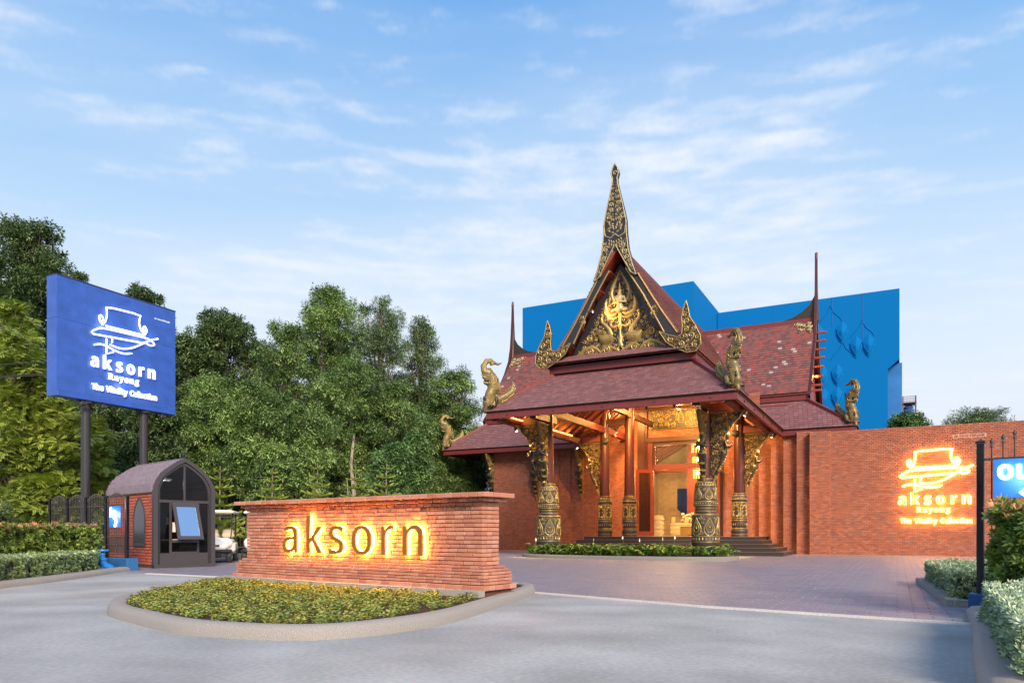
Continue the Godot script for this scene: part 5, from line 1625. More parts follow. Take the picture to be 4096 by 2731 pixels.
# a rounded kerb of exposed aggregate along a line; outer edge on the line, body inside it
func kerb(called: String, line: Array, closed: bool, w: float, h: float, label: String, side := 1.0, m: Material = null) -> MeshInstance3D:
	var pts := []
	var n := line.size()
	for i in (n if closed else n - 1):
		for k in 4:
			var p0: Vector2 = line[(i - 1 + n) % n] if closed else line[maxi(i - 1, 0)]
			var p3: Vector2 = line[(i + 2) % n] if closed else line[mini(i + 2, n - 1)]
			pts.append((line[i] as Vector2).cubic_interpolate(line[(i + 1) % n], p0, p3, k / 4.0))
	if not closed: pts.append(line[-1])
	var sgn := side
	if closed: sgn = -1.0 if Geometry2D.is_polygon_clockwise(PackedVector2Array(line)) else 1.0
	var prof := [[0.0, 0.0], [0.01, h * 0.55], [w * 0.16, h * 0.9], [w * 0.4, h], [w * 0.8, h * 0.98], [w * 0.97, h * 0.85], [w, 0.0]]
	var b := MB.new()
	b.smooth(4)
	var rows := []
	for i in pts.size():
		var a: Vector2 = pts[(i - 1 + pts.size()) % pts.size()] if closed else pts[maxi(i - 1, 0)]
		var c: Vector2 = pts[(i + 1) % pts.size()] if closed else pts[mini(i + 1, pts.size() - 1)]
		var d := (c - a).normalized()
		var o := Vector2(-d.y, d.x) * sgn
		var row := []
		for q in prof: row.append(Vector3(pts[i].x + o.x * q[0], q[1], pts[i].y + o.y * q[0]))
		rows.append(row)
	for i in (pts.size() if closed else pts.size() - 1):
		var r: Array = rows[i]
		var s: Array = rows[(i + 1) % rows.size()]
		for k in prof.size() - 1: b.quad(r[k], r[k + 1], s[k + 1], s[k])
	if not closed:
		b.flat()
		for r in [rows[0], rows[-1]]:
			for k in range(1, prof.size() - 1): b.tri(r[0], r[k], r[k + 1])
	return ground(fin(called, b, m if m else M.aggregate), label, "kerb")

# ---------------------------------------------------------------- billboard
func build_billboard() -> void:
	var x := Vector3(0.436, 0, -0.9).normalized()
	var at := Transform3D(Basis(x, Vector3.UP, Vector3(0.9, 0, 0.436).normalized()), Vector3(-14.815, 0, -24.0))
	var o := thing("billboard", "big blue box billboard on two dark poles with white lit barge logo", "sign", at)
	var bl := mat(Color(0.034, 0.115, 0.52), 0.38, M.soft, 0.3)
	var W := 4.52
	var y0 := 5.56
	var y1 := 9.5
	var b := MB.new()
	b.span(0.01, W - 0.01, y0 + 0.02, y1 - 0.02, -0.5, -0.02)
	fin("box_body", b, mat(Color(0.03, 0.065, 0.33), 0.5), o)
	# sheet metal panels with open joints
	var cols := [0.0, 1.0, 2.28, 3.5, W]
	for i in 4:
		for r in [[y0 + 0.17, 8.1], [8.1, y1]]:
			b = MB.new(); b.cbox(Vector3((cols[i] + cols[i + 1]) / 2, (r[0] + r[1]) / 2, -0.01), Vector3(cols[i + 1] - cols[i] - 0.006, r[1] - r[0] - 0.006, 0.03), 0.001)
			fin("panel", b, bl, o)
	for r in [[y0, 8.1], [8.1, y1]]:
		b = MB.new(); b.cbox(Vector3(-0.012, (r[0] + r[1]) / 2, -0.25), Vector3(0.03, r[1] - r[0] - 0.008, 0.5), 0.001); fin("panel", b, bl, o)
		b = MB.new(); b.cbox(Vector3(W + 0.012, (r[0] + r[1]) / 2, -0.25), Vector3(0.03, r[1] - r[0] - 0.008, 0.5), 0.004); fin("panel", b, bl, o)
	b = MB.new(); b.cbox(Vector3(W / 2, y0 + 0.08, 0.0), Vector3(W + 0.02, 0.17, 0.06), 0.01); fin("bottom_trim", b, bl, o)
	b = MB.new(); b.span(-0.03, W + 0.03, y1 - 0.015, y1 + 0.02, -0.52, 0.02); fin("top_trim", b, mat(Color(0.02, 0.03, 0.12), 0.5), o)
	for px in [1.15, 3.385]:
		b = MB.new(); b.lathe(Vector3(px, 0, -0.27), [[0.3, 0.0], [0.3, 0.03, 1], [0.15, 0.031], [0.15, y0 - 0.1, 1], [0.26, y0 - 0.09], [0.26, y0 + 0.01]], 24); fin("pole", b, mat(Color(0.028, 0.03, 0.038), 0.28), o)
	var s := thing("lit_logo", "white lit barge logo and lettering on the blue billboard", "sign", at * Transform3D(Basis(), Vector3(2.35, 0, 0.0)))
	logo(s, 2.62 / 940.0, 0.075, glow(Color(1, 1, 1), 1.5), Color(1, 1, 1), 3.0, false, 8.98)
	for q in [[-0.7, 8.2], [0.7, 8.2], [0.0, 7.0], [0.0, 6.3]]: omni(s, Vector3(q[0], q[1], 0.3), 0.06, 0.1, Color(0.9, 0.95, 1))
	var t := thing("script_line", "tiny white Thai script at the billboard's upper right corner", "lettering", at)
	b = MB.new(); thai(b, Vector3(3.62, 8.98, 0.012), 0.66, 0.045); fin("lettering", b, glow(Color(1, 1, 1), 0.4), t)
	# floodlights slung below
	for q in [[0.85, "left pole"], [1.6, "middle"], [3.95, "right corner"]]:
		var l := thing("floodlight", "small floodlight under the billboard's lower edge near its %s" % q[1], "floodlight", at * Transform3D(Basis(), Vector3(q[0], y0 - 0.12, 0.05)), "floodlights under the billboard")
		b = MB.new(); b.cbox(Vector3(0, -0.03, 0), Vector3(0.22, 0.1, 0.12), 0.015); b.beam(Vector3(0, 0.02, 0), Vector3(0, 0.12, -0.1), 0.03, 0.03); fin("housing", b, M.iron, l)
	# cables coming in from the left
	for q in [[6.9, 7.35, "upper"], [6.45, 6.85, "lower"], [6.5, 6.95, "middle"]]:
		var c := thing("power_cable", "%s black cable sagging leftwards behind the blue billboard" % q[2], "cable", Transform3D(), "cables left of the billboard")
		var p := []
		for i in 13:
			var f := i / 12.0
			p.append(Vector3(-34.0 + f * 18.4, q[1] + 1.2 * (1 - f) - (q[1] - q[0]) * f - 1.2 * sin(f * PI) * 0.6, -27.6 + f * 2.6))
		b = MB.new(); b.tube(p, [0.016], 6); fin("strand", b, M.iron, c)

# ---------------------------------------------------------------- guard booth
func arch(w: float, spring: float, top: float, grow := 0.0) -> PackedVector2Array:
	var p := PackedVector2Array([Vector2(-w / 2 - grow, 0)])
	var l := [[0.0, 0.0], [0.02, 0.16], [0.07, 0.36], [0.15, 0.55], [0.27, 0.73], [0.38, 0.88], [0.5, 1.0]]
	for q in l: p.append(Vector2(-w / 2 - grow + (w + grow * 2) * q[0], spring + (top + grow - spring) * q[1]))
	for i in range(l.size() - 2, -1, -1): p.append(Vector2(w / 2 + grow - (w + grow * 2) * l[i][0], spring + (top + grow - spring) * l[i][1]))
	p.append(Vector2(w / 2 + grow, 0))
	return p
func ring_prism(b: MB, o: PackedVector2Array, i: PackedVector2Array, z0: float, z1: float) -> void:
	b.flat()
	for k in o.size() - 1:
		b.quad(Vector3(o[k].x, o[k].y, z1), Vector3(o[k + 1].x, o[k + 1].y, z1), Vector3(i[k + 1].x, i[k + 1].y, z1), Vector3(i[k].x, i[k].y, z1))
		b.quad(Vector3(o[k].x, o[k].y, z0), Vector3(o[k + 1].x, o[k + 1].y, z0), Vector3(i[k + 1].x, i[k + 1].y, z0), Vector3(i[k].x, i[k].y, z0))
		b.quad(Vector3(o[k].x, o[k].y, z0), Vector3(o[k + 1].x, o[k + 1].y, z0), Vector3(o[k + 1].x, o[k + 1].y, z1), Vector3(o[k].x, o[k].y, z1))
		b.quad(Vector3(i[k].x, i[k].y, z0), Vector3(i[k + 1].x, i[k + 1].y, z0), Vector3(i[k + 1].x, i[k + 1].y, z1), Vector3(i[k].x, i[k].y, z1))
func build_booth() -> void:
	var th := deg_to_rad(48.0)
	var x := Vector3(cos(th), 0, -sin(th))                     # along the front, left to right
	var zf := Vector3(sin(th), 0, cos(th))
	var W := 1.84
	var D := 3.75
	var at := Transform3D(Basis(x, Vector3.UP, zf), Vector3(-10.72, 0, -22.08) + x * (W / 2))
	var o := thing("guard_booth", "narrow guard booth of red tile with pointed arch glass front", "booth", at)
	var dk := mat(Color(0.048, 0.045, 0.052), 0.42)
	var b := MB.new(); b.span(-W / 2 + 0.02, W / 2 - 0.02, 0, 0.1, -D, -0.02); fin("base", b, dk, o)
	# side walls with their red tiles
	var core := MB.new()
	core.span(-W / 2 + 0.05, -W / 2 + 0.15, 0.1, 2.35, -D + 0.1, -0.1)
	core.span(W / 2 - 0.15, W / 2 - 0.05, 0.1, 2.35, -D + 0.1, -0.1)
	core.prism(arch(W - 0.1, 2.35, 3.3), -D + 0.02, -D + 0.12)
	var wl := fin("wall", core, mat(Color(0.10, 0.03, 0.02), 0.8), o)
	var list := []
	brick_rect(list, Transform3D(Basis(Vector3.UP, -PI / 2), Vector3(-W / 2 + 0.045, 0, -D + 0.1)), 0.0, D - 0.2, 0.1, 2.35, 0.25, 0.09, 4)
	pieces(wl, "tile", brick_mesh(0.25, 0.09, 0.04, 0.014), list, [Color(0.58, 0.13, 0.07), Color(0.53, 0.115, 0.065), Color(0.63, 0.15, 0.08), Color(0.49, 0.105, 0.06)], tinted(mat(Color.WHITE, 0.45, M.fine, 1.2)))
	# curved roof of small round-ended tiles
	var ar := arch(W, 2.38, 3.3)
	b = MB.new()
	b.flat()
	for i in range(1, ar.size() - 2): b.quad(Vector3(ar[i].x, ar[i].y, -D + 0.05), Vector3(ar[i].x, ar[i].y, -0.1), Vector3(ar[i + 1].x, ar[i + 1].y, -0.1), Vector3(ar[i + 1].x, ar[i + 1].y, -D + 0.05))
	var roof := fin("roof", b, dk, o)
	var tm := MB.new()
	tm.prism(PackedVector2Array([Vector2(-0.065, 0.09), Vector2(-0.065, -0.03), Vector2(-0.045, -0.07), Vector2(0, -0.09), Vector2(0.045, -0.07), Vector2(0.065, -0.03), Vector2(0.065, 0.09)]), 0.0, 0.03)
	list = []
	# arc length along both sides of the arch
	for s in [0, 1]:
		var path := []
		for i in range(1, 8): path.append(ar[i] if s == 0 else ar[ar.size() - 1 - i])
		var tot := 0.0
		for i in 6: tot += path[i].distance_to(path[i + 1])
		var r := 0
		var at_l := 0.0
		while at_l < tot:
			var rest := at_l
			var k := 0
			while k < 5 and rest > path[k].distance_to(path[k + 1]):
				rest -= path[k].distance_to(path[k + 1]); k += 1
			var d: Vector2 = (path[k + 1] - path[k]).normalized()
			var p: Vector2 = path[k] + d * rest
			var up := Vector3(d.x, d.y, 0)
			var nn := Vector3(-d.y, d.x, 0) if s == 0 else Vector3(d.y, -d.x, 0)
			var zz := -D + 0.1 + (0.065 if r % 2 else 0.0)
			while zz < -0.1:
				var side := up.cross(nn)
				list.append([Transform3D(Basis(side, up, nn) * Basis(Vector3.RIGHT, 0.3), Vector3(p.x, p.y, zz) + nn * 0.016), rng.randi() % 4])
				zz += 0.13
			at_l += 0.095; r += 1
	pieces(roof, "tile", tm.mesh(), list, [Color(0.34, 0.275, 0.34), Color(0.30, 0.24, 0.305), Color(0.37, 0.30, 0.365), Color(0.32, 0.255, 0.32)], tinted(mat(Color.WHITE, 0.4, M.fine, 1.5)))
	# stepped arch frame in front and at the back, with ring finials
	b = MB.new()
	ring_prism(b, arch(W, 2.38, 3.36, 0.03), arch(W, 2.38, 3.36, -0.1), -0.12, 0.03)
	ring_prism(b, arch(W, 2.38, 3.36, -0.1), arch(W, 2.36, 3.34, -0.17), -0.12, -0.03)
	fin("arch_frame", b, dk, o)
	b = MB.new(); ring_prism(b, arch(W, 2.38, 3.3, 0.06), arch(W, 2.38, 3.3, -0.04), -D - 0.02, -D + 0.06); fin("arch_frame", b, dk, o)
	for zz in [-0.04, -D + 0.02]:
		b = MB.new()
		var pts := []
		for i in 13: pts.append(Vector3(cos(TAU * i / 12) * 0.05, 3.47 + sin(TAU * i / 12) * 0.05, zz))
		b.tube(pts, [0.013], 6); fin("ring_finial", b, dk, o)
	# glazing bars and panes of the front
	b = MB.new()
	var zg := -0.06
	for q in [[-0.78, 0.78, 0.1, 0.46, 0.05], [-0.78, 0.78, 2.0, 2.08, 0.07], [-0.03, 0.03, 2.08, 3.14, 0.06], [-0.46, -0.39, 0.46, 2.0, 0.06], [0.39, 0.46, 0.46, 2.0, 0.06], [-0.39, 0.39, 0.78, 0.86, 0.06], [-0.39, 0.39, 0.46, 0.5, 0.05], [-0.80, -0.74, 0.1, 2.3, 0.06], [0.74, 0.80, 0.1, 2.3, 0.06]]: b.span(q[0], q[1], q[2], q[3], zg - q[4] / 2, zg + q[4] / 2)
	b.span(-W / 2 - 0.03, W / 2 + 0.03, 0, 0.12, -0.14, 0.06)
	fin("glazing_bars", b, dk, o)
	var up := arch(W - 0.34, 2.3, 3.17)
	for q in [[-0.75, -0.46, 0.46, 2.0], [0.46, 0.75, 0.46, 2.0], [-0.39, 0.39, 0.5, 0.78]]:
		b = MB.new(); b.span(q[0], q[1], q[2], q[3], zg - 0.005, zg + 0.001); fin("pane", b, glass(0.6, Color(0.05, 0.055, 0.065)), o)
	for s in [-1.0, 1.0]:
		var pg := PackedVector2Array([Vector2(0.03 * s, 2.08)])
		for p in up:
			if p.x * s >= 0.0 and p.y > 2.1: pg.append(Vector2(maxf(absf(p.x), 0.03) * s, p.y))
		pg.append(Vector2(0.75 * s, 2.08))
		if s > 0: pass
		var sorted := Array(pg)
		var cc := Vector2(0.35 * s, 2.5)
		sorted.sort_custom(func(a, c): return (a - cc).angle() < (c - cc).angle())
		b = MB.new(); b.prism(PackedVector2Array(sorted), zg - 0.005, zg + 0.001); fin("pane", b, glass(0.6, Color(0.05, 0.055, 0.065)), o)
	# top hung window, pushed open
	var wnd := Node3D.new()
	wnd.name = "window"
	o.add_child(wnd)
	wnd.transform = Transform3D(Basis(Vector3.RIGHT, deg_to_rad(-20.0)), Vector3(0, 2.0, 0.0))
	b = MB.new()
	for q in [[-0.40, -0.30, -1.2, 0.0], [0.30, 0.40, -1.2, 0.0], [-0.30, 0.30, -0.13, 0.0], [-0.30, 0.30, -1.2, -1.09]]: b.span(q[0], q[1], q[2], q[3], -0.025, 0.025)
	fin("frame", b, dk, wnd)
	b = MB.new(); b.span(-0.30, 0.30, -1.09, -0.13, -0.004, 0.004)
	var wg := mat(Color(0.20, 0.36, 0.62), 0.06)
	wg.metallic = 0.5
	fin("pane", b, wg, wnd)
	# small pointed side window
	b = MB.new()
	var sw := arch(0.92, 0.85, 1.5)
	for k in sw.size(): sw[k] += Vector2(0, 0.7)
	var si := arch(0.92, 0.85, 1.5, -0.06)
	for k in si.size(): si[k] += Vector2(0, 0.7)
	ring_prism(b, sw, si, -0.05, 0.03)
	b.span(-0.46, 0.46, 0.66, 0.76, -0.05, 0.04)
	var sf := fin("side_window", b, dk, o)
	sf.transform = Transform3D(Basis(Vector3(0, 0, 1), Vector3.UP, Vector3(-1, 0, 0)), Vector3(-W / 2 + 0.03, 0, -1.15))
	b = MB.new(); b.prism(si, -0.03, 0.022); fin("pane", b, mat(Color(0.03, 0.035, 0.045), 0.08), sf)
	# inside: counter, hanging blue coat, papers, round lamp
	b = MB.new(); b.span(-0.85, 0.85, 0.84, 0.88, -0.75, -0.2); fin("counter", b, mat(Color(0.6, 0.58, 0.5), 0.5), o)
	var c := thing("blue_coat", "blue uniform coat hanging inside the booth's left window", "coat", at)
	b = MB.new()
	body(b, [[Vector3(-0.62, 1.62, -0.5), 0.1, Vector3(-0.42, 1.6, -0.6), 0.09], [Vector3(-0.55, 1.5, -0.52), 0.13, Vector3(-0.53, 1.0, -0.5), 0.15], [Vector3(-0.68, 1.55, -0.48), 0.07, Vector3(-0.74, 1.1, -0.46), 0.06]], 0.04, 0.05)
	fin("cloth", b, mat(Color(0.015, 0.07, 0.28), 0.85), c)
	for q in [[-0.5, 1.55, 0.16, 0.22], [-0.32, 1.4, 0.1, 0.3], [0.2, 1.3, 0.14, 0.2]]:
		var n := thing("paper_notice", ["white paper sheet pinned high inside the booth's left pane", "narrow white paper sheet behind the booth's window post", "white paper sheet low inside the booth behind its open window"][int(N.get("paper_notice", 0))], "paper", at)
		b = MB.new(); b.span(q[0], q[0] + q[2], q[1] - q[3], q[1], -0.16, -0.157); fin("sheet", b, mat(Color(0.75, 0.75, 0.72), 0.8), n)
	var lp := thing("ring_lamp", "round white ceiling lamp inside the booth's arch", "lamp", at)
	b = MB.new(); b.lathe(Vector3(-0.25, 2.72, -0.9), [[0.18, 0.0], [0.22, 0.02], [0.22, 0.05], [0.12, 0.07], [0.0, 0.07]], 20); fin("lamp_disc", b, glow(Color(0.9, 0.95, 1), 0.5), lp)
	omni(lp, Vector3(-0.25, 2.62, -0.9), 0.35, 0.15, Color(0.95, 0.97, 1))

# ---------------------------------------------------------------- iron fences with lit signs
func post_mesh(h: float, w: float) -> MB:
	var b := MB.new()
	b.cbox(Vector3(0, h / 2, 0), Vector3(w, h, w), 0.006)
	b.cbox(Vector3(0, h + 0.015, 0), Vector3(w + 0.03, 0.03, w + 0.03), 0.005)
	b.lathe(Vector3(0, h + 0.03, 0), [[w * 0.62, 0.0], [0.0, 0.035]], 4, false)
	return b
func bar(parent: Node, x: float, y0: float, y1: float, z := 0.0) -> void:
	var b := MB.new()
	b.tube([Vector3(x, y0, z), Vector3(x, y1, z)], [0.011], 6)
	b.lathe(Vector3(x, y1 - 0.02, z), [[0.011, -0.07], [0.021, -0.06], [0.021, -0.045], [0.012, -0.04], [0.012, -0.02], [0.024, 0.0], [0.02, 0.03], [0.0, 0.055]], 8)
	fin("bar", b, M.iron, parent)
func build_fences() -> void:
	# left run: four bays stepping back behind the hedge
	var d := Vector3(-3.75, 0, -2.5).normalized()
	var p0 := Vector3(-10.95, 0, -20.95)
	var at := Transform3D(Basis(-d, Vector3.UP, Vector3(-d.z, 0, d.x) * -1.0), p0 + d * 4.5)
	at.basis = Basis(-d, Vector3.UP, (-d).cross(Vector3.UP))
	var o := thing("iron_fence", "black iron fence with arched bar tops left of the guard booth", "fence", at)
	var bay := 1.125
	for i in 5: fin("post", at_x(post_mesh(2.12 - 0.36, 0.09), i * bay, 0.36), M.iron, o)
	for i in 4:
		var x0 := i * bay
		for y in [0.72, 0.96, 1.86]:
			var b := MB.new(); b.beam(Vector3(x0 + 0.05, y, 0), Vector3(x0 + bay - 0.05, y, 0), 0.03, 0.03); fin("rail", b, mat(Color(0.05, 0.04, 0.035), 0.5), o)
		for k in 11:
			var f := (k + 1) / 12.0
			bar(o, x0 + f * bay, 0.5, 2.02 + 0.2 * sin(PI * f))
		for k in 10:
			var b := MB.new(); b.tube([Vector3(x0 + (k + 1.5) / 12.0 * bay, 0.5, 0), Vector3(x0 + (k + 1.5) / 12.0 * bay, 0.96, 0)], [0.008], 5); fin("bar", b, M.iron, o)
	var pl := thing("blue_plinth", "low blue painted concrete plinth under the left fence end", "plinth", at)
	var b := MB.new(); b.cbox(Vector3(2.3, 0.18, 0.0), Vector3(5.0, 0.36, 0.34), 0.015); fin("block", b, mat(Color(0.02, 0.15, 0.42), 0.7, M.fine, 0.8), pl)
	var ss := thing("entry_sign", "small blue lit direction sign on the fence beside the booth", "sign", at)
	b = MB.new(); b.cbox(Vector3(3.98, 1.54, 0.05), Vector3(0.62, 0.62, 0.04), 0.005); fin("plate", b, mat(Color(0.01, 0.13, 0.50), 0.5), ss)
	var t := put("letter", letters("in", 0.36, 0.02, "Droid Sans", 700), glow(Color(0.95, 0.97, 1), 4.0), ss)
	t.position = Vector3(3.90, 1.66, 0.085)
	b = MB.new(); b.tube([Vector3(3.97, 1.5, 0.085), Vector3(4.06, 1.47, 0.085), Vector3(4.08, 1.38, 0.085), Vector3(4.03, 1.3, 0.085), Vector3(4.02, 1.26, 0.085)], [0.03], 8); fin("light_arrow", b, glow(Color(0.95, 0.97, 1), 4.0), ss)
	omni(ss, Vector3(3.95, 1.6, 0.25), 0.15, 0.08, Color(0.9, 0.95, 1))
	b = MB.new(); b.tube([Vector3(4.0, 1.25, 0.04), Vector3(4.0, 0.7, 0.03), Vector3(4.02, 0.4, 0.08), Vector3(3.95, 0.1, 0.2)], [0.016], 6); fin("cable", b, M.iron, ss)
	# right run with the way-out sign
	var e := Vector3(cos(deg_to_rad(37.5)), 0, sin(deg_to_rad(37.5)))
	at = Transform3D(Basis(e, Vector3.UP, e.cross(Vector3.UP) * -1.0), Vector3(6.36, 0, -10.0))
	at.basis = Basis(e, Vector3.UP, e.cross(Vector3.UP))
	o = thing("iron_fence", "tall black iron fence with round tipped bars at right edge", "fence", at)
	fin("post", at_x(post_mesh(2.05, 0.088), 0.0, 0.25), M.iron, o)
	fin("post", at_x(post_mesh(2.05, 0.088), 2.3, 0.25), M.iron, o)
	for y in [0.66, 0.80, 2.08]:
		b = MB.new(); b.beam(Vector3(0.04, y, 0), Vector3(2.26, y, 0), 0.03, 0.032); fin("rail", b, M.iron, o)
	for k in 17:
		var f := (k + 1) / 18.0
		bar(o, f * 2.3, 0.5, 2.28 + 0.28 * sin(PI * f))
	ss = thing("exit_sign", "blue panel with glowing white word out on the right fence", "sign", at)
	b = MB.new(); b.cbox(Vector3(0.72, 1.81, 0.05), Vector3(1.14, 0.52, 0.04), 0.004); fin("plate", b, mat(Color(0.01, 0.13, 0.50), 0.5), ss)
	var x := 0.2
	for c in "out":
		var m := letters(c, 0.35, 0.03, "Droid Sans", 700)
		t = put("letter", m, glow(Color(1, 1, 1), 5.0), ss)
		t.position = Vector3(x - m.get_aabb().position.x, 1.80 + baseline(0.35, "Droid Sans", 700), 0.09)
		x += m.get_aabb().size.x + 0.035
	b = MB.new(); b.tube([Vector3(0.52, 1.66, 0.09), Vector3(0.46, 1.62, 0.09), Vector3(0.52, 1.57, 0.09), Vector3(0.9, 1.62, 0.09)], [0.026], 8); fin("light_arrow", b, glow(Color(1, 1, 1), 5.0), ss)
	for i in 2: omni(ss, Vector3(0.45 + i * 0.5, 1.8, 0.3), 0.12, 0.08, Color(0.92, 0.96, 1))
	pl = thing("blue_block", "blue painted concrete block under the right fence post", "block", at)
	b = MB.new(); b.cbox(Vector3(0.0, 0.135, 0), Vector3(0.27, 0.27, 0.27), 0.015); fin("block", b, mat(Color(0.012, 0.10, 0.36), 0.6, M.fine, 1.0), pl)
	# dark boundary fence far behind the carts
	o = thing("boundary_fence", "dark plain bar fence behind the golf carts and young pines", "fence", Transform3D(Basis(Vector3.UP, deg_to_rad(12)), Vector3(-17.5, 0, -36)))
	for y in [0.35, 1.85]:
		b = MB.new(); b.beam(Vector3(0, y, 0), Vector3(17, y, 0), 0.04, 0.05); fin("rail", b, M.iron, o)
	for k in 8: fin("post", at_x(post_mesh(2.1, 0.09), k * 2.4, 0.0), M.iron, o)
	for k in 110:
		b = MB.new(); b.box(Vector3(0.1 + k * 0.15, 1.1, 0), Vector3(0.02, 1.7, 0.02)); fin("bar", b, M.iron, o)
func at_x(b: MB, x: float, y: float) -> MB:
	var r := MB.new()
	r.st.append_from(b.mesh(), 0, Transform3D(Basis(), Vector3(x, y, 0)))
	return r

# ---------------------------------------------------------------- golf carts
func build_carts() -> void:
	var o := thing("golf_cart", "white golf cart facing the drive just right of the guard booth", "golf cart", turned(Vector3(-10.75, 0, -26.9), 14.0), "parked golf carts")
	var wh := mat(Color(0.80, 0.80, 0.80), 0.25)
	var blk := mat(Color(0.025, 0.025, 0.028), 0.55)
	var beige := mat(Color(0.56, 0.49, 0.37), 0.6)
	# z points forward
	var b := MB.new()
	body(b, [[Vector3(-0.36, 0.62, 0.85), 0.16, Vector3(0.36, 0.62, 0.85), 0.16], [Vector3(-0.38, 0.7, 0.45), 0.2, Vector3(0.38, 0.7, 0.45), 0.2], [Vector3(-0.3, 0.56, 1.0), 0.12, Vector3(0.3, 0.56, 1.0), 0.12], [Vector3(0, 0.76, 0.6), 0.2, Vector3(0, 0.66, 0.9), 0.16]], 0.05, 0.1)
	fin("cowl", b, wh, o)
	b = MB.new(); b.cbox(Vector3(0, 0.42, 0.98), Vector3(1.14, 0.14, 0.34), 0.06); b.cbox(Vector3(0, 0.3, 1.02), Vector3(0.5, 0.2, 0.2), 0.03)
	for i in 4: b.box(Vector3(0, 0.24 + i * 0.04, 1.125), Vector3(0.42, 0.012, 0.02))
	fin("bumper", b, blk, o)
	b = MB.new(); b.cbox(Vector3(0, 0.62, 1.118), Vector3(0.42, 0.065, 0.02), 0.005); var bd := fin("badge", b, blk, o)
	var t := put("lettering", letters("Club Car", 0.06, 0.006, "Droid Sans", 700), mat(Color(0.6, 0.6, 0.6), 0.4), bd); t.position = Vector3(0, 0.62, 1.131)
	b = MB.new(); b.cbox(Vector3(0, 0.36, -0.15), Vector3(1.1, 0.12, 2.0), 0.03); b.cbox(Vector3(0, 0.55, -0.75), Vector3(1.14, 0.36, 0.9), 0.06); fin("chassis", b, wh, o)
	for s in [-1.0, 1.0]:
		b = MB.new(); b.cbox(Vector3(0.27 * s, 0.78, -0.45), Vector3(0.5, 0.14, 0.5), 0.05); fin("seat", b, beige, o)
		b = MB.new(); body(b, [[Vector3(0.27 * s - 0.13, 0.98, -0.72), 0.1, Vector3(0.27 * s + 0.13, 0.98, -0.72), 0.1], [Vector3(0.27 * s - 0.1, 1.12, -0.77), 0.1, Vector3(0.27 * s + 0.1, 1.12, -0.77), 0.1]], 0.035, 0.06, Vector3(1, 1, 1.5)); fin("backrest", b, beige, o)
		for f in [0.82, -0.85]:
			b = MB.new()
			b.lathe(Vector3.ZERO, [[0.12, -0.09], [0.2, -0.1], [0.235, -0.07], [0.24, 0.0], [0.235, 0.07], [0.2, 0.1], [0.12, 0.09]], 20)
			for k in 20: b.box(Vector3(cos(TAU * k / 20) * 0.238, 0, sin(TAU * k / 20) * 0.238), Vector3(0.02, 0.15, 0.02))
			var tr := fin("wheel", b, blk, o); tr.transform = Transform3D(Basis(Vector3(0, 0, 1), PI / 2), Vector3(0.5 * s, 0.24, f))
			b = MB.new(); b.lathe(Vector3.ZERO, [[0.0, 0.07], [0.05, 0.085], [0.12, 0.06], [0.125, 0.09]], 14); b.lathe(Vector3.ZERO, [[0.0, -0.07], [0.05, -0.085], [0.12, -0.06], [0.125, -0.09]], 14); fin("rim", b, mat(Color(0.3, 0.3, 0.3), 0.4, null, 1.0, 0.6), tr)
		b = MB.new(); b.tube([Vector3(0.5 * s, 0.75, 0.5), Vector3(0.52 * s, 1.3, 0.22), Vector3(0.52 * s, 1.78, 0.02)], [0.022], 8); fin("strut", b, blk, o)
		b = MB.new(); b.tube([Vector3(0.5 * s, 0.7, -1.0), Vector3(0.52 * s, 1.78, -0.95)], [0.022], 8); fin("strut", b, blk, o)
	b = MB.new(); b.cbox(Vector3(0, 1.83, -0.45), Vector3(1.2, 0.09, 1.75), 0.04); b.cbox(Vector3(0, 1.87, -0.45), Vector3(1.05, 0.06, 1.55), 0.03); fin("canopy", b, wh, o)
	b = MB.new()
	var pts := []
	for i in 17: pts.append(Vector3(-0.26 + cos(TAU * i / 16) * 0.17, 1.02 + sin(TAU * i / 16) * 0.13, 0.12 - sin(TAU * i / 16) * 0.1))
	b.tube(pts, [0.016], 6); b.tube([Vector3(-0.26, 1.0, 0.13), Vector3(-0.26, 0.78, 0.4)], [0.03], 8); b.cbox(Vector3(-0.26, 1.0, 0.13), Vector3(0.28, 0.04, 0.04), 0.01); fin("steering_wheel", b, blk, o)
	dup(o, "white golf cart half hidden behind the brick name wall's left end", turned(Vector3(-9.5, 0, -27.9), 14.0))
	dup(o, "golf cart parked third in the row, mostly behind the name wall", turned(Vector3(-8.1, 0, -28.6), 14.0))
	o = thing("fairy_light_bush", "small bush wound with yellow fairy lights behind the golf carts", "bush", Transform3D(Basis(), Vector3(-9.25, 0, -30.0)))
	b = MB.new()
	for i in 70: b.ball(Vector3(rng.randf_range(-0.35, 0.45), rng.randf_range(0.3, 1.35), rng.randf_range(-0.3, 0.3)), Vector3.ONE * 0.022, 6)
	fin("fairy_lights", b, glow(Color(1.0, 0.75, 0.1), 5.0), o)
	omni(o, Vector3(0, 0.9, 0.4), 0.1, 0.3, Color(1, 0.8, 0.2))
	b = MB.new()
	for i in 160: b.leaf(func(q: Vector2, hh: float) -> Vector3: return Vector3(q.x, q.y, hh * 8.0 - 0.3), Vector2(rng.randf_range(-0.35, 0.35), rng.randf_range(0.1, 1.3)), rng.randf() * TAU, 0.14, 0.05, rng.randf_range(0.0, 0.07))
	stuff(fin("foliage", b, mat(Color(0.05, 0.09, 0.03), 0.6), o))

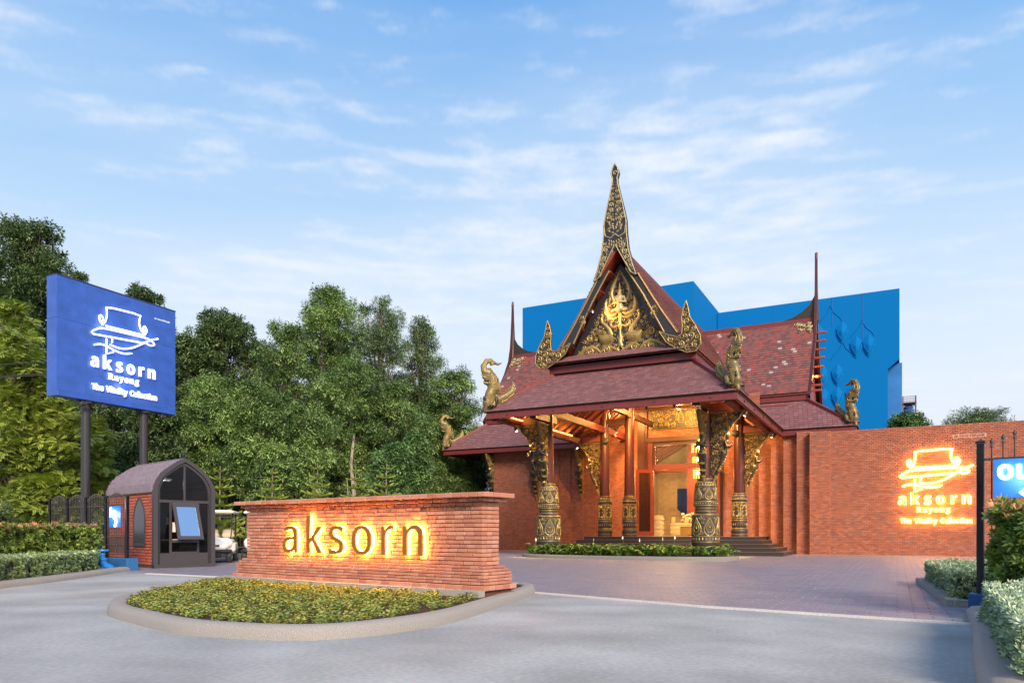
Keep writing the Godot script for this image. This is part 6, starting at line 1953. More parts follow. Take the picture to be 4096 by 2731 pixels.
# ---------------------------------------------------------------- trees
func leaf_clump(kind: int, sd: int) -> ArrayMesh:
	var g := RandomNumberGenerator.new()
	g.seed = sd
	var b := MB.new()
	b.flat()
	if kind == 2:                                              # feathery fronds with paired leaflets
		for f in 6:
			var an := g.randf() * TAU
			var d := Vector3(cos(an), g.randf_range(-0.2, 0.5), sin(an)).normalized()
			var side := d.cross(Vector3.UP).normalized()
			var p := Vector3(g.randf_range(-0.1, 0.1), g.randf_range(-0.1, 0.1), g.randf_range(-0.1, 0.1))
			for i in 9:
				p += d * 0.045
				d = (d + Vector3(0, -0.06, 0)).normalized()
				for s in [-1.0, 1.0]:
					var o: Vector3 = (side * s + d * 0.35 + Vector3(0, -0.1, 0)).normalized() * (0.13 - 0.008 * i)
					b.quad(p, p + o * 0.5 + d * 0.02, p + o, p + o * 0.5 - d * 0.02)
		return b.mesh()
	var n := 26 if kind != 1 else 30
	for i in n:                                                # drooping sickle leaves
		var an := g.randf() * TAU
		var el := g.randf_range(-0.7, 1.0)
		var d := Vector3(cos(an) * cos(el), sin(el), sin(an) * cos(el))
		var p := d * g.randf_range(0.03, 0.22)
		var l := g.randf_range(0.16, 0.27) * (0.8 if kind == 1 else 1.0)
		var w := g.randf_range(0.022, 0.035) * (1.3 if kind == 1 else 1.0)
		var side := d.cross(Vector3(g.randf_range(-0.4, 0.4), 1, g.randf_range(-0.4, 0.4))).normalized() * w
		var e := (d + Vector3(0, g.randf_range(-0.9, -0.2), 0)).normalized()
		var q := p + d * l * 0.45
		var r := q + e * l * 0.55
		b.quad(p, q + side, q + side, q - side)
		b.tri(p, q + side, q - side)
		b.tri(q + side, r, q - side)
	return b.mesh()
func build_trees() -> void:
	var labels := ["dark tall tree rising above the billboard's left corner at the left edge", "thin treetop showing just above the billboard's left half", "small treetop peeking over the billboard's right half", "feathery yellow green tree at the left edge below the tall dark one", "feathery lime tree behind the iron fence left of the billboard pole", "low feathery lime tree between the billboard poles", "sparse feathery tree with bare twigs left of the billboard", "dark tree directly right of the billboard's edge", "broad dark domed tree right of the billboard with sky under its crown", "slender light green tree between the domed tree and the tallest one", "tallest mid green tree in the middle of the tree line", "airy tall tree just right of the tallest one", "airy thin crowned tree nearest the left roof spire", "sloping tree before the hall's left roof statue", "round leafy tree behind the booth's roof", "curly leaved tree right of the booth roof", "low bright tree above the name wall's left part", "leafy tree before the pale bare trunk", "mid green tree above the middle of the name wall", "leafy tree above the Thai script end of the name wall", "dark shaded tree touching the hall's left eave", "dense tree behind the booth between the poles", "shaded low tree behind the billboard's right pole", "short bushy tree behind the young pines", "fresh green sapling left of the hall's left statue", "slim fresh green sapling nearest the hall's left eave", "far dark tree filling behind the billboard poles", "dark tree showing between the billboard's two poles", "mid green tree filling the gap under the domed dark tree", "dark tree filling behind the billboard's right edge", "green tree far behind the airy crowned trees", "dark tree deep behind the tallest one", "green tree far behind the hall's left statue", "bright green round topped shrub tree above the long brick wall beside the blue building", "airy tree showing over the far right end of the long brick wall"]
	var T := [[-26.6, -40.0, 18.1, 11.5, 2.01, 1], [-28.1, -48.0, 17.9, 10.2, 1.19, 1], [-25.1, -50.0, 17.8, 10.6, 1.62, 1], [-18.3, -27.0, 8.5, 1.9, 1.20, 2], [-17.6, -28.0, 6.7, 1.4, 1.4, 2], [-17.1, -30.0, 5.7, 1.6, 0.9, 2], [-22.5, -33.0, 11.5, 6.4, 1.17, 2], [-20.5, -46.0, 13.4, 6.9, 1.36, 1], [-18.7, -48.0, 15.4, 7.4, 2.41, 1], [-12.9, -42.0, 13.0, 5.6, 1.44, 0], [-11.4, -46.0, 16.4, 6.0, 1.85, 0], [-9.4, -52.0, 17.5, 7.9, 2.21, 3], [-6.7, -54.0, 16.7, 8.2, 1.66, 3], [-3.9, -50.0, 12.1, 3.5, 1.92, 0], [-15.6, -38.0, 9.2, 3.2, 1.46, 0], [-13.1, -37.0, 8.6, 2.9, 1.64, 0], [-10.1, -36.0, 7.3, 2.8, 1.38, 0], [-8.8, -40.0, 10.4, 3.0, 1.70, 0], [-6.6, -41.0, 9.4, 3.1, 1.74, 0], [-5.3, -48.0, 8.4, 2.7, 1.8, 0], [-3.4, -53.0, 8.2, 3.0, 1.9, 1], [-17.7, -36.0, 7.9, 2.4, 1.38, 1], [-17.6, -33.0, 5.4, 2.1, 1.07, 1], [-11.4, -35.5, 5.3, 2.3, 1.1, 0], [-5.4, -34.0, 5.2, 2.3, 0.96, 4], [-4.7, -36.0, 5.9, 2.4, 0.7, 4], [-28.4, -46.0, 13.5, 4.4, 2.4, 1], [-20.6, -38.0, 8.6, 2.4, 1.9, 1], [-15.8, -50.0, 11.2, 3.5, 2.4, 0], [-22.8, -52.0, 12.0, 3.5, 2.4, 1], [-8.2, -56.0, 12.2, 3.5, 2.6, 0], [-12.4, -54.0, 12.5, 3.5, 2.3, 1], [-5.9, -55.0, 10.4, 3.0, 2.4, 0], [23.5, -44.0, 8.2, 6.2, 1.09, 4], [35.3, -56.0, 10.4, 7.8, 2.31, 3]]
	var meshes := [leaf_clump(0, 1), leaf_clump(1, 2), leaf_clump(2, 3), leaf_clump(0, 4), leaf_clump(1, 5)]
	var lo := [Color(0.075, 0.155, 0.055), Color(0.045, 0.09, 0.036), Color(0.13, 0.21, 0.04), Color(0.06, 0.115, 0.048), Color(0.055, 0.13, 0.045)]
	var hi := [Color(0.32, 0.48, 0.155), Color(0.18, 0.28, 0.11), Color(0.42, 0.52, 0.10), Color(0.24, 0.36, 0.17), Color(0.21, 0.38, 0.13)]
	var lm := tinted(mat(Color.WHITE, 0.45))
	lm.backlight_enabled = true
	lm.backlight = Color(0.35, 0.42, 0.12)
	var bark := mat(Color(0.27, 0.22, 0.17), 0.9, M.fine, 2.0)
	var pale := mat(Color(0.42, 0.38, 0.33), 0.9, M.fine, 2.0)
	for ti in T.size():
		var t: Array = T[ti]
		var kind: int = t[5]
		var base := Vector3(t[0], 0, t[1])
		var o := thing("tree", labels[ti], "tree", Transform3D(Basis(), base), "trees behind the drive" if ti < 33 else "")
		var top: float = t[2]
		var bot: float = t[3]
		var r: float = t[4] * (1.18 if kind < 2 else 1.0)
		var tr := 0.09 + top * 0.008
		var lean := Vector3(rng.randf_range(-0.4, 0.4), 0, rng.randf_range(-0.3, 0.3))
		var b := MB.new()
		b.tube([Vector3.ZERO, Vector3(0, bot * 0.5, 0) + lean * 0.5, Vector3(0, bot, 0) + lean * 0.2, Vector3(0, lerpf(bot, top, 0.5), 0) - lean * 0.3, Vector3(0, lerpf(bot, top, 0.85), 0)], [tr * 1.3, tr, tr * 0.85, tr * 0.5, tr * 0.2], 9)
		# crown: lumps of leaf clumps through its volume
		var nb := int(clampf((top - bot) / r * 5.5, 10, 34)) + (6 if kind != 3 else 2)
		var lumps := []
		for i in nb:
			var f := (i + rng.randf()) / nb
			var y := lerpf(bot, top, f)
			var wide := r * (sin(PI * clampf(0.12 + f * 0.80, 0, 1)) * 0.85 + 0.15)
			var an := i * 2.4 + rng.randf()
			var rr := wide * sqrt(rng.randf_range(0.1, 1.0)) * 0.8
			var lr := rng.randf_range(0.32, 0.55) * r * (0.65 if f > 0.85 else 1.0)
			lumps.append([Vector3(cos(an) * rr, minf(y, top - lr * 0.75), sin(an) * rr), lr])
		var xs := []
		var cols := []
		for l in lumps:
			var c: Vector3 = l[0]
			var p0 := Vector3(0, lerpf(0, c.y, 0.72), 0) + lean * 0.2
			b.tube([p0, p0.lerp(c, 0.5) + Vector3(0, 0.15, 0), c], [tr * 0.35, tr * 0.22, 0.012], 5)
			for k in 4: b.tube([p0.lerp(c, 0.6), c + Vector3(rng.randf_range(-1, 1), rng.randf_range(-0.4, 0.8), rng.randf_range(-1, 1)) * l[1] * 1.15], [0.026, 0.006], 4, false)
			var dens := 40.0 if kind != 3 else 22.0
			if kind == 2: dens = 34.0
			var m := int(dens * 4.0 * l[1] * l[1]) + 14
			var tone := rng.randf()
			for k in m:
				var d := Vector3(rng.randfn(), rng.randfn() * 0.8, rng.randfn()).normalized()
				var q: Vector3 = c + d * Vector3(1.15, 0.85, 1.15) * l[1] * pow(rng.randf(), 0.42)
				if M.noise.get_noise_3d(q.x * 30 + ti * 100, q.y * 30, q.z * 30) < -0.28: continue
				var sc := rng.randf_range(0.6, 1.05) * (1.05 if kind == 2 else 1.0)
				xs.append(Transform3D(Basis.from_euler(Vector3(rng.randf_range(-0.5, 0.5), rng.randf() * TAU, rng.randf_range(-0.5, 0.5))) * Basis.from_scale(Vector3.ONE * sc), q))
				cols.append((lo[kind] as Color).lerp(hi[kind], clampf(tone * 0.65 + rng.randf() * 0.45, 0, 1)) * rng.randf_range(0.8, 1.2))
		fin("trunk", b, pale if ti in [17, 18, 24] else bark, o)
		stuff(scatter("crown", meshes[kind], lm, xs, cols, o))
	# shaded undergrowth along the back of the trees
	var xs := []
	var cols := []
	for i in 5200:
		var p := Vector3(rng.randf_range(-42, 1.5), 0, rng.randf_range(-58, -44))
		if i % 3 == 0: p = Vector3(rng.randf_range(-26, -2), 0, rng.randf_range(-44, -37.5))
		if (TB.affine_inverse() * p).x > -15.5: continue
		p.y = pow(rng.randf(), 0.8) * (4.4 + 1.8 * M.noise.get_noise_2d(p.x * 12, p.z * 9)) * (1.0 if i % 3 else 0.75)
		var sc := rng.randf_range(1.2, 2.4)
		xs.append(Transform3D(Basis.from_euler(Vector3(rng.randf(), rng.randf() * TAU, rng.randf())) * Basis.from_scale(Vector3.ONE * sc), p))
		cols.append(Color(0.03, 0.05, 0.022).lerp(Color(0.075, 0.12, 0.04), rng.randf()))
	stuff(tag(scatter("undergrowth", meshes[1], lm, xs, cols, self), "dense shaded green undergrowth filling below the trees", "undergrowth"))
	# bare pale trunks standing in front
	for q in [[-8.3, -38.5, 6.2, 0.12], [-5.2, -36.5, 5.0, 0.10]]:
		var o := thing("bare_trunk", "pale slim bare trunk %s" % ("with a snapped side branch above the name wall" if q[3] > 0.11 else "shorter and further right above the name wall"), "tree trunk", Transform3D(Basis(), Vector3(q[0], 0, q[1])))
		var b := MB.new()
		b.tube([Vector3.ZERO, Vector3(0.1, q[2] * 0.4, 0), Vector3(-0.12, q[2] * 0.75, 0), Vector3(0.05, q[2], 0)], [q[3], q[3] * 0.9, q[3] * 0.75, q[3] * 0.45], 9)
		b.tube([Vector3(0.05, q[2] * 0.35, 0), Vector3(-0.25, q[2] * 0.5, 0.1), Vector3(-0.3, q[2] * 0.62, 0.1)], [0.05, 0.035, 0.02], 6)
		fin("trunk", b, pale, o)
	# young pines in tiers
	var br := MB.new()
	br.flat()
	var g := RandomNumberGenerator.new()
	g.seed = 3
	for i in 60:
		var f := i / 60.0
		var c := Vector3(f, 0.06 * f * f * 3.0 - 0.03 * f, 0)
		for s in [-1.0, 1.0]:
			var l := 0.30 * (1.0 - f * 0.75) * g.randf_range(0.85, 1.1)
			var e := c + Vector3(l * 0.75, 0.07 + g.randf_range(-0.03, 0.05), s * l)
			br.tri(c + Vector3(-0.02, 0, 0), e, c + Vector3(0.026, 0.014, 0))
			br.tri(c + Vector3(-0.02, -0.012, 0), c + Vector3(l * 0.7, 0.11, s * l * 0.55), c + Vector3(0.026, 0, 0))
	var bmesh := br.mesh()
	var P := [[-12.3, 3.9, "leftmost young tiered pine, beside the booth above the golf carts"], [-10.1, 3.8, "second young tiered pine from the booth, behind the name wall"], [-8.2, 4.0, "middle young tiered pine left of the pale bare trunk"], [-6.6, 3.9, "bluish young tiered pine right of the pale bare trunk"], [-5.3, 4.0, "young tiered pine nearest the hall behind the name wall"]]
	for p in P:
		var o := thing("young_pine", p[2], "pine tree", Transform3D(Basis(), Vector3(p[0], 0, -31.0)), "young pines behind the name wall")
		var b := MB.new(); b.tube([Vector3.ZERO, Vector3(0, p[1] * 0.6, 0), Vector3(0.02, p[1], 0)], [0.055, 0.04, 0.012], 8); fin("trunk", b, bark, o)
		xs = []; cols = []
		for tier in 9:
			var f := tier / 8.5
			var y := lerpf(0.7, p[1] - 0.08, f)
			var l := lerpf(1.35, 0.22, pow(f, 0.85)) * rng.randf_range(0.92, 1.08)
			var a0 := rng.randf() * TAU
			for k in 6:
				var an := a0 + TAU * k / 6 + rng.randf_range(-0.15, 0.15)
				xs.append(Transform3D(Basis(Vector3.UP, an) * Basis(Vector3(0, 0, 1), rng.randf_range(-0.05, 0.22)) * Basis.from_scale(Vector3(l, l * 0.9 + 0.1, l * 0.9)), Vector3(0, y, 0)))
				cols.append(Color(0.30, 0.42, 0.10).lerp(Color(0.52, 0.56, 0.11), rng.randf()))
		stuff(scatter("crown", bmesh, lm, xs, cols, o))

# ---------------------------------------------------------------- hedges
func hedge(called: String, label: String, poly: Array, y0: float, y1: float, n: int, size: float, c0: Color, c1: Color, tip: Color, slim := 0.36) -> void:
	var o := thing(called, label, "hedge")
	var p := PackedVector2Array(poly)
	var sm: PackedVector2Array = Geometry2D.offset_polygon(p, -0.10)[0]
	var b := MB.new()
	var q := PackedVector2Array()
	for v in sm: q.append(Vector2(v.x, -v.y))
	b.prism(q, y0, y1 - 0.1)
	var core := fin("branches", b, mat(Color(0.028, 0.03, 0.014), 0.95), o)
	core.transform = Transform3D(Basis(Vector3(1, 0, 0), Vector3(0, 0, -1), Vector3(0, 1, 0)), Vector3.ZERO)
	var lm := MB.new()
	lm.flat()
	var g := RandomNumberGenerator.new()
	g.seed = 9
	for i in 7:
		var an := i * 2.4
		var d := Vector3(cos(an), g.randf_range(0.3, 1.2), sin(an)).normalized()
		var s := d.cross(Vector3.UP).normalized() * slim * 0.5
		var u := s.cross(d) * 0.25
		lm.quad(d * 0.15, d * 0.55 + s + u, d * 1.0, d * 0.55 - s + u)
	var xs := []
	var cols := []
	var area: Array = []
	var tot := 0.0
	for i in p.size():
		var l := p[i].distance_to(p[(i + 1) % p.size()]) * (y1 - y0)
		tot += l; area.append(tot)
	var top_a := 0.0
	for i in p.size(): top_a += p[i].cross(p[(i + 1) % p.size()]) / 2.0
	top_a = absf(top_a)
	var lo := p[0]
	var hi := p[0]
	for v in p: lo = lo.min(v); hi = hi.max(v)
	var ctr := (lo + hi) / 2
	for k in n:
		var at := Vector3.ZERO
		var nrm := Vector3.UP
		var on_top := rng.randf() < top_a / (top_a + tot)
		if on_top:
			var v := Vector2(rng.randf_range(lo.x, hi.x), rng.randf_range(lo.y, hi.y))
			if not Geometry2D.is_point_in_polygon(v, p): continue
			at = Vector3(v.x, y1, v.y)
		else:
			var r := rng.randf() * tot
			var i := 0
			while area[i] < r: i += 1
			var a := p[i]
			var c := p[(i + 1) % p.size()]
			var v := a.lerp(c, rng.randf())
			var d := (c - a).normalized()
			var nn := Vector2(d.y, -d.x)
			if nn.dot(v - ctr) < 0: nn = -nn
			nrm = Vector3(nn.x, 0.25, nn.y)
			at = Vector3(v.x, lerpf(y0, y1, rng.randf()), v.y)
		at += Vector3(rng.randf_range(-1, 1), rng.randf_range(-1, 1), rng.randf_range(-1, 1)) * size * 0.8
		at -= nrm * size * 0.9
		var w: float = M.noise.get_noise_3d(at.x * 35, at.y * 35, at.z * 35)
		if w < -0.36: continue
		at += nrm * w * size * 1.6
		var sc := size * rng.randf_range(0.75, 1.3)
		var up := (nrm * 0.6 + Vector3(rng.randf_range(-0.6, 0.6), rng.randf_range(0.0, 0.8), rng.randf_range(-0.6, 0.6))).normalized()
		var x := up.cross(Vector3(rng.randf() - 0.5, 0.1, rng.randf() - 0.5)).normalized()
		xs.append(Transform3D(Basis(x * sc, up * sc, x.cross(up) * sc), at))
		var col := c0.lerp(c1, rng.randf())
		if at.y > y1 - size * 0.9 and rng.randf() < 0.55: col = col.lerp(tip, rng.randf_range(0.3, 1.0))
		cols.append(col * rng.randf_range(0.8, 1.2))
	stuff(scatter("foliage", lm.mesh(), M.leafm, xs, cols, o))
func build_hedges() -> void:
	var s0 := Color(0.13, 0.19, 0.115)
	var s1 := Color(0.25, 0.33, 0.21)
	var st := Color(0.48, 0.58, 0.44)
	hedge("silver_hedge", "low clipped silver green hedge along the left kerb", [Vector2(-9.3, -11.0), Vector2(-10.35, -14.9), Vector2(-10.98, -19.6), Vector2(-11.6, -19.7), Vector2(-11.3, -15.0), Vector2(-10.6, -10.9)], 0.1, 0.58, 17000, 0.05, Color(0.12, 0.20, 0.085), Color(0.27, 0.37, 0.18), Color(0.44, 0.57, 0.35))
	hedge("red_tip_hedge", "taller clipped green hedge with red tips behind the left silver hedge", [Vector2(-11.0, -12.5), Vector2(-11.45, -15.0), Vector2(-11.75, -19.8), Vector2(-11.45, -20.45), Vector2(-12.6, -20.8), Vector2(-12.7, -15.0), Vector2(-12.4, -12.5)], 0.1, 1.25, 15000, 0.085, Color(0.05, 0.11, 0.02), Color(0.23, 0.33, 0.05), Color(0.46, 0.19, 0.14))
	hedge("silver_hedge", "low silver green hedge close in the lower right corner", [Vector2(5.2, -8.1), Vector2(4.75, -7.25), Vector2(3.85, -5.75), Vector2(3.3, -4.8), Vector2(5.8, -4.6), Vector2(6.7, -8.2)], 0.1, 0.53, 19000, 0.048, Color(0.16, 0.25, 0.155), Color(0.33, 0.45, 0.29), Color(0.60, 0.72, 0.56))
	hedge("red_tip_hedge", "tall glossy green hedge with coppery tips at the right edge", [Vector2(5.85, -8.8), Vector2(6.0, -8.35), Vector2(8.2, -8.1), Vector2(8.4, -9.2), Vector2(6.05, -9.25)], 0.1, 1.36, 9000, 0.105, Color(0.045, 0.10, 0.02), Color(0.26, 0.37, 0.06), Color(0.55, 0.30, 0.16))
	hedge("silver_hedge", "low silver green hedge in the bed behind the right fence post", [Vector2(8.6, -15.3), Vector2(7.6, -13.1), Vector2(6.6, -11.1), Vector2(9.0, -10.5), Vector2(11.2, -15.6)], 0.1, 0.5, 14000, 0.052, Color(0.13, 0.21, 0.12), Color(0.27, 0.37, 0.22), Color(0.48, 0.60, 0.42))
	hedge("silver_hedge", "narrow far silver hedge seen past the right fence post", [Vector2(11.4, -17.2), Vector2(12.9, -16.8), Vector2(13.1, -17.8), Vector2(11.6, -18.0)], 0.1, 0.5, 2600, 0.055, s0 * 0.8, s1 * 0.8, s1)
	# kerbs
	kerb("kerb", [Vector2(-9.0, -9.5), Vector2(-9.6, -12.5), Vector2(-9.95, -14.4), Vector2(-10.05, -16.0), Vector2(-10.35, -18.2), Vector2(-10.6, -19.6), Vector2(-10.72, -20.7)], false, 0.36, 0.13, "long rounded aggregate kerb in front of the left hedge", -1.0)
	kerb("kerb", [Vector2(6.0, -9.75), Vector2(5.42, -8.72), Vector2(4.75, -7.6), Vector2(4.17, -6.67), Vector2(3.42, -5.42), Vector2(2.95, -4.5), Vector2(2.7, -3.6)], false, 0.42, 0.14, "rounded speckled kerb curving by the lower right hedge", -1.0)
	var b := MB.new()
	b.beam(Vector3(8.8, 0.06, -15.9), Vector3(6.42, 0.06, -10.72), 0.16, 0.12)
	b.beam(Vector3(6.42, 0.058, -10.72), Vector3(9.4, 0.058, -10.1), 0.16, 0.12)
	ground(fin("kerb", b, M.aggregate), "square granite kerb around the bed behind the right post", "kerb")
	for q in [[[Vector2(-9.1, -9.5), Vector2(-10.2, -14.4), Vector2(-10.9, -20.5), Vector2(-14, -21.5), Vector2(-14, -9.5)], "dark soil under the left hedges"], [[Vector2(6.2, -9.7), Vector2(5.6, -8.7), Vector2(4.4, -6.7), Vector2(3.1, -4.4), Vector2(8, -4.0), Vector2(9.5, -9.7)], "dark soil under the right hedges"], [[Vector2(8.7, -15.7), Vector2(6.5, -10.85), Vector2(9.6, -10.2), Vector2(12, -15.9)], "dark soil of the bed behind the right post"]]:
		b = MB.new(); b.flat()
		var pl := PackedVector2Array(q[0])
		for i in Geometry2D.triangulate_polygon(pl): b.st.add_vertex(Vector3(pl[i].x, 0.085, pl[i].y))
		ground(fin("soil", b, M.soil), q[1], "soil")

# ---------------------------------------------------------------- statues, planter, valve
func build_small() -> void:
	# guardian beast: x runs inward along the hip, so it faces -x
	var K := 0.00176
	var P := func(x: float, y: float) -> Vector3: return Vector3((x - 230) * K, (1390 - y) * K, 0)
	var raw := [[300, 1170, 120, 330, 1290, 95], [370, 960, 125, 300, 1170, 120], [450, 790, 135, 370, 960, 125], [410, 600, 140, 450, 790, 135], [290, 590, 85, 205, 560, 45], [330, 720, 60, 225, 690, 38], [330, 450, 105, 410, 600, 120], [240, 430, 85, 330, 450, 100], [190, 300, 62, 230, 430, 82], [270, 175, 56, 190, 300, 60], [370, 150, 48, 270, 175, 55], [450, 195, 42, 370, 150, 46], [560, 228, 27, 450, 205, 38], [640, 195, 13, 560, 228, 26], [668, 140, 5, 640, 195, 13], [395, 235, 40, 400, 232, 36], [560, 1090, 105, 420, 1150, 110], [760, 990, 88, 560, 1090, 100], [915, 870, 85, 760, 990, 88], [965, 740, 55, 915, 870, 82], [930, 620, 18, 965, 740, 52], [300, 1290, 100, 250, 1360, 60]]
	var bones := []
	for r in raw: bones.append([P.call(r[0], r[1]), r[2] * K, P.call(r[3], r[4]), r[5] * K])
	for s in [-1.0, 1.0]:
		bones.append([P.call(480, 1110) + Vector3(0, 0, s * 0.2), 0.11, P.call(410, 1240) + Vector3(0, 0, s * 0.24), 0.085])
		bones.append([P.call(410, 1240) + Vector3(0, 0, s * 0.24), 0.08, P.call(335, 1270) + Vector3(0, 0, s * 0.24), 0.08])
		bones.append([P.call(360, 520) + Vector3(0, 0, s * 0.14), 0.07, P.call(400, 500) + Vector3(0, 0, s * 0.15), 0.06])
	var at := func(a: float, b: float, dx: float) -> Transform3D:
		var x := (TB.basis * Vector3(dx, 0, -1)).normalized()
		return Transform3D(Basis(x, Vector3.UP, x.cross(Vector3.UP)), HB(a, b, 6.2))
	var o := thing("guardian_statue", "gilded open mouthed guardian beast on the porch roof's left corner", "statue", at.call(-5.25, 27.15, 1.0), "guardian beasts on the roof corners")
	var b := MB.new()
	body(b, bones, 0.036, 0.05, Vector3(1, 1, 1.25))
	fin("beast_body", b, M.beast, o)
	# raised ornament: scales, collar, jaw lines, teeth, eye, spiral
	b = MB.new()
	var dk := MB.new()
	for s in [-1.0, 1.0]:
		var skin := func(x: float, y: float) -> Vector3:
			var p: Vector3 = P.call(x, y)
			var zr := 0.0
			for q in bones:
				var a: Vector3 = q[0]
				var e: Vector3 = q[2]
				if absf(a.z) > 0.05: continue
				var d := e - a
				var f := clampf((p - a).dot(d) / maxf(d.length_squared(), 1e-6), 0, 1)
				var rr := lerpf(q[1], q[3], f)
				var dist := (p - a - d * f).length()
				if dist < rr: zr = maxf(zr, sqrt(rr * rr - dist * dist))
			return p + Vector3(0, 0, s * (zr * 0.82 + 0.006))
		for j in 12:
			for i in 9:
				var x := 262.0 + i * 34 + (17 if j % 2 else 0)
				var y := 960.0 + j * 28
				if Vector2(x - 330, (y - 1110) * 0.62).length() < 105: b.ball(skin.call(x, y), Vector3(0.028, 0.028, 0.02), 6)
		for j in 7:
			for i in 7:
				var x := 400.0 + i * 34 + (17 if j % 2 else 0)
				var y := 690.0 + j * 28
				if Vector2(x - 490, y - 780).length() < 100: b.ball(skin.call(x, y), Vector3(0.026, 0.026, 0.018), 6)
		for q in [[[255, 925], [400, 890], [560, 905], [640, 910]], [[270, 880], [400, 850], [560, 860], [625, 870]], [[165, 540], [250, 530], [340, 560], [410, 590], [420, 660], [350, 720], [220, 715]], [[140, 500], [200, 500], [280, 520], [400, 530], [480, 580], [480, 680], [400, 740]], [[240, 400], [215, 300], [270, 210], [360, 175], [440, 220]], [[155, 420], [150, 320], [220, 190], [330, 135], [440, 165]], [[560, 560], [600, 700], [610, 850]], [[640, 1040], [760, 960], [880, 840], [930, 700]], [[600, 1180], [760, 1080], [940, 930], [990, 780]], [[250, 1040], [270, 1200], [330, 1330]], [[520, 980], [540, 1100], [490, 1240]]]:
			var pts := []
			for v in q: pts.append(skin.call(v[0], v[1]))
			b.tube(pts, [0.022], 6)
		for q in [[640, 1130, 0.09], [395, 235, 0.065], [500, 1010, 0.05], [480, 520, 0.05], [950, 740, 0.04]]:
			var c: Vector3 = skin.call(q[0], q[1])
			var pts := []
			for i in 15:
				var an := i * 0.75
				pts.append(c + Vector3(cos(an), sin(an), 0) * q[2] * (1.0 - i / 17.0))
			b.tube(pts, [0.016], 5)
		for i in 6:
			b.tube([skin.call(190 + i * 34, 570), skin.call(190 + i * 34, 570) + Vector3(0, -0.06 if i != 1 else -0.1, 0)], [0.018, 0.004], 5)
			b.tube([skin.call(205 + i * 30, 690), skin.call(205 + i * 30, 690) + Vector3(0, 0.05 if i != 2 else 0.1, 0)], [0.016, 0.004], 5)
		b.ball(skin.call(345, 480), Vector3(0.05, 0.05, 0.03), 8)
		for i in 5: b.tube([skin.call(690 + i * 60, 960 - i * 55), skin.call(700 + i * 60, 900 - i * 55) + Vector3(0.03, 0.05, 0)], [0.035, 0.006], 5)
		dk.ball(skin.call(470, 1130) + Vector3(0, -0.02, s * 0.12), Vector3(0.075, 0.2, 0.06), 8)
		dk.ball(skin.call(345, 1270) + Vector3(0, 0, s * 0.15), Vector3(0.12, 0.07, 0.09), 8)
		for i in 4: dk.ball(P.call(290, 1285) + Vector3(0.0, 0.0, s * (0.17 + i * 0.045)), Vector3(0.05, 0.035, 0.02), 6)
		dk.ball(skin.call(225, 1080), Vector3(0.06, 0.14, 0.05), 8)
		dk.ball(skin.call(285, 640), Vector3(0.13, 0.055, 0.03), 8)
		dk.ball(skin.call(345, 480) + Vector3(0, 0, s * 0.02), Vector3(0.024, 0.024, 0.02), 6)
	for i in 9: b.tube([P.call(470 + i * 17, 470 + i * 45), P.call(500 + i * 18, 450 + i * 45)], [0.03, 0.006], 5)
	b.tube([P.call(330, 350), P.call(325, 315)], [0.04, 0.005], 6)
	b.tube([P.call(365, 360), P.call(370, 315)], [0.04, 0.005], 6)
	fin("gilt_ornament", b, M.gold, o)
	fin("dark_limbs", dk, M.bronze, o)
	dup(o, "gilded guardian beast on the porch roof's right corner before the patched tile roof", at.call(5.2, 27.15, -1.0))
	dup(o, "gilded guardian beast at the far left corner of the hall's lower roof by the trees", at.call(-15.0, 38.9, 1.0))
	dup(o, "gilded guardian beast at the lower roof's right corner against the blue building", at.call(8.5, 38.9, -1.0))
	# planter in front of the steps: kerb, soil, broad leaves
	var ring := []
	var loc := [[-4.3, 28.95], [-3.2, 28.25], [-1.5, 27.85], [0.5, 27.7], [2.2, 27.85], [3.7, 28.3], [4.6, 29.05], [4.75, 29.8], [4.3, 30.5], [2.5, 30.75], [0, 30.8], [-2.5, 30.75], [-4.2, 30.4], [-4.6, 29.6]]
	for q in loc:
		var p := HB(q[0], q[1], 0)
		ring.append(Vector2(p.x, p.z))
	kerb("planter_kerb", ring, true, 0.16, 0.16, "low grey granite kerb around the porch planter", 1.0, mat(Color(0.34, 0.34, 0.35), 0.8, M.grain, 3.0))
	b = MB.new(); b.flat()
	var pl: PackedVector2Array = Geometry2D.offset_polygon(PackedVector2Array(ring), -0.1)[0]
	for i in Geometry2D.triangulate_polygon(pl): b.st.add_vertex(Vector3(pl[i].x, 0.12, pl[i].y))
	var soil := ground(fin("soil", b, M.soil), "dark soil of the porch planter", "soil")
	var lf := MB.new()
	lf.smooth(3)
	for s in [-1.0, 1.0]:
		var e := [[0.0, 0.0, 0.0], [0.25, 0.34, 0.08], [0.55, 0.42, 0.09], [0.85, 0.22, -0.02], [1.08, 0.0, -0.16]]
		for i in 4: lf.quad(Vector3(e[i][0], e[i][2] - 0.05, 0), Vector3(e[i + 1][0], e[i + 1][2] - (0.05 if i < 3 else 0.0), 0), Vector3(e[i + 1][0], e[i + 1][2] + 0.02, e[i + 1][1] * s), Vector3(e[i][0], e[i][2] + 0.02, e[i][1] * s))
	lf.tube([Vector3(-0.7, -0.9, 0), Vector3(-0.25, -0.3, 0), Vector3(0, 0, 0)], [0.025, 0.02, 0.015], 4, false)
	var list := []
	var inner: PackedVector2Array = Geometry2D.offset_polygon(PackedVector2Array(ring), -0.2)[0]
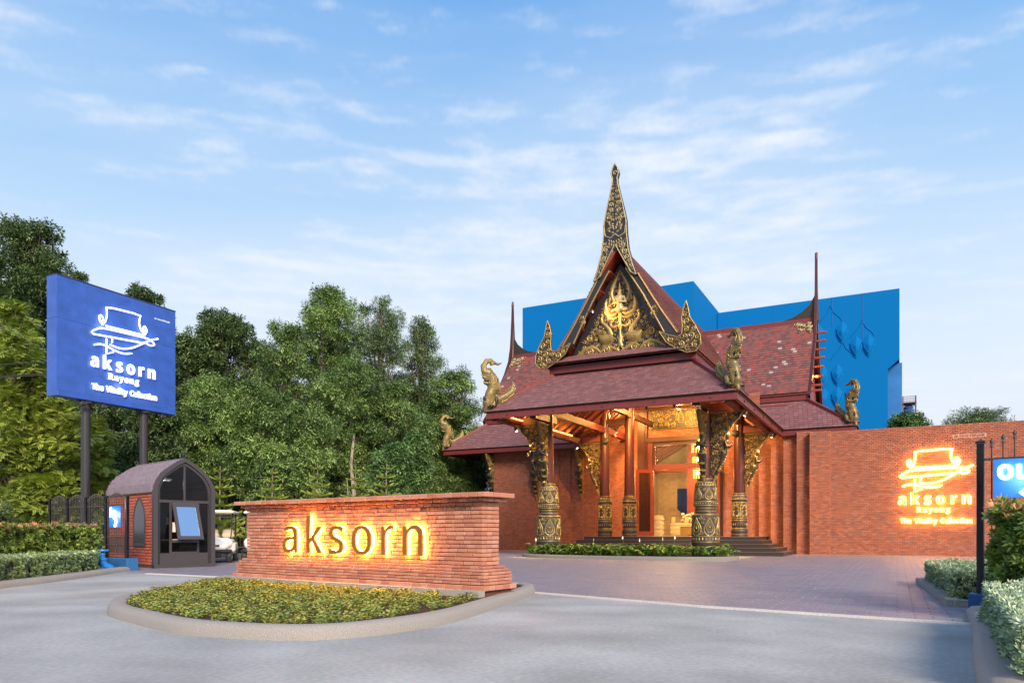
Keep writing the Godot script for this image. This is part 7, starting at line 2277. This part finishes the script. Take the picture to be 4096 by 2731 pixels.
	while list.size() < 1500:
		var h := rng.randf()
		var q := HB(rng.randf_range(-4.6, 4.7), rng.randf_range(27.7, 30.7), 0)
		if not Geometry2D.is_point_in_polygon(Vector2(q.x, q.z), inner): continue
		var hc := (TB.affine_inverse() * q)
		if Vector2(absf(hc.x) - 3.45, hc.z - 9.0).length() < 0.6: continue
		var sc := rng.randf_range(0.17, 0.29)
		var bs := Basis(Vector3.UP, rng.randf() * TAU) * Basis(Vector3(0, 0, 1), rng.randf_range(-0.55, 0.35)) * Basis(Vector3.RIGHT, rng.randf_range(-0.4, 0.4)) * Basis.from_scale(Vector3.ONE * sc)
		list.append([Transform3D(bs, q + Vector3(0, 0.26 + 0.30 * h, 0)), rng.randi() % 5])
	var lmat := tinted(mat(Color.WHITE, 0.38))
	lmat.backlight_enabled = true
	lmat.backlight = Color(0.3, 0.4, 0.1)
	var plants := thing("leafy_plants", "broad leaved green plants filling the planter before the porch", "plants")
	b = MB.new()
	for i in 260:
		var q: Transform3D = list[i][0]
		b.tube([Vector3(q.origin.x, 0.1, q.origin.z), q.origin], [0.008, 0.006], 4, false)
	var stems := fin("stems", b, mat(Color(0.07, 0.12, 0.03), 0.6), plants)
	pieces(stems, "leaf", lf.mesh(), list, [Color(0.07, 0.17, 0.025), Color(0.055, 0.13, 0.022), Color(0.11, 0.21, 0.03), Color(0.20, 0.26, 0.03), Color(0.08, 0.15, 0.03)], lmat)
	for i in 7:
		var q := HB([-3.6, -2.6, 0.2, 1.1, 1.9, 2.3, -0.9][i], 28.6 + 0.3 * (i % 3), 0)
		var w := thing("white_flower", "white flower on a thin stem above the planter leaves, %s from the left" % ["first", "second", "fourth", "fifth", "sixth", "seventh", "third"][i], "flower", Transform3D(Basis(Vector3.UP, i * 1.3), q), "white flowers in the planter")
		b = MB.new(); b.tube([Vector3(0, 0.2, 0), Vector3(0.03, 0.72 + 0.05 * (i % 3), 0)], [0.008], 5); fin("stem", b, mat(Color(0.1, 0.18, 0.05), 0.6), w)
		b = MB.new(); b.leaf(func(v: Vector2, hh: float) -> Vector3: return Vector3(0.03 + v.x, 0.70 + 0.05 * (i % 3) + v.y, hh), Vector2.ZERO, 1.2, 0.16, 0.045, 0.02); fin("petal", b, mat(Color(0.75, 0.76, 0.7), 0.6), w)
	# blue valve by the left hedge
	o = thing("water_valve", "bright blue flanged water valve pipe beside the hedge end", "valve", Transform3D(Basis(Vector3.UP, 0.6), Vector3(-11.05, 0.08, -20.05)))
	var bl := mat(Color(0.01, 0.16, 0.55), 0.35)
	b = MB.new(); b.lathe(Vector3(-0.08, 0.5, 0), [[0.0, 0.0], [0.16, 0.0, 1], [0.165, 0.025, 1], [0.16, 0.05], [0.0, 0.05]], 18); fin("handwheel", b, bl, o)
	b = MB.new(); b.lathe(Vector3(-0.08, 0, 0), [[0.1, 0.24], [0.12, 0.26, 1], [0.12, 0.3, 1], [0.07, 0.32], [0.06, 0.4], [0.09, 0.43], [0.03, 0.47], [0.03, 0.5]], 14); fin("valve_body", b, bl, o)
	b = MB.new(); b.tube([Vector3(-0.08, 0.3, 0), Vector3(-0.08, 0.2, 0), Vector3(-0.03, 0.11, 0), Vector3(0.08, 0.07, 0), Vector3(0.16, 0.0, 0), Vector3(0.17, -0.08, 0)], [0.1, 0.1, 0.1, 0.095, 0.09, 0.09], 12); b.tube([Vector3(-0.08, 0.2, 0), Vector3(-0.08, -0.08, 0)], [0.07, 0.07], 10); fin("elbow", b, bl, o)
	# clipped round bush at the left edge
	hedge("round_bush", "loose upright green bush at the very left edge behind the silver hedge", [Vector2(-12.2, -16.4), Vector2(-11.75, -16.8), Vector2(-11.8, -17.4), Vector2(-12.3, -17.6), Vector2(-12.7, -17.0)], 0.1, 1.7, 2600, 0.09, Color(0.06, 0.11, 0.04), Color(0.14, 0.2, 0.06), Color(0.2, 0.26, 0.09), 0.2)
